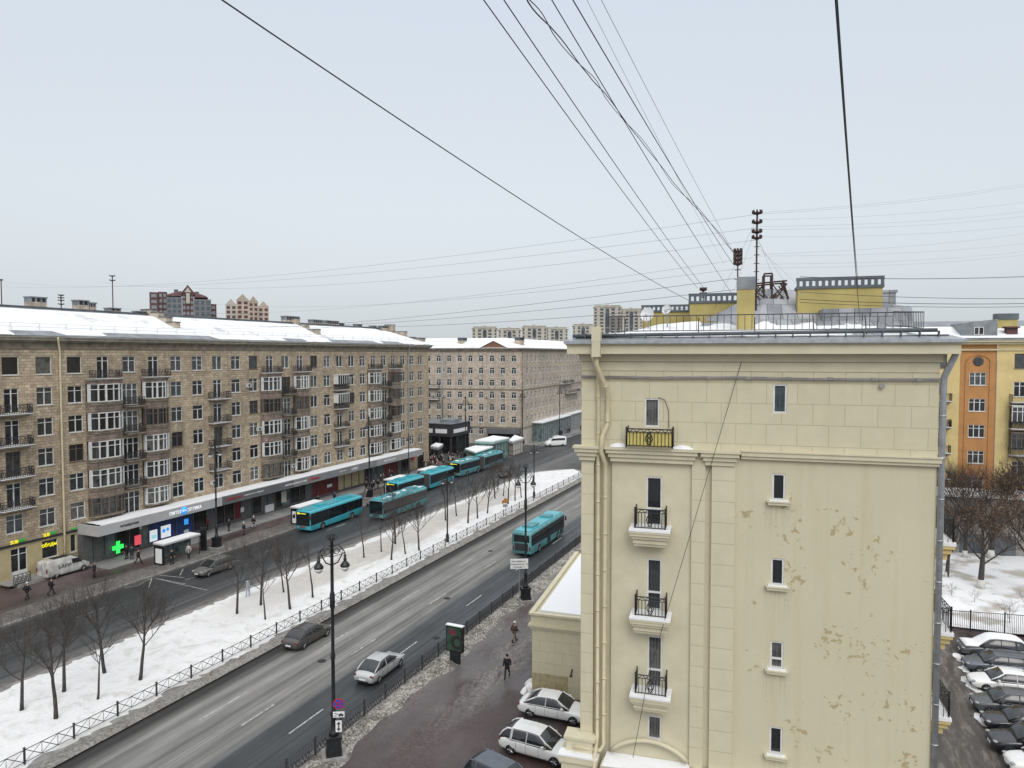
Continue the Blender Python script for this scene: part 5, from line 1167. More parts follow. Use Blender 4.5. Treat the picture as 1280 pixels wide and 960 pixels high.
# advertising pylon, bollard
a = G(254.5, 689, .12); o = empty('advertising_pylon', (a.x, a.y, .12), R(20), 'dark narrow advertising pylon on the far pavement beside the bus shelter', 'pylon'); m = MB(); m.box(-.35, .35, -.15, .15, 0, 2.9); m.build('case', 'lamp_iron', o); m = MB(); m.box(-.28, .28, -.17, -.152, .5, 2.6); m.build('poster', 'shop_dark', o)
a = G(310, 746, .2); m = MB(); m.lathe([(.32, 0), (.3, .08), (.2, .1), (.2, 1.55), (.24, 1.6), (.1, 1.68)], (0, 0, 0), 12); o = m.build('vent_pipe', 'galv', None, (a.x, a.y, .15)); tag(o, 'stubby grey vent pipe standing at the edge of the snowy median', 'pipe')
# city light poster stand
a = G(569, 829, .1); o = empty('poster_stand', (a.x, a.y, .1), R(-2), 'green lit advertising stand with a pink blob and a tyre, beside the right hand fence', 'advertising stand')
m = MB(); m.box(-.42, .42, -.12, .12, 0, 1.0); m.build('pedestal', 'lamp_iron', o); m = MB(); m.box(-.72, .72, -.16, .16, .95, 2.95); m.build('case', 'lamp_iron', o)
m = MB(); m.box(-.62, .62, -.18, -.162, 1.08, 2.85); pc = m.build('poster', 'poster_green', o)
m = MB(); m.lathe([(.24, 0), (.24, .01)], (-.2, -.193, 2.5), 16, 0, 'y'); m.lathe([(.16, 0), (.16, .01)], (.02, -.194, 2.42), 14, 0, 'y'); m.build('poster_print', 'pink', pc)
m = MB(); m.lathe([(.55, 0), (.55, .012)], (.62-.35, -.195, 1.72), 24, 0, 'y'); m.build('poster_print', 'rubber', pc); m = MB(); m.lathe([(.28, 0), (.28, .012)], (.62-.33, -.21, 1.72), 18, 0, 'y'); m.build('poster_print', 'poster_green', pc)
m = MB(); m.box(-.74, .74, -.18, .18, 2.952, 3.02); m.build('snow_cover', 'snow', o)

# ================================================================== FENCES
def fence_between(name, P, Q, span, h, lab, cat, kind, mats=('fence_iron', 'fence_iron')):
    P = Vector(P); Q = Vector(Q); L = (Q-P).length; a = math.atan2(Q.y-P.y, Q.x-P.x); o = empty(name, P, a, lab, cat); n_ = int(L/span)
    pm = MB(); pm.box(-.045, .045, -.045, .045, 0, h+.1); pm.box(-.06, .06, -.06, .06, h+.1, h+.14); pmesh = pm.mesh('post', mats[1])
    q = MB(); s = span-.1
    def B(x0, z0, x1, z1, t=.035): q.bar((x0, 0, z0), (x1, 0, z1), t)
    B(.05, h, s+.05, h, .05 if kind != 'X' else .045); B(.05, .12, s+.05, .12, .04)
    if kind == 'X':
        k = 3
        for j in range(k):
            x0 = .05+s*j/k; x1 = .05+s*(j+1)/k; B(x0, .14, x1, h); B(x0, h, x1, .14); B(x1, .14, x1, h, .03)
    elif kind == 'dense':
        j = .05
        while j < s: B(j, .12, j, h, .034); j += .13
        j = 0
        while j < s-.3: B(.05+j, .14, .05+j+.3, h*.6, .04); B(.05+j+.3, .14, .05+j, h*.6, .04); j += .3
    else:
        j = .05
        while j < s: B(j, .12, j, h, .03); j += .14
    pan = q.mesh('panel', mats[0])
    for k in range(n_+1): put('post', pmesh, o, (k*span, 0, 0))
    for k in range(n_): put('panel', pan, o, (k*span, 0, 0))
    return o
fence_between('street_fence', (-41.9, 14, .2), (-41.9, 134, .2), 3.0, .85, 'low iron railing with crossed bars along the snowy median', 'fence', 'X')
fence_between('street_fence', (-27.05, 16, .12), (-27.05, 110, .12), 2.5, 1.05, 'dark railing with dense bars between the near lane and the slushy bank', 'fence', 'dense')
P0 = G(1120, 783, .3); P1_ = G(1280, 795, .3); dv = (P1_-P0).normalized()
fence_between('yard_fence', P0-dv*2, P1_+dv*12, 2.6, 1.75, 'tall black bar fence round the snowy yard behind the parked cars', 'fence', 'bars', ('black_iron', 'black_iron'))

# ================================================================== STREET LAMPS
def lantern(parent, x, y, z, s=1.0):
    m = MB(); m.tube([(0, 0, 0), (0, 0, -.55*s)], .045*s, 6); m.lathe([(.05, 0), (.09, -.05), (.06, -.2), (.1, -.25), (.1, -.32), (.06, -.4)][::-1], (0, 0, -.15*s), 10)
    m.lathe([(.3*s, -.98*s), (.32*s, -.9*s), (.31*s, -.84*s), (.18*s, -.66*s), (.08*s, -.55*s)], (0, 0, 0), 14); o = m.build('lantern', 'lamp_iron', parent, (x, y, z))
    m = MB(); m.lathe([(.05*s, -1.3*s), (.17*s, -1.24*s), (.27*s, -1.1*s), (.3*s, -.985*s)], (0, 0, 0), 14); m.build('lamp_glass', 'lamp_glass', o)
def street_lamp(x, y, z, rz, lab, h=13.4, big=True, z_l=11.9):
    o = empty('street_lamp', (x, y, z), rz, lab, 'street lamp', 'iron street lamps')
    if big:
        m = MB(); m.box(-.7, .7, -.7, .7, -.1, .28); m.build('plinth', 'concrete', o)
        m = MB(); m.box(-.47, .47, -.47, .47, .282, .42); m.box(-.4, .4, -.4, .4, .42, 1.3); m.box(-.46, .46, -.46, .46, 1.3, 1.42)
        for k in range(4): m.box(-.28, .28, -.42, -.4, .55, 1.2, 0, Matrix.Rotation(k*pi/2, 4, 'Z'))
        m.build('pedestal', 'lamp_iron', o)
        m = MB(); m.lathe([(.3, 1.42), (.24, 1.6), (.15, 1.8), (.14, 2.5), (.19, 2.6), (.19, 2.75), (.11, 2.9), (.105, 5.9), (.14, 6.0), (.14, 6.2), (.1, 6.4), (.095, 8.9), (.155, 9.1), (.155, 9.8), (.1, 10), (.09, h-.5), (.13, h-.45), (.13, h-.3), (.05, h-.15), (.02, h+.2)], (0, 0, 0), 12); m.build('pole', 'lamp_iron', o)
        r = .75
    else:
        m = MB(); m.lathe([(.2, 0), (.2, .9), (.1, 1.1), (.075, h-.2), (.1, h-.1), (.02, h+.1)], (0, 0, 0), 10); m.build('pole', 'lamp_iron', o); r = .65
    m = MB(); s = 1.0 if big else .7
    for sg in (-1, 1):
        za = z_l
        m.tube([(0, 0, za-.7), (sg*r*.45, 0, za-.55), (sg*r*.8, 0, za-.05), (sg*r, 0, za)], .04*s, 6); m.tube([(0, 0, za+.45), (sg*r*.5, 0, za+.5), (sg*r, 0, za+.05)], .03*s, 6)
        for c_, rr in ((.35, .16), (.72, .1)): m.tube([(sg*(r*c_+rr*cos(t*pi/4)), 0, za+.12+rr*sin(t*pi/4)) for t in range(9)], .022*s, 4)
        if big: m.tube([(sg*(.0+.25*cos(t*pi/4)+.05), 0, za+.95+.18*sin(t*pi/4)) for t in range(9)], .02, 4)
        m.bar((0, 0, za-.2), (sg*r, 0, za-.02), .04)
    if big: 
        for yy in (-1, 1): m.tube([(0, yy*(.2+.14*cos(t*pi/4)), z_l+.8+.14*sin(t*pi/4)) for t in range(9)], .02, 4)
    m.build('scroll_arm', 'lamp_iron', o)
    for sg in (-1, 1): lantern(o, sg*r, 0, z_l+.02, s*.88)
    return o
a = G(417, 947, .1); LP1 = street_lamp(-25.9-.0, a.y, .1, R(40), 'tall iron street lamp on a square pedestal nearest the camera, carrying three traffic signs', 13.5, True, 12.25)
a = G(657, 752, .1); LP2 = street_lamp(a.x, a.y, .1, R(38), 'tall iron street lamp beside the white direction board and the turquoise bus', 13.4, True, 12.2)
a = G(271, 686, .12); street_lamp(a.x, a.y, .12, R(90), 'tall iron street lamp on the far pavement beside the first bus shelter', 13.8, True, 12.5)
a = PX(462, 630, -67.6); street_lamp(-67.6, a.y, .12, R(90), 'tall iron street lamp among pedestrians on the far pavement, behind the snow streaked bus', 13.8, True, 12.5)
a = PX(511, 590, -70); street_lamp(-70, a.y, .12, R(90), 'iron street lamp at the far end of the shop canopy', 9, False, 8.3)
for u, v, lab in ((566, 678, 'slim median lamp at the middle of the railing, left of the direction board'), (677, 623, 'slim median lamp at the far end of the median railing')):
    a = G(u, v, .2); street_lamp(-42.7, a.y, .2, R(60), lab, 8.9, False, 8.2)
for u, v, x, lab in ((653, 556, 0, 'tall dark street lamp in front of the corner of the middle block'), (699.5, 545, 0, 'tall dark street lamp by the distant shops along the avenue'), (582, 575, 0, 'dark street lamp rising behind the glazed kiosk by the pavilion')):
    a = G(u, v, .12); street_lamp(a.x, a.y, .12, R(60), lab, 14.5, True, 13.2)
# traffic signs on the near lamp
def sign_group(px, facing):
    pass
lx, ly = LP1.location.x, LP1.location.y
Mz = lambda v: G(0, 0, 0)
def zat(x, y, v): 
    Fd = x*hd[0]+y*hd[1]; d = ray(640, v); return H+d[2]*Fd/(d[0]*hd[0]+d[1]*hd[1])
so = empty('traffic_sign', (lx+.35*sin(YAW), ly-.35*cos(YAW), 0), YAW+R(5), 'round blue no stopping sign with red cross on the nearest street lamp', 'traffic sign')
z1 = zat(lx, ly, 874); m = MB(); m.lathe([(.33, 0), (.33, .02)], (.42, -.26, z1), 24, 0, 'y'); m.build('rim', 'sign_red', so); m = MB(); m.lathe([(.27, 0), (.27, .015)], (.42, -.275, z1), 24, 0, 'y'); m.build('face', 'sign_blue', so)
m = MB(); 
for s_a in (45, -45): m.box(-.27, .27, -.01, 0, -.035, .035, 0, Matrix.Translation((.42, -.28, z1)) @ Matrix.Rotation(R(s_a), 4, 'Y'))
m.build('cross', 'sign_red', so); m = MB(); m.bar((.1, -.2, z1), (.42, -.24, z1), .03); m.build('bracket', 'galv', so)
so = empty('traffic_sign', (lx+.35*sin(YAW), ly-.35*cos(YAW), 0), YAW+R(5), 'white tow away plate under the round sign on the nearest street lamp', 'traffic sign'); z2 = zat(lx, ly, 887); m = MB(); m.box(.1, .76, -.27, -.25, z2-.17, z2+.17); m.build('plate', 'sign_white', so)
m = MB(); m.box(.42, .7, -.285, -.272, z2-.07, z2+.02); m.box(.5, .62, -.285, -.272, z2+.021, z2+.07); m.lathe([(.035, 0), (.035, .01)], (.48, -.287, z2-.09), 8, 0, 'y'); m.lathe([(.035, 0), (.035, .01)], (.64, -.287, z2-.09), 8, 0, 'y'); m.bar((.4, -.28, z2+.0), (.18, -.28, z2+.09), .03); m.bar((.18, -.28, z2-.08), (.3, -.28, z2-.08), .03); m.build('symbol', 'sign_dark', so)
so = empty('traffic_sign', (lx+.35*sin(YAW), ly-.35*cos(YAW), 0), YAW+R(5), 'white plate with double headed arrow, lowest on the nearest street lamp', 'traffic sign'); z3 = zat(lx, ly, 901.5); m = MB(); m.box(.24, .6, -.27, -.25, z3-.34, z3+.34); m.build('plate', 'sign_white', so)
m = MB(); m.box(.39, .45, -.285, -.272, z3-.15, z3+.15); m.add([(.3, -.28, z3+.12), (.54, -.28, z3+.12), (.42, -.28, z3+.29), (.3, -.28, z3-.12), (.54, -.28, z3-.12), (.42, -.28, z3-.29)], [(0, 1, 2), (3, 5, 4)]); m.build('symbol', 'sign_dark', so)
# direction board on its own thin posts
a = G(649, 766, .1); so = empty('direction_board', (a.x, a.y, .1), YAW+R(4), 'white direction board with lines of text on a thin post by the second street lamp', 'sign'); zb = zat(a.x, a.y, 705)
m = MB(); m.bar((0, 0, 0), (0, 0, zb), .06); m.build('post', 'galv', so); m = MB(); m.box(-.82, .82, -.1, -.05, zb-.52, zb+.4); m.build('board', 'sign_white', so)
for k, tx in enumerate(('Бассейная ул.', 'Ленинский пр. 4,5', 'Пулково  9')): o = put_text(tx, so, (-.05, -.115, zb+.12-k*.27), .2, 'sign_dark', 0, depth=.005)
# orange triangular sign on the median
a = G(632, 652, .2); so = empty('traffic_sign', (a.x, a.y, .2), YAW, 'orange backed sign over a small plate on a thin post in the median', 'traffic sign'); m = MB(); m.bar((0, 0, 0), (0, 0, 3.4), .07); m.build('post', 'galv', so)
m = MB(); m.lathe([(.36, 0), (.36, .03)], (0, -.08, 3.0), 16, 0, 'y'); m.lathe([(.33, 0), (.33, .03)], (-.35, .1, 2.75), 3, 0, 'y'); m.build('face', 'sign_orange', so); m = MB(); m.box(-.4, .3, -.08, -.05, 2.1, 2.5); m.build('plate', 'galv', so)

# ================================================================== VEHICLES
def ev(mb_or_obj):
    dg = bpy.context.evaluated_depsgraph_get(); return bpy.data.meshes.new_from_object(mb_or_obj.evaluated_get(dg))
def loft(secs, mi=0, smooth=True, caps=True):
    m = MB(); n = len(secs[0]); vs = [p for s in secs for p in s]; fs = []
    for i in range(len(secs)-1):
        for k in range(n): a = i*n+k; b = i*n+(k+1) % n; fs.append((a, a+n, b+n, b))
    if caps: fs.append(tuple(range(n))); fs.append(tuple(reversed(range((len(secs)-1)*n, len(secs)*n))))
    m.add(vs, fs, mi, smooth); return m
def carve(me, wheels, r, hw, name, mats, sub=2):
    ob = bpy.data.objects.new('t', me); COL.objects.link(ob); cut = []
    if sub: s = ob.modifiers.new('s', 'SUBSURF'); s.levels = s.render_levels = sub
    for x in wheels:
        m = MB(); m.lathe([(r, -hw-.4), (r, hw+.4)], (x, 0, r*.93), 20, 0, 'y'); q = m.mesh('c', 'plastic'); co = bpy.data.objects.new('c', q); COL.objects.link(co); cut.append(co)
        b = ob.modifiers.new('b', 'BOOLEAN'); b.operation = 'DIFFERENCE'; b.object = co; b.solver = 'EXACT'
    bpy.context.view_layer.update(); out = ev(ob); out.name = name
    for c in cut: bpy.data.objects.remove(c)
    bpy.data.objects.remove(ob); out.materials.clear()
    for x in mats: out.materials.append(MATS[x])
    for p in out.polygons: p.use_smooth = True; p.material_index = 0
    try: out.set_sharp_from_angle(angle=R(38))
    except Exception: pass
    return out
def wheel(parent, x, y, r, w=.2):
    s = 1 if y > 0 else -1; k = ('wh', r, w)
    if k not in WC:
        m = MB(); m.lathe([(r*.55, -w/2), (r*.93, -w/2), (r, -w/2+.03), (r, w/2-.03), (r*.93, w/2), (r*.64, w/2)], (0, 0, 0), 20, 0, 'y')
        q = MB(); q.lathe([(r*.64, 0), (r*.64, w/2-.01), (r*.58, w/2-.03), (r*.15, w/2-.05), (r*.12, w/2)], (0, 0, 0), 20, 0, 'y')
        for j in range(5): a = j*2*pi/5; q.bar((0, w/2-.01, 0), (r*.58*cos(a), w/2-.01, r*.58*sin(a)), .07)
        WC[k] = (m.mesh('wheel', 'rubber'), q.mesh('rim', 'rim'))
    o = put('wheel', WC[k][0], parent, (x, y-s*w/2, r), 0 if s > 0 else pi); put('rim', WC[k][1], o); return o
def car(loc, head, style, paint, label, group=None, dim=None, snowy=False, cat='car', name='parked_car', glass='car_glass', hl='headlight'):
    L, W, Ht = dim or {'sedan': (4.75, 1.82, 1.46), 'suv': (4.65, 1.88, 1.68), 'hatch': (4.4, 1.8, 1.55), 'wagon': (4.75, 1.84, 1.5), 'fastback': (4.7, 1.84, 1.44)}[style]
    bz = {'sedan': 1.0, 'suv': 1.14, 'hatch': 1.04, 'wagon': 1.02, 'fastback': 1.0}[style]      # belt scale
    lo = .2 if style != 'suv' else .28
    tr = {'sedan': (.93, .99, .97), 'fastback': (.95, .99, .97), 'suv': (.94, .97, .97), 'hatch': (.95, .97, .97), 'wagon': (.95, .97, .97)}[style]
    st = [(0, .66, .74, .42), (.012, .82*bz, .84, .3), (.05, tr[0]*bz, .93, lo+.02), (.16, tr[1]*bz, .985, lo), (.3, tr[2]*bz, 1, lo), (.5, .95*bz, 1, lo), (.68, .92*bz, 1, lo), (.76, .90*bz, .99, lo), (.88, .83*bz, .96, lo), (.955, .74*bz, .89, lo+.03), (.99, .64*bz, .78, .3), (1, .54, .7, .38)]
    hw = W/2; secs = []
    for t, zt, k, zb in st:
        x = (t-.5)*L; w = hw*k
        half = [(0, zb), (w*.8, zb), (w*.97, zb+.08), (w, (zb+zt)*.5), (w*.985, zt-.16), (w*.9, zt-.035), (w*.6, zt+.005), (0, zt+.02)]
        secs.append([(x, y, z) for y, z in half]+[(x, -y, z) for y, z in half[-2:0:-1]])
    r = .33 if style != 'suv' else .37; wheels = (-L*.5+L*.2, L*.5-L*.185)
    key = ('car', style, L, W, Ht)
    if key not in WC: 
        WC[key] = carve(loft(secs).mesh('body', 'plastic'), wheels, r+.055, hw, 'body', ['plastic'])
    me = WC[key].copy(); me.materials.clear(); me.materials.append(MATS[paint])
    root = empty(name, loc, head, label, cat, group); body = put('body', me, root)
    # inner wheel arch liner so that the arches read black
    m = MB(); m.box(wheels[0]-.45, wheels[0]+.45, -hw+.16, hw-.16, .22, .6); m.box(wheels[1]-.45, wheels[1]+.45, -hw+.16, hw-.16, .22, .6); m.box(-L*.42, L*.42, -hw+.14, hw-.14, .16, .3); m.build('underbody', 'plastic', root)
    # greenhouse: list of (t, top fraction, belt z)
    gh = {'sedan': [(.1, 0), (.2, .55), (.29, .93), (.36, 1), (.45, 1.015), (.53, 1), (.585, .93), (.66, .5), (.75, 0)],
          'fastback': [(.06, 0), (.16, .48), (.28, .86), (.38, 1), (.46, 1.01), (.53, .99), (.585, .92), (.66, .5), (.75, 0)],
          'suv': [(.035, 0), (.06, .5), (.1, .88), (.16, .97), (.35, 1.01), (.5, 1), (.58, .93), (.66, .5), (.74, 0)],
          'hatch': [(.03, 0), (.07, .5), (.13, .88), (.2, .97), (.38, 1.01), (.52, .99), (.6, .9), (.68, .48), (.77, 0)],
          'wagon': [(.03, 0), (.07, .5), (.12, .9), (.18, .97), (.38, 1.01), (.52, .99), (.59, .92), (.67, .5), (.76, 0)]}[style]
    bel = .93*bz; H0 = Ht-bel; g = []; pts = []
    for t, f in gh:
        x = (t-.5)*L; z = bel+H0*f; wb = hw*(.93 if .15 < t < .7 else .84); wt = wb-(.23*f)
        if f < .02: z = bel+.02
        half = [(0, bel-.08), (wb, bel-.08), (wb, bel), (wt+.03*f, bel+(z-bel)*.93), (wt-.07, z+.0), (0, z+.035*f)]
        g.append([(x, y, z_) for y, z_ in half]+[(x, -y, z_) for y, z_ in half[-2:0:-1]]); pts.append((x, wb, wt+.03*f, wt-.07, z, f))
    loft(g).build('windows', glass, root)
    # roof skin and pillars
    m = MB(); rs_ = [q for q in pts if q[5] >= .9]
    for a, b in zip(rs_[:-1], rs_[1:]):
        for s in (-1, 1): m.add([(a[0], 0, a[4]+.05), (b[0], 0, b[4]+.05), (b[0], s*(b[3]+.005), b[4]+.014), (a[0], s*(a[3]+.005), a[4]+.014)], [(0, 1, 2, 3) if s < 0 else (3, 2, 1, 0)], 0, True); m.add([(a[0], s*(a[3]+.005), a[4]+.014), (b[0], s*(b[3]+.005), b[4]+.014), (b[0], s*(b[2]+.014), bel+(b[4]-bel)*.9), (a[0], s*(a[2]+.014), bel+(a[4]-bel)*.9)], [(0, 1, 2, 3) if s < 0 else (3, 2, 1, 0)], 0, True)
    m.build('roof', paint, root)
    m = MB(); up_ = [q for q in pts]
    for s in (-1, 1):
        for seq in (pts[:pts.index(rs_[0])+1], pts[pts.index(rs_[-1]):]):
            P = [(q[0], s*(q[2] if q[5] > .3 else q[1])*.985, bel+(q[4]-bel)*.93) for q in seq]; m.tube(P, .05, 6)
        mid = pts[len(pts)//2]; x = (.42-.5)*L; m.bar((x, s*(mid[1]+.0), bel), (x+.02, s*(mid[2]+.012), bel+(mid[4]-bel)*.93), .05)
        if style in ('suv', 'hatch', 'wagon'): x = (.2-.5)*L; m.bar((x, s*mid[1], bel), (x+.05, s*(mid[2]+.01), bel+(mid[4]-bel)*.93), .12)
        m.tube([((t-.5)*L, s*hw*.935, bel+.005) for t in (.14, .3, .5, .7)], .02, 4)
    m.build('pillars', paint, root)
    # door seams, sills, bumper insert
    m = MB()
    for t in (.28, .42, .6): 
        for s in (-1, 1): m.box((t-.5)*L-.006, (t-.5)*L+.006, s*hw-.012, s*hw+.002 if s > 0 else s*hw+.012, .38, .86*bz) if s > 0 else m.box((t-.5)*L-.006, (t-.5)*L+.006, -hw-.002, -hw+.012, .38, .86*bz)
    m.box(L/2-.16, L/2+.006, -.55, .55, .34, .5); m.box(-L/2-.006, -L/2+.1, -.5, .5, .36, .46); m.build('trim', 'plastic', root)
    for s in (-1, 1):
        m = MB(); m.lathe([(.03, -.12), (.11, -.06), (.12, .0), (.1, .05), (.02, .07)], (0, 0, 0), 10, 0, 'y'); o = m.build('headlight', hl, root, (L/2-.16, s*hw*.68, .66*bz)); o.scale = (1.3, 1.7, .55)
        m = MB(); m.lathe([(.03, -.12), (.1, -.06), (.12, .0), (.1, .05), (.02, .07)], (0, 0, 0), 10, 0, 'y'); o = m.build('tail_light', 'tail', root, (-L/2+.13, s*hw*.74, .78*bz)); o.scale = (.8, 1.7, .65)
        m = MB(); m.box(-.07, .07, -.09, .09, -.06, .07); o = m.build('mirror', paint, root, ((.665-.5)*L, s*(hw+.1), bel+.06)); 
    m = MB(); m.box(L/2-.03, L/2+.015, -.26, .26, .4, .51); m.build('number_plate', 'plate', root); m = MB(); m.box(-L/2-.015, -L/2+.03, -.26, .26, .48, .59); m.build('number_plate', 'plate', root)
    for x in wheels:
        for s in (-1, 1): wheel(root, x, s*(hw-.02), r)
    if snowy:
        m = MB(); gs = []
        for t in [.04, .07, .12, .2, .35, .5, .58, .66, .76, .86, .95]:
            x = (t-.5)*L; zr = [q for q in pts]; 
            z = .9*bz-.1*max(0, (t-.8)*4)
            for a, b in zip(pts[:-1], pts[1:]):
                if a[0] <= x <= b[0]: z = a[4]+(b[4]-a[4])*(x-a[0])/(b[0]-a[0])
            w = hw*(.72 if z > bel+.2 else .88); k = .1+.03*sin(t*40)
            half = [(w, z-.02), (w*.97, z+k*.7), (w*.6, z+k), (0, z+k+.03)]
            gs.append([(x, y, zz_) for y, zz_ in half]+[(x, -y, zz_) for y, zz_ in half[-2::-1]])
        loft(gs).build('snow_cover', 'snow', root)
    return root
def wheels_px(u0, v0, u1, v1, z=0):   # near side wheel contacts rear, front -> centre & heading
    a = G(u0, v0, z); b = G(u1, v1, z); return a, b, math.atan2(b.y-a.y, b.x-a.x)
def place_car(u0, v0, u1, v1, side, style, paint, label, z=0, W=1.84, head=None, **k):
    a, b, h = wheels_px(u0, v0, u1, v1, z); h = h if head is None else head
    n_ = Vector((-sin(h), cos(h), 0))*side; c = (a+b)/2+n_*W/2; c.z = z
    return car(c, h, style, paint, label, **k)
GP = 'cars in the near lanes'
place_car(474.4, 853.4, 501.8, 835.7, 1, 'sedan', 'paint_silver', 'silver saloon driving away in the near dark lane', name='moving_car', head=R(91))
place_car(381.4, 811.5, 409, 797, 1, 'sedan', 'paint_brown', 'dark brown grey saloon driving away beside the median kerb', name='moving_car', head=R(90))
place_car(286.5, 712, 263.7, 721.3, -1, 'wagon', 'paint_mud', 'mud covered grey car turning in front of the first bus shelter', name='moving_car', head=R(-93))
place_car(662, 898, 714, 908, 1, 'sedan', 'paint_white', 'white saloon parked against the low annex', z=.1)
place_car(636, 944, 692, 960, 1, 'hatch', 'paint_white', 'white hatchback with dark windscreen parked between the white saloon and the slate grey roof', z=.1, dim=(4.6, 1.84, 1.58))
a = G(640, 957, 1.75); car((a.x-.4, a.y-.2, .1), R(-16), 'suv', 'paint_slate', 'slate grey car cut by the bottom edge, only its roof showing', dim=(4.7, 1.9, 1.75))
a = G(652, 600, 0); car((-56.0, 127.5, 0), R(-78), 'suv', 'paint_dark', 'dark car driving behind the median trees beyond the slim lamps', name='moving_car')
hdg = AZ+pi
YC_ = [((1213, 824), 'suv', 'paint_grey', 'grey car buried under a thick cap of snow beside the yard fence', True), ((1219, 843), 'wagon', 'paint_slate', 'slate grey car parked between the snow capped car and the white one', False),
       ((1227, 866), 'sedan', 'paint_white', 'white saloon with dark windscreen in the row by the yard', False), ((1232, 895), 'hatch', 'paint_grey', 'dull grey car parked below the white saloon in the yard row', False),
       ((1247, 919), 'sedan', 'paint_black', 'black car with bright headlamp, third from the bottom of the yard row', False), ((1256, 947), 'suv', 'paint_black', 'glossy black car second from the bottom of the yard row', False), ((1279, 975), 'hatch', 'paint_white', 'white car at the bottom right corner of the picture', False)]
for (u, v), st_, pt, lab, sn_ in YC_:
    a = G(u, v, .1); L_ = {'suv': 4.65, 'wagon': 4.75, 'sedan': 4.75, 'hatch': 4.4}[st_]; e_ = Vector((cos(hdg), sin(hdg), 0)); n_ = Vector((-e_.y, e_.x, 0))
    c = a-e_*(L_*.5-.55)-n_*.92; c.z = .11; car(c, hdg, st_, pt, lab, 'cars parked in the yard', snowy=sn_)

def van(loc, head, label, name='parked_van', paint='van_white', L=4.9, W=1.9, Hh=1.98, wins=True, letter=None, mini=False, group=None):
    root = empty(name, loc, head, label, 'van', group); hw = W/2; secs = []
    st = [(0, Hh*.9, .96, .35), (.01, Hh*.97, .97, .28), (.05, Hh, 1, .22), (.45, Hh, 1, .22), (.64, Hh*.96, 1, .22), (.72, Hh*.86, .99, .22), (.82, Hh*.58, .97, .22), (.93, Hh*.5, .9, .24), (.985, Hh*.4, .82, .3), (1, Hh*.3, .78, .35)]
    for t, zt, k, zb in st:
        x = (t-.5)*L; w = hw*k; mz = min(zt-.1, Hh*.5)
        half = [(0, zb), (w*.85, zb), (w, zb+.1), (w, mz), (w*.93, zt-.12), (w*.8, zt), (0, zt+.03)]
        secs.append([(x, y, z) for y, z in half]+[(x, -y, z) for y, z in half[-2:0:-1]])
    wh = (-L*.3, L*.32); me = carve(loft(secs).mesh('body', paint), wh, .4, hw, 'body', [paint], 1); put('body', me, root)
    m = MB(); m.box(-L*.42, L*.42, -hw+.14, hw-.14, .2, .7); m.build('underbody', 'plastic', root)
    m = MB(); x0, x1 = (.665-.5)*L, (.805-.5)*L; z0, z1 = Hh*.93, Hh*.62
    m.add([(x0, -hw*.72, z0+.06), (x0, hw*.72, z0+.06), (x1+.03, hw*.84, z1+.03), (x1+.03, -hw*.84, z1+.03)], [(0, 3, 2, 1)]); m.build('windscreen', 'car_glass', root)
    for s in (-1, 1):
        m = MB(); P = [((.55-.5)*L, z1-.05), ((.78-.5)*L, z1-.05), ((.7-.5)*L, Hh*.83), ((.55-.5)*L, Hh*.86)]
        if mini: P = [((.08-.5)*L, z1), ((.78-.5)*L, z1), ((.71-.5)*L, Hh*.84), ((.08-.5)*L, Hh*.86)]
        def yy(z): return s*(hw*(1-.07*max(0, (z-Hh*.5)/(Hh*.44)))+.012)
        vs = [(x, yy(z), z) for x, z in P]; m.add(vs, [(0, 1, 2, 3) if s < 0 else (3, 2, 1, 0)]); m.build('side_window', 'car_glass', root)
        m = MB(); m.lathe([(.03, -.1), (.12, -.03), (.1, .04)], (0, 0, 0), 10, 0, 'x'); m.build('headlight', 'headlight', root, (L/2-.12, s*hw*.66, .72)); m = MB(); m.box(-.03, .03, -.07, .07, -.2, .2); m.build('tail_light', 'tail', root, (-L/2+.0, s*hw*.84, 1.0)); m = MB(); m.box(-.06, .06, -.1, .1, -.12, .12); m.build('mirror', 'plastic', root, ((.74-.5)*L, s*(hw+.1), z1+.08))
        for x in wh: wheel(root, x, s*(hw-.02), .34)
    m = MB(); m.box(-L/2-.012, -L/2+.05, -hw*.75, hw*.75, 1.2, 1.65) if mini else m.box(-L/2-.012, -L/2+.03, -.01, .01, .4, 1.7); m.build('rear_door', 'car_glass' if mini else 'plastic', root)
    m = MB(); m.box(L/2-.06, L/2+.02, -hw*.6, hw*.6, .38, .55); m.build('grille', 'plastic', root); m = MB(); m.box(L/2+.0, L/2+.03, -.26, .26, .36, .47); m.build('number_plate', 'plate', root)
    if letter: 
        o = put_text(letter, root, (-L*.12, -hw-.015, .98), .55, 'lamp_iron', 0, depth=.005); m = MB(); m.box(-L*.3, L*.05, -hw*.5, hw*.4, Hh+.025, Hh+.045); m.build('roof_stripe', 'lamp_iron', root)
    if mini: m = MB(); m.box(-1.2, .2, -.6, .6, Hh+.02, Hh+.2); m.build('roof_hatch', paint, root)
    return root
a = G(71, 726.5, .12); b = G(105, 711, .12); van(((a.x+b.x)/2-1.0, (a.y+b.y)/2, .12), R(90), 'dirty white delivery van parked by the restaurant steps', letter='БАРИ')
a = G(686, 558, 0); van((a.x+1.2, a.y+1.6, 0), R(-138), 'white minibus driving past the distant glazed shops', 'moving_van', 'paint_white', 5.6, 2.1, 2.5, mini=True)

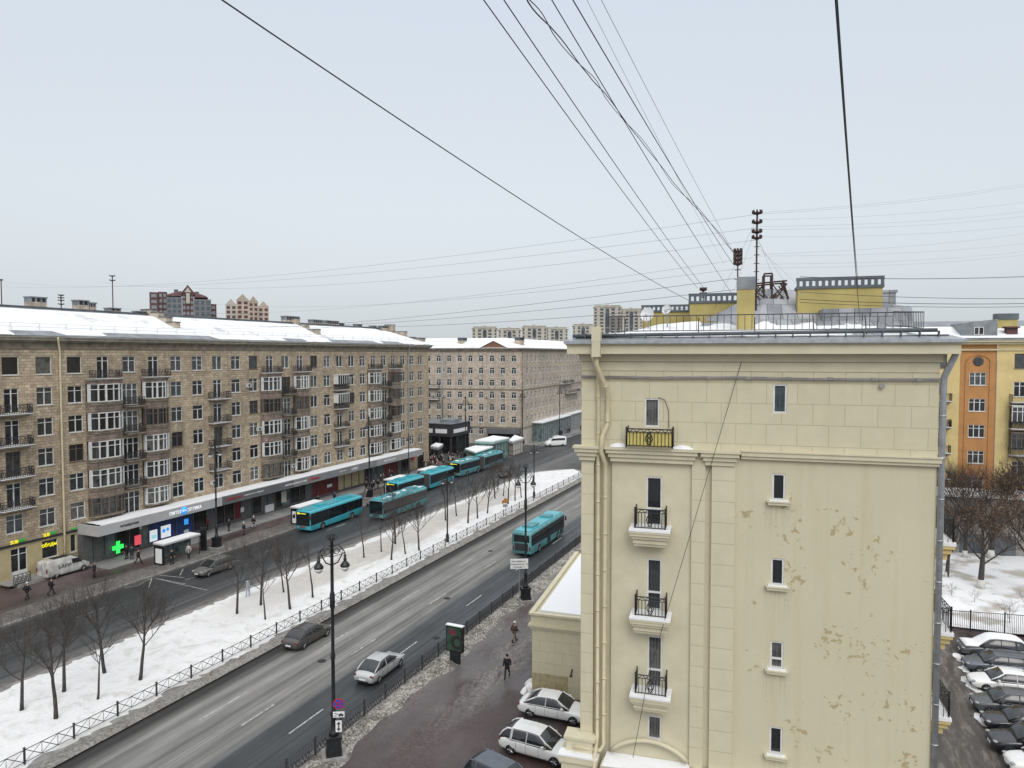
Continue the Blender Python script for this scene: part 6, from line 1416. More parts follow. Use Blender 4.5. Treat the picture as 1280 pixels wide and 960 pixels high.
def bus(loc, head, label, sections=((-6, 6),), side='turq', roof='turq', wheels=(-3.2, 3.3), snowy=False, led=True, group='city buses', rear_detail=True, roofunits=True, streaks=False):
    root = empty('city_bus', loc, head, label, 'bus', group); W = 2.5; Hh = 3.0; hw = W/2
    for si, (x0, x1) in enumerate(sections):
        secs = []
        for t, k, dz in ((0, .93, .12), (.012, .985, .03), (.04, 1, 0), (.96, 1, 0), (.99, .985, .03), (1, .93, .12)):
            x = x0+(x1-x0)*t; w = hw*k
            half = [(0, .3+dz), (w*.96, .3+dz), (w, .38+dz), (w, 1.5), (w*.985, Hh-.25-dz), (w*.93, Hh-.08-dz), (w*.8, Hh-dz), (0, Hh+.04-dz)]
            secs.append([(x, y, z) for y, z in half]+[(x, -y, z) for y, z in half[-2:0:-1]])
        ws = [w_ for w_ in wheels if x0 < w_ < x1]
        b = loft(secs).build('body', side, root)
        for xw in ws:
            for s in (-1, 1):
                m = MB(); q_ = [(xw+.6*cos(pi*k/12), .32+.72*sin(pi*k/12)**.8 if 0 < k < 12 else .32) for k in range(13)]; m.add([(x, s*(hw+.012), z) for x, z in q_], [tuple(range(13)) if s < 0 else tuple(reversed(range(13)))]); m.build('wheel_arch', 'plastic', root)
        m = MB(); m.box(x0+.4, x1-.4, -hw+.2, hw-.2, .32, 1.1); m.build('underbody', 'plastic', root)
        # window band wraps the body a hair proud
        for s in (-1, 1):
            m = MB(); m.add([(x0+.12, s*(hw+.008), 1.35), (x1-.1, s*(hw+.008), 1.35 if si else 1.0), (x1-.1, s*(hw*.985+.01), 2.62), (x0+.12, s*(hw*.985+.01), 2.62)], [(0, 1, 2, 3) if s < 0 else (3, 2, 1, 0)]); bd = m.build('window_band', 'bus_dark', root)
            m = MB(); x = x0+.9
            while x < x1-.6: m.box(x, x+.05, s*(hw+.0)-.014, s*(hw+.0)+.014, 1.36, 2.6); x += 1.45
            m.build('window_pillars', 'plastic', bd)
            if si == 0 or True:
                for xd in ((x0+x1)/2, x1-1.2 if si == 0 else x0+1.5):
                    if s < 0: m = MB(); m.box(xd-.6, xd+.6, -hw-.016, -hw-.009, .45, 2.5); m.build('door', 'bus_dark', root)
        rf_ = MB(); rf_.box(x0+.25, x1-.25, -hw*.78, hw*.78, Hh+.02, Hh+.075); ro = rf_.build('roof', roof, root)
        if roofunits:
            for xu, l, mt in ((x0+(x1-x0)*.25, 2.2, side), (x0+(x1-x0)*.7, 1.5, side)): m = MB(); m.box(xu-l/2, xu+l/2, -.7, .7, Hh+.077, Hh+.26); m.box(xu-l/2+.2, xu+l/2-.2, -.5, .5, Hh+.262, Hh+.29); m.build('roof_unit', mt, ro)
        if snowy:
            rr = random.Random(si+3)
            for k in range(26): 
                m = MB(); xx = rr.uniform(x0+.6, x1-.6); yy = rr.uniform(-.8, .8); a_ = rr.uniform(0, 3); n_ = 9
                m.add([(xx+cos(2*pi*j/n_)*rr.uniform(.2, .7), yy+sin(2*pi*j/n_)*rr.uniform(.12, .35), Hh+.09) for j in range(n_)]+[(xx, yy, Hh+.15)], [(j, (j+1) % n_, n_) for j in range(n_)], 0, True); m.build('snow_patch', 'snow', ro)
        for xw in ws:
            for s in (-1, 1): wheel(root, xw, s*(hw+.05), .48, .3)
    xf = sections[-1][1]; xr = sections[0][0]
    for (xa, xb) in zip([s[1] for s in sections[:-1]], [s[0] for s in sections[1:]]):
        m = MB(); n_ = 8
        for k in range(n_): m.box(xa+(xb-xa)*k/n_+.01, xa+(xb-xa)*(k+1)/n_-.01, -hw+.05+.05*(k % 2), hw-.05-.05*(k % 2), .45, Hh-.1-.04*(k % 2))
        m.box(xa-.1, xb+.1, -hw+.15, hw-.15, .5, Hh-.2); m.build('bellows', 'bellows', root)
    m = MB(); m.box(xf-.04, xf+.02, -hw*.9, hw*.9, .95, 2.78); ws_ = m.build('windscreen', 'bus_dark', root)
    m = MB(); (m.box(xf+.022, xf+.035, -.95, -.5, 2.46, 2.7), m.box(xf+.022, xf+.035, -.42, .5, 2.53, 2.63)) if led else m.box(xf+.022, xf+.035, -.5, .5, 2.5, 2.6); m.build('destination_display', 'led' if led else 'bus_dark', ws_)
    m = MB(); m.box(xf-.02, xf+.03, -.4, .4, .72, .86); m.build('badge', 'sign_red' if led else 'plastic', root)
    for s in (-1, 1):
        m = MB(); m.lathe([(.02, -.05), (.13, 0), (.1, .04)], (xf-.0, s*.88, .65), 10, 0, 'x'); m.build('headlight', 'headlight', root)
        m = MB(); m.box(xf+.0, xf+.4, s*(hw+.1)-.06, s*(hw+.1)+.06, 1.9, 2.4); m.bar((xf-.1, s*hw*.9, 2.6), (xf+.2, s*(hw+.1), 2.4), .05); m.build('mirror', 'plastic', root)
        m = MB(); m.box(xr-.02, xr+.03, s*1.05-.08, s*1.05+.08, .75, 1.25); m.build('tail_light', 'tail', root)
    m = MB(); m.box(xr-.015, xr+.05, -1.0, 1.0, 1.75, 2.6); m.build('rear_window', 'bus_dark', root); m = MB(); m.box(xr-.016, xr+.04, -.85, .85, .7, 1.6)
    for k in range(6): m.box(xr-.03, xr-.016, -.8, .8, .78+k*.14, .82+k*.14)
    m.build('engine_grille', 'plastic' if rear_detail else side, root)
    return root
bus((-63.15, 82.2, 0), R(-90), 'turquoise city bus with lit yellow display standing alone at the stop', wheels=(-3.3, 3.4))
bus((-31.75, 83.2, 0), R(90), 'dusty turquoise city bus seen from behind driving away in the near lanes', side='turq_dirty', led=False, wheels=(-3.3, 3.4))
bus((-57.9, 92.0, 0), R(-92), 'salt streaked pale turquoise bus with snow patches on its roof, behind the median trees', side='turq_dirty', roof='turq', snowy=True, led=False)
bus((-63.6, 108.2, 0), R(-92), 'articulated turquoise bus with dark bellows, behind the front bus', sections=((-9.5, -.9), (.9, 9)), wheels=(-6.2, 6.2, 1.9))
bus((-64.0, 131.5, 0), R(-93), 'rearmost articulated bus with patchy snow on the roof, beside the kiosks', sections=((-9.5, -.9), (.9, 9)), wheels=(-6.2, 6.2, 1.9), side='turq_dirty', roof='turq', snowy=True)

# ================================================================== PEOPLE
def skin_mesh(nodes, edges, name, mat, root=0, sub=1):
    me = bpy.data.meshes.new(name); me.from_pydata([n[:3] for n in nodes], edges, []); ob = bpy.data.objects.new('t', me); COL.objects.link(ob)
    sk = ob.modifiers.new('s', 'SKIN'); sk.use_smooth_shade = True
    for i, n in enumerate(nodes): d = me.skin_vertices[0].data[i]; d.radius = (n[3], n[4] if len(n) > 4 else n[3]); d.use_root = (i == root)
    s = ob.modifiers.new('u', 'SUBSURF'); s.levels = s.render_levels = sub
    bpy.context.view_layer.update(); out = ev(ob); out.name = name; bpy.data.objects.remove(ob)
    out.materials.clear(); out.materials.append(MATS[mat])
    for p in out.polygons: p.use_smooth = True
    return out
# faces +x.  pose: stride (front/back foot offset), arm swing
def skeleton(stride, swing, lean=.02, bag=False):
    P = {}
    P['pel'] = (0, 0, .95); P['wst'] = (lean*.4, 0, 1.1); P['chs'] = (lean, 0, 1.32); P['nk'] = (lean*1.3, 0, 1.47); P['hb'] = (lean*1.5+.01, 0, 1.56); P['ht'] = (lean*1.6+.01, 0, 1.68)
    for s, k in ((1, 'L'), (-1, 'R')):
        f = stride*s; P['hip'+k] = (0, s*.09, .9); P['kn'+k] = (f*.55+.05*abs(f)+.02, s*.1, .5+.02*abs(f)); P['an'+k] = (f-.05*(f < 0), s*.1, .1+.09*(f < -.05)); P['to'+k] = (P['an'+k][0]+.17, s*.12, .04+.02*(f < -.05))
        w = -swing*s; P['sh'+k] = (lean*1.1, s*.19, 1.4); P['el'+k] = (w*.5-.03, s*.25, 1.13); P['wr'+k] = (w+.1, s*.24, .9); P['hd'+k] = (w+.14, s*.235, .83)
    return P
def make_person(name, stride, swing, long_coat=False, seed=0):
    K = skeleton(stride, swing)
    order = ['pel', 'wst', 'chs', 'nk', 'hb', 'ht']; rad = {'pel': .14, 'wst': .13, 'chs': .15, 'nk': .055, 'hb': .085, 'ht': .09, 'hip': .09, 'kn': .06, 'an': .042, 'to': .035, 'sh': .06, 'el': .045, 'wr': .03, 'hd': .035}
    nodes = []; idx = {}
    for k in order+[a+b for b in 'LR' for a in ('hip', 'kn', 'an', 'to', 'sh', 'el', 'wr', 'hd')]:
        idx[k] = len(nodes); r = rad.get(k) or rad[k[:-1]]; nodes.append((*K[k], r, r*(1.15 if k in ('pel', 'wst', 'chs') else 1)))
    E_ = [('pel', 'wst'), ('wst', 'chs'), ('chs', 'nk'), ('nk', 'hb'), ('hb', 'ht')]
    for b in 'LR': E_ += [('pel', 'hip'+b), ('hip'+b, 'kn'+b), ('kn'+b, 'an'+b), ('an'+b, 'to'+b), ('chs', 'sh'+b), ('sh'+b, 'el'+b), ('el'+b, 'wr'+b), ('wr'+b, 'hd'+b)]
    edges = [(idx[a], idx[b]) for a, b in E_]
    for b, s in (('L', 1), ('R', -1)):      # five fingers
        h = Vector(K['hd'+b])
        for j, (dx, dz, l) in enumerate(((.0, -.05, .075), (-.022, -.05, .08), (.022, -.05, .07), (-.042, -.045, .06), (.05, -.02, .05))):
            a_ = len(nodes); nodes.append((h.x+dx, h.y, h.z+dz*.6, .012)); nodes.append((h.x+dx*1.2+.01, h.y-s*.012, h.z+dz*.6-l*.7, .009)); edges += [(idx['hd'+b], a_), (a_, a_+1)]
    a_ = len(nodes); nodes.append((K['hb'][0]+.1, 0, K['hb'][2]+.02, .018)); edges.append((idx['hb'], a_))   # nose
    body = skin_mesh(nodes, edges, 'body', 'skin', 0, 1)
    # coat
    cn = [(*K['pel'][:2], .82 if not long_coat else .6, .19, .19), (*K['pel'][:2], 1.0, .17, .185), (*K['wst'], .16, .175), (*K['chs'], .17, .2), (K['nk'][0], 0, 1.46, .09)]
    ce = [(0, 1), (1, 2), (2, 3), (3, 4)]
    for b in 'LR':
        k = len(cn); cn += [(*K['sh'+b], .085), (*K['el'+b], .068), (*K['wr'+b], .055)]; ce += [(3, k), (k, k+1), (k+1, k+2)]
    coat = skin_mesh(cn, ce, 'coat', 'coat_black', 1, 1)
    tn = [(0, 0, .93, .14)]; te = []
    for b in 'LR':
        k = len(tn); tn += [(*K['hip'+b], .1), (*K['kn'+b], .075), (K['an'+b][0], K['an'+b][1], K['an'+b][2]+.06, .065)]; te += [(0, k), (k, k+1), (k+1, k+2)]
    tro = skin_mesh(tn, te, 'trousers', 'trousers', 0, 1)
    m = MB()
    for b in 'LR':
        a = Vector(K['an'+b]); t = Vector(K['to'+b]); m.tube([a+Vector((-.07, 0, -.02)), a+Vector((0, 0, .0)), (a+t)/2+Vector((0, 0, .0)), t+Vector((.03, 0, 0))], [.05, .062, .055, .04], 8); m.tube([a, a+Vector((0, 0, .16))], .058, 8)
    boots = m.mesh('boots', 'boots')
    m = MB(); hx, hz = K['ht'][0], K['ht'][2]; m.lathe([(.112, -.03), (.118, .0), (.11, .05), (.07, .1), (.02, .115)], (hx-.01, 0, hz), 12); hat = m.mesh('hat', 'coat_black')
    m = MB(); m.tube([(hx-.07, -.05, hz-.13), (hx-.09, 0, hz-.1), (hx-.07, .05, hz-.13)], .05, 6); hair = m.mesh('hair', 'hair')
    m = MB()
    for s in (-1, 1): m.lathe([(.012, 0), (.012, .006)], (hx+.075, s*.032, hz-.05), 8, 0, 'x')
    eyes = m.mesh('eyes', 'boots')
    return dict(body=body, coat=coat, trousers=tro, boots=boots, hat=hat, hair=hair, eyes=eyes)
PT = [make_person('a', .3, .2), make_person('b', -.26, .16, True), make_person('c', .05, .04, True), make_person('d', .04, .03)]
PMC = {}
def recol(me, mat):
    k = (me.name, mat)
    if k not in PMC: q = me.copy(); q.materials.clear(); q.materials.append(MATS[mat]); q.name = me.name.split('.')[0]; PMC[k] = q
    return PMC[k]
def person(loc, rz, t, coat, tro, hat, label, group=None, sc=1.0, small=False):
    P = PT[t]; b = recol(P['body'], 'skin'); o = put('person', b, None, loc, rz); o.scale = (sc, sc, sc); tag(o, label, 'person', group)
    put('coat', recol(P['coat'], coat), o); put('trousers', recol(P['trousers'], tro), o)
    put('hat', recol(P['hat'], hat), o); put('boots', P['boots'], o)
    if not small: put('hair', P['hair'], o); put('eyes', P['eyes'], o)
    return o
for (u, v, z, rz, t, c, tr, ht, lab) in [
    (634, 847, .12, -80, 1, 'coat_black', 'trousers', 'coat_black', 'person in a long black coat walking towards the camera on the wet brown pavement'),
    (643, 803, .12, 70, 0, 'coat_brown', 'trousers_tan', 'hat_white', 'person in a dark brown jacket, tan trousers and pale hat walking away on slushy pavement'),
    (34, 750, .13, 110, 0, 'coat_black', 'trousers', 'hat_white', 'person with a red scarf and white hat walking at the left edge'),
    (64, 744, .13, 80, 0, 'coat_black', 'trousers', 'coat_black', 'person in black walking just behind the dirty white van'),
    (118, 722, .13, 60, 2, 'coat_black', 'trousers', 'coat_grey', 'person in black standing in front of the white van by the pharmacy'),
    (158.5, 699, .13, 200, 3, 'coat_black', 'trousers', 'coat_black', 'person in black, left one of the pair under the green cross'),
    (165, 699.5, .13, 150, 2, 'coat_navy', 'trousers', 'coat_black', 'person in dark navy, right one of the pair under the green cross'),
    (173, 705, .13, 30, 0, 'coat_black', 'trousers', 'coat_brown', 'person in black striding away from the green cross towards the shelter'),
    (286, 664, .13, 80, 2, 'coat_black', 'trousers', 'coat_black', 'person in black standing before the red shop window beside the tall lamp'),
    (305, 669, .13, 250, 3, 'coat_navy', 'trousers', 'hat_white', 'person in blue jacket with pale hat near the kerb left of the front bus'),
    (317, 661, .13, 100, 1, 'coat_black', 'coat_light', 'hat_white', 'person in black top and pale skirt left of the front bus'),
    (259, 662, .13, 90, 2, 'coat_red', 'trousers', 'coat_black', 'person in dark red coat between the shelter and the tall lamp'),
    (215, 705, .25, 0, 3, 'coat_black', 'trousers', 'coat_black', 'person in black waiting inside the nearest bus shelter'),
    (236, 698, .25, 300, 2, 'coat_light', 'trousers', 'coat_grey', 'person in a pale coat waiting inside the nearest bus shelter'),
    (397, 632, .13, 80, 1, 'coat_black', 'trousers', 'coat_black', 'person in black standing above the roof of the front bus'),
    (418, 628, .13, 60, 0, 'coat_navy', 'trousers', 'coat_black', 'person in navy walking right of the front bus roof')]:
    p = G(u, v, z); person(p, R(rz), t, c, tr, ht, lab)
sc_ = MB(); sc_.box(-.1, .25, -.2, .2, .9, 1.35)
rp_ = random.Random(21)
cm = ['coat_black', 'coat_black', 'coat_navy', 'coat_grey', 'coat_brown', 'coat_black', 'coat_grey', 'coat_navy', 'coat_brown', 'coat_red', 'coat_light']
for k in range(16):      # pedestrians near the second bus stop
    X = rp_.uniform(-75, -67.3); u = rp_.uniform(452, 492); p = PX(u, 600, X); person((X, p.y, .13), rp_.uniform(0, 6.28), rp_.randrange(4), rp_.choice(cm), 'trousers', rp_.choice(['coat_black', 'coat_grey', 'hat_white']), 'person among the pedestrians at the second bus stop under the shop canopy', 'pedestrians at the second bus stop', rp_.uniform(.94, 1.05), True)
for k in range(64):      # crowd before the pavilion
    X = rp_.uniform(-83, -67); Y_ = rp_.uniform(127, 149); 
    if X < -77 and Y_ < 136: X = rp_.uniform(-76, -67)
    person((X, Y_, .13 if Y_ < 139 else .01), rp_.uniform(0, 6.28), rp_.randrange(4), rp_.choice(cm), 'trousers', rp_.choice(['coat_black', 'coat_grey', 'coat_brown', 'hat_white']), 'person in the crowd on the square in front of the black pavilion', 'crowd in front of the pavilion', rp_.uniform(.92, 1.05), True)
for k in range(7):
    X = rp_.uniform(-68.8, -67.5); Y_ = rp_.uniform(178, 230); person((X, Y_, .13), rp_.uniform(0, 6.28), rp_.randrange(4), 'coat_black', 'trousers', 'coat_black', 'person in black walking past the distant glazed shops', 'pedestrians by the distant shops', 1, True)

# ================================================================== TREES
def tree_meshes(seed, h=7.4, trunk_h=2.2, r0=.14, levels=4, spread=.62, twigmat='twig', leaves=0, dens=1.0, up=.35, nl=7):
    rg = random.Random(seed); T = MB(); C = MB(); Lf = MB()
    lean = Vector((rg.uniform(-.1, .1), rg.uniform(-.1, .1), 1)).normalized()
    tp = [Vector((0, 0, -.1))]
    for k in range(1, 7): q = tp[-1]+lean*(h*.62/6)+Vector((rg.uniform(-.04, .04), rg.uniform(-.04, .04), 0)); tp.append(q)
    T.tube(tp, [r0*1.25, r0*1.0, r0*.92, r0*.8, r0*.62, r0*.45, r0*.28], 8)
    def grow(p, d, L, r, lev):
        n_ = 3; pts = [p]; dd = d
        for k in range(n_):
            dd = (dd+Vector((rg.uniform(-.18, .18), rg.uniform(-.18, .18), rg.uniform(-.05, .2)*up*2))).normalized(); pts.append(pts[-1]+dd*L/n_)
        rr = [r, r*.85, r*.7, r*.5]; (T if lev == 0 else C).tube(pts, rr, 5 if lev < 2 else 3, 0, lev < 2, False)
        if lev >= levels-1:
            if leaves:
                for _ in range(leaves):
                    q = pts[rg.randrange(1, 4)]+Vector((rg.uniform(-.15, .15), rg.uniform(-.15, .15), rg.uniform(-.2, .1))); s = rg.uniform(.05, .1); a = Vector((rg.uniform(-1, 1), rg.uniform(-1, 1), rg.uniform(-1, 1))).normalized()*s; b = a.cross(Vector((rg.uniform(-1, 1), rg.uniform(-1, 1), 1))).normalized()*s*.7
                    Lf.add([q-a, q-b, q+a, q+b], [(0, 1, 2, 3)])
            return
        nb = [4, 4, 4, 3][lev]; nb = max(2, int(round(nb*dens)))
        for k in range(nb):
            t = .3+.7*(k+rg.random()*.6)/nb; i = min(int(t*n_), n_-1); q = pts[i]+(pts[i+1]-pts[i])*(t*n_-i)
            ax = Vector((rg.uniform(-1, 1), rg.uniform(-1, 1), rg.uniform(-.3, .6))).normalized(); nd = (dd*1.0+ax*spread).normalized(); nd.z += up*.3; nd.normalize()
            grow(q, nd, L*rg.uniform(.5, .72), r*.48, lev+1)
        grow(pts[-1], dd, L*.6, r*.5, lev+1)
    for k in range(nl):
        t = (trunk_h+(h*.58-trunk_h)*(k/(nl-1))**1.1); i = min(5, int(t/(h*.62/6))); q = tp[i]+(tp[i+1]-tp[i])*(t/(h*.62/6)-i)
        a = k*2.4+rg.uniform(-.4, .4); d = Vector((cos(a)*.75, sin(a)*.75, .75+.35*k/nl)).normalized(); grow(q, d, (h-t)*rg.uniform(.42, .55), r0*.34, 0)
    grow(tp[-1], lean, h*.2, r0*.25, 1)
    return T.mesh('trunk', 'bark'), C.mesh('crown', twigmat), (Lf.mesh('leaves', 'leaf_brown') if leaves else None)
TM = [tree_meshes(100+i, 7.3, 2.1+.3*(i % 3), .11, 4, .5+.06*i, dens=1.0, nl=5+i) for i in range(5)]
TS = [tree_meshes(200+i, 6.6, 2.9, .085, 3, .5, dens=.8, nl=5) for i in range(2)]
treepx = [(27, 888, 0), (70, 898, 1), (80, 864, 2), (122, 874, 9), (131, 841, 3), (175, 850, 4), (296, 768, 1), (332, 775, 9), (326, 756, 0), (363, 762, 2), (355, 741, 8), (391, 747, 8), (455, 697, 8), (477, 690, 9), (489, 700, 3), (494, 680, 0), (507, 693, 8), (524, 688, 4), (557, 651, 2), (571, 645, 9), (585, 654, 1), (597, 648, 0), (609, 642, 3), (619, 623, 4), (622, 612, 2), (629, 620, 8), (635, 630, 0), (644, 626, 1), (652, 622, 9)]
ords = ['first', 'second', 'third', 'fourth', 'fifth', 'sixth', 'seventh', 'eighth', 'ninth', 'tenth', 'eleventh', 'twelfth', 'thirteenth', 'fourteenth', 'fifteenth', 'sixteenth', 'seventeenth', 'eighteenth', 'nineteenth', 'twentieth', 'twenty first', 'twenty second', 'twenty third', 'twenty fourth', 'twenty fifth', 'twenty sixth', 'twenty seventh', 'twenty eighth', 'twenty ninth', 'thirtieth']
rt_ = random.Random(5)
far_row = near_row = 0
for i, (u, v, k) in enumerate(sorted(treepx)):
    p = G(u, v, .25); row = 'far' if p.x < -47 else 'near'; p.z = .18
    ms = TM[k] if k < 5 else TS[k-8]; s = rt_.uniform(.88, 1.08)
    if k == 1 and u == 70: s = 1.12
    if row == 'far': far_row += 1; q = far_row
    else: near_row += 1; q = near_row
    kind_ = 'slender young' if k >= 8 else 'bushy'
    o = empty('bare_tree', p, rt_.uniform(0, 6.28), '%s leafless tree, %s from left in the row of the median nearer the %s' % (kind_, ords[q-1], 'avenue' if row == 'near' else 'shops'), 'tree', 'bare trees on the median')
    o.scale = (s, s, s); put('trunk', ms[0], o); put('crown', ms[1], o)
# yard trees with clinging brown leaves
YT = [tree_meshes(300+i, 9.5, 2.6, .28, 4, .85, 'twig_red', leaves=2, dens=.9, up=.2, nl=7) for i in range(2)]
YT.append(tree_meshes(310, 12, 3, .25, 4, .7, 'twig_red', dens=1.2, nl=9))
for i, (u, v, k, s, lab) in enumerate([(1226, 735, 0, 1.0, 'bushy tree with clinging brown leaves and whitewashed trunk, front of the snowy yard'), (1183, 722, 2, .75, 'leaning bare tree right beside the grey drainpipe in the yard'), (1206, 697, 2, .95, 'tall bare tree left of the big trunk at the back of the yard'), (1238, 698, 1, 1.15, 'brown leaved tree behind the front one in the yard'), (1262, 690, 0, 1.2, 'thick brown leaved tree at the right edge of the snowy yard'), (1290, 740, 1, 1.05, 'brown leaved tree cut off by the right edge of the picture'), (1192, 672, 2, .85, 'thin bare tree before the orange stair bay'), (1300, 700, 2, 1.1, 'tall bare tree at the far right before the yellow block')]):
    p = G(u, v, .2); o = empty('yard_tree', (p.x, p.y, .1), i*1.3, lab, 'tree', 'trees in the snowy yard'); o.scale = (s, s, s)
    ms = YT[k]; put('trunk', ms[0], o); put('crown', ms[1], o)
    if ms[2]: put('leaves', ms[2], o)
    m = MB(); r_ = .3 if k < 2 else .25; m.tube([(0, 0, 0), (0, 0, 1.0)], [r_*1.28, r_*1.1], 10); m.build('whitewash', 'whitewash', o)
SH = [tree_meshes(400+i, 2.6, .3, .035, 3, .9, 'twig_red', dens=1.2, up=.1, nl=7) for i in range(2)]
for i, (u, v, s, lab) in enumerate([(1218, 752, .55, 'small bare shrub by the yard fence'), (1190, 745, .6, 'little leafless bush beside the drainpipe on the snow'), (1262, 778, 1.0, 'tangled leafless bush over the yard fence'), (1283, 768, 1.2, 'dense leafless bush at the right edge by the yard fence')]):
    p = G(u, v, .25); o = empty('shrub', p, i*2., lab, 'shrub', 'leafless shrubs in the yard'); o.scale = (s,)*3; put('stems', SH[i % 2][0], o); put('twigs', SH[i % 2][1], o)

# ================================================================== WIRES
def wire(P, Q, r, sag, label, mat='wire', n=16, group='overhead cables'):
    P = Vector(P); Q = Vector(Q); m = MB(); m.tube([P+(Q-P)*(k/n)-Vector((0, 0, sag*4*(k/n)*(1-k/n))) for k in range(n+1)], r, 5); o = m.build('overhead_cable', mat); return tag(o, label, 'cable', group)
def wpx(u0, v0, D0, u1, v1, D1, r, sag, lab, mat='wire', ext=1.0):
    a = PF(u0, v0, D0); b = PF(u1, v1, D1); a = a+(a-b)*(ext-1); return wire(a, b, r, sag, lab, mat)
wpx(292, 0, 9, 862, 376, 36, .011, .25, 'thick cable crossing the sky from upper left to the yellow building roof', ext=1.12)
wpx(608, 0, 10, 872, 360, 38, .009, .15, 'left one of the two close cables rising steeply from the roof vents', ext=1.1)
wpx(633, 0, 10, 880, 360, 38, .009, .15, 'right one of the two close cables rising steeply from the roof vents', ext=1.1)
wpx(692, 0, 10, 918, 372, 32, .008, .12, 'single thin cable right of the close pair, running up from the chimney', ext=1.1)
wpx(718, 0, 10, 916, 330, 30, .009, .1, 'smooth cable beside the twisted bundle, ending at the chimney mast', ext=1.1)
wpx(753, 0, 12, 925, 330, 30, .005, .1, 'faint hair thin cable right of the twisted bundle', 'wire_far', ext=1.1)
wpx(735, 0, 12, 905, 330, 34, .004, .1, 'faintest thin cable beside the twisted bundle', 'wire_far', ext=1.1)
wpx(1045, 0, 8, 1075, 402, 30, .011, .15, 'thick dark cable dropping steeply to the roof on the right', ext=1.12)
wpx(1047, 0, 8.1, 1073, 360, 30, .01, .2, 'thin cable running along the thick steep one on the right', ext=1.12)
# loosely twisted bundle
ctrl = [(640, -40, 9), (662, 0, 10), (692, 42, 12), (737, 92, 15), (758, 122, 17), (800, 172, 21), (840, 228, 25), (870, 258, 27), (905, 300, 29), (920, 318, 29.5)]
for j, (ph, r) in enumerate(((0, .011), (2.1, .008))):
    m = MB(); pts = []
    for a, b in zip(ctrl[:-1], ctrl[1:]):
        for k in range(6):
            t = k/6; q = PF(a[0]+(b[0]-a[0])*t, a[1]+(b[1]-a[1])*t, a[2]+(b[2]-a[2])*t); i_ = len(pts); pts.append(q+Vector((cos(i_*.55+ph), sin(i_*.4+ph), sin(i_*.55+ph)))*.035)
    m.tube(pts, r, 5); tag(m.build('overhead_cable', 'wire'), 'thicker strand of the loosely twisted wavy cable bundle' if j == 0 else 'thinner strand of the loosely twisted wavy cable bundle', 'cable', 'overhead cables')
far = [(945, 268, 430, 345, -40, 356), (945, 285, 400, 366, 0, 352), (945, 300, 500, 362, 120, 352), (940, 322, 430, 383, 150, 385), (930, 335, 420, 390, 200, 372)]
m1 = M1.location
for i, (u0, v0, u1, v1, u2, v2) in enumerate(far):
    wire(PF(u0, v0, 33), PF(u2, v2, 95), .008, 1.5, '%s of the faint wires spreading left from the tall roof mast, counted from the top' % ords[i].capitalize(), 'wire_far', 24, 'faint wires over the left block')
for i, (v0, u1, v1, r) in enumerate([(345, 1300, 345, .012), (365, 1300, 373, .010), (374, 1300, 379, .012), (378, 1300, 383, .010)]):
    wire(PF(1000, v0 if i else 346, 29.5), PF(u1, v1, 30.5), r, .1, '%s dark wire from the top among those running right behind the steep cable' % ords[i].capitalize(), 'wire', 12, 'wires leaving to the right')
for i, (v0, v1) in enumerate([(266, 226), (268, 229), (275, 250), (283, 262), (287, 268), (296, 280), (318, 289), (320, 302), (330, 312), (335, 316)]):
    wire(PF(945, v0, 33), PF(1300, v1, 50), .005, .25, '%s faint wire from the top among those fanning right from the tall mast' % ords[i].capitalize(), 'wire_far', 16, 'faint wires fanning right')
for i, (u0, v0, u1, v1) in enumerate([(919, 348, 500, 401), (919, 362, 540, 408), (860, 385, 560, 416)]):
    wire(PF(u0, v0, 30), PF(u1-300, v1+8-12*i, 90), .009, .9, '%s of the darker wires running left low over the roofs, counted from the top' % ords[i].capitalize(), 'wire', 20, 'low wires running left')
for i, (u1, v1, F1) in enumerate([(890, 392, 36), (910, 385, 34), (985, 392, 35), (1010, 395, 35), (1045, 400, 33)]):
    wire(PF(945, 275+8*i, 33), PF(u1, v1, F1), .006, .02, '%s guy wire from the left staying the tall roof mast' % ords[i].capitalize(), 'wire_far', 6, 'guy wires of the tall mast')
# masts on the long brown block
for (u, vt, vb, F, lab, rk) in [(3, 349, 408, 96, 'mast at the extreme left of the long roof', [0]), (77, 368, 400, 96, 'short insulator mast between the chimneys of the long roof', [0, .35, .7, 1.2]), (141.5, 344, 395, 98, 'tall insulator mast in the middle of the long roof', [0, .6])]:
    a = PF(u, vb, F); zt = PF(u, vt, F).z; rack_mast((a.x, a.y, 28.6), zt-28.6, [zt-28.6-.15-k for k in rk], lab, .07, .35 if u > 10 else .2, 'roof masts with insulators')

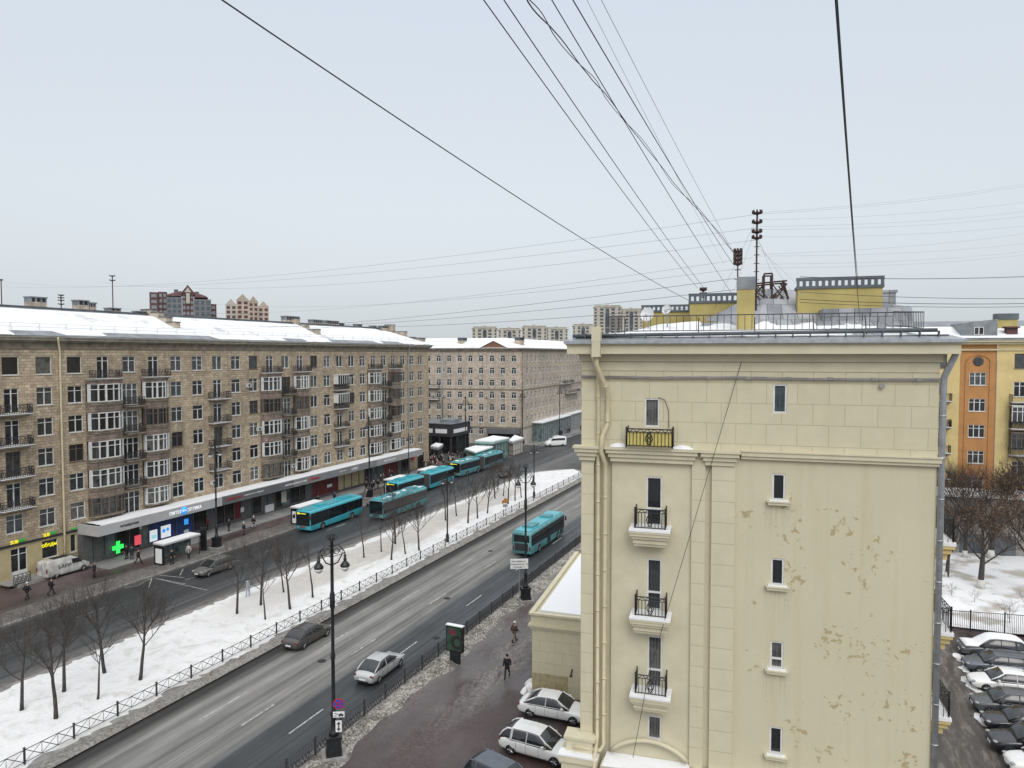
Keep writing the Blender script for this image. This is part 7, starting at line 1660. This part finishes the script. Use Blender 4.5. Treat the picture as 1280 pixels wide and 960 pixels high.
# ================================================================== LIGHT
w = bpy.data.worlds.new('World'); S.world = w; w.use_nodes = True; n = w.node_tree; n.nodes.clear()
out = n.nodes.new('ShaderNodeOutputWorld'); sky = n.nodes.new('ShaderNodeTexSky'); sky.sky_type = 'NISHITA'; sky.sun_disc = False
SE, SA = R(42), R(150)
sky.sun_elevation = SE; sky.sun_rotation = SA; sky.altitude = 0; sky.air_density = 1; sky.dust_density = 4
hs = n.nodes.new('ShaderNodeHueSaturation'); hs.inputs['Saturation'].default_value = .15; n.links.new(sky.outputs[0], hs.inputs['Color'])
b1 = n.nodes.new('ShaderNodeBackground'); b1.inputs[1].default_value = .05; n.links.new(hs.outputs[0], b1.inputs[0])
tc = n.nodes.new('ShaderNodeTexCoord'); sp = n.nodes.new('ShaderNodeSeparateXYZ'); n.links.new(tc.outputs['Generated'], sp.inputs[0])
nz = noise(n, coords(n, 'gen', (1.5, 1.5, 5)), 1.0, 3, .5)
cz = math_(n, 'ADD', sp.outputs[2], math_(n, 'MULTIPLY', math_(n, 'SUBTRACT', nz, .5), .12))
cr = ramp(n, cz, [(0.0, (.545, .585, .61)), (.1, (.52, .57, .61)), (.45, (.52, .59, .675)), (.62, (.85, .89, .94)), (1.0, (1.4, 1.42, 1.46))])
b2 = n.nodes.new('ShaderNodeBackground'); n.links.new(cr, b2.inputs[0]); b2.inputs[1].default_value = 1.0
ad = n.nodes.new('ShaderNodeAddShader'); n.links.new(b1.outputs[0], ad.inputs[0]); n.links.new(b2.outputs[0], ad.inputs[1]); n.links.new(ad.outputs[0], out.inputs[0])
sl = bpy.data.lights.new('sun', 'SUN'); sl.energy = 1.1; sl.angle = R(35); sl.color = (1, .97, .92)
so = bpy.data.objects.new('sun', sl); COL.objects.link(so); dirv = Vector((sin(SA)*cos(SE), cos(SA)*cos(SE), sin(SE))); so.rotation_euler = dirv.to_track_quat('Z', 'Y').to_euler()
S.view_settings.view_transform = 'Standard'; S.view_settings.look = 'None'; S.view_settings.exposure = 0; S.view_settings.gamma = 1
S.render.engine = 'CYCLES'
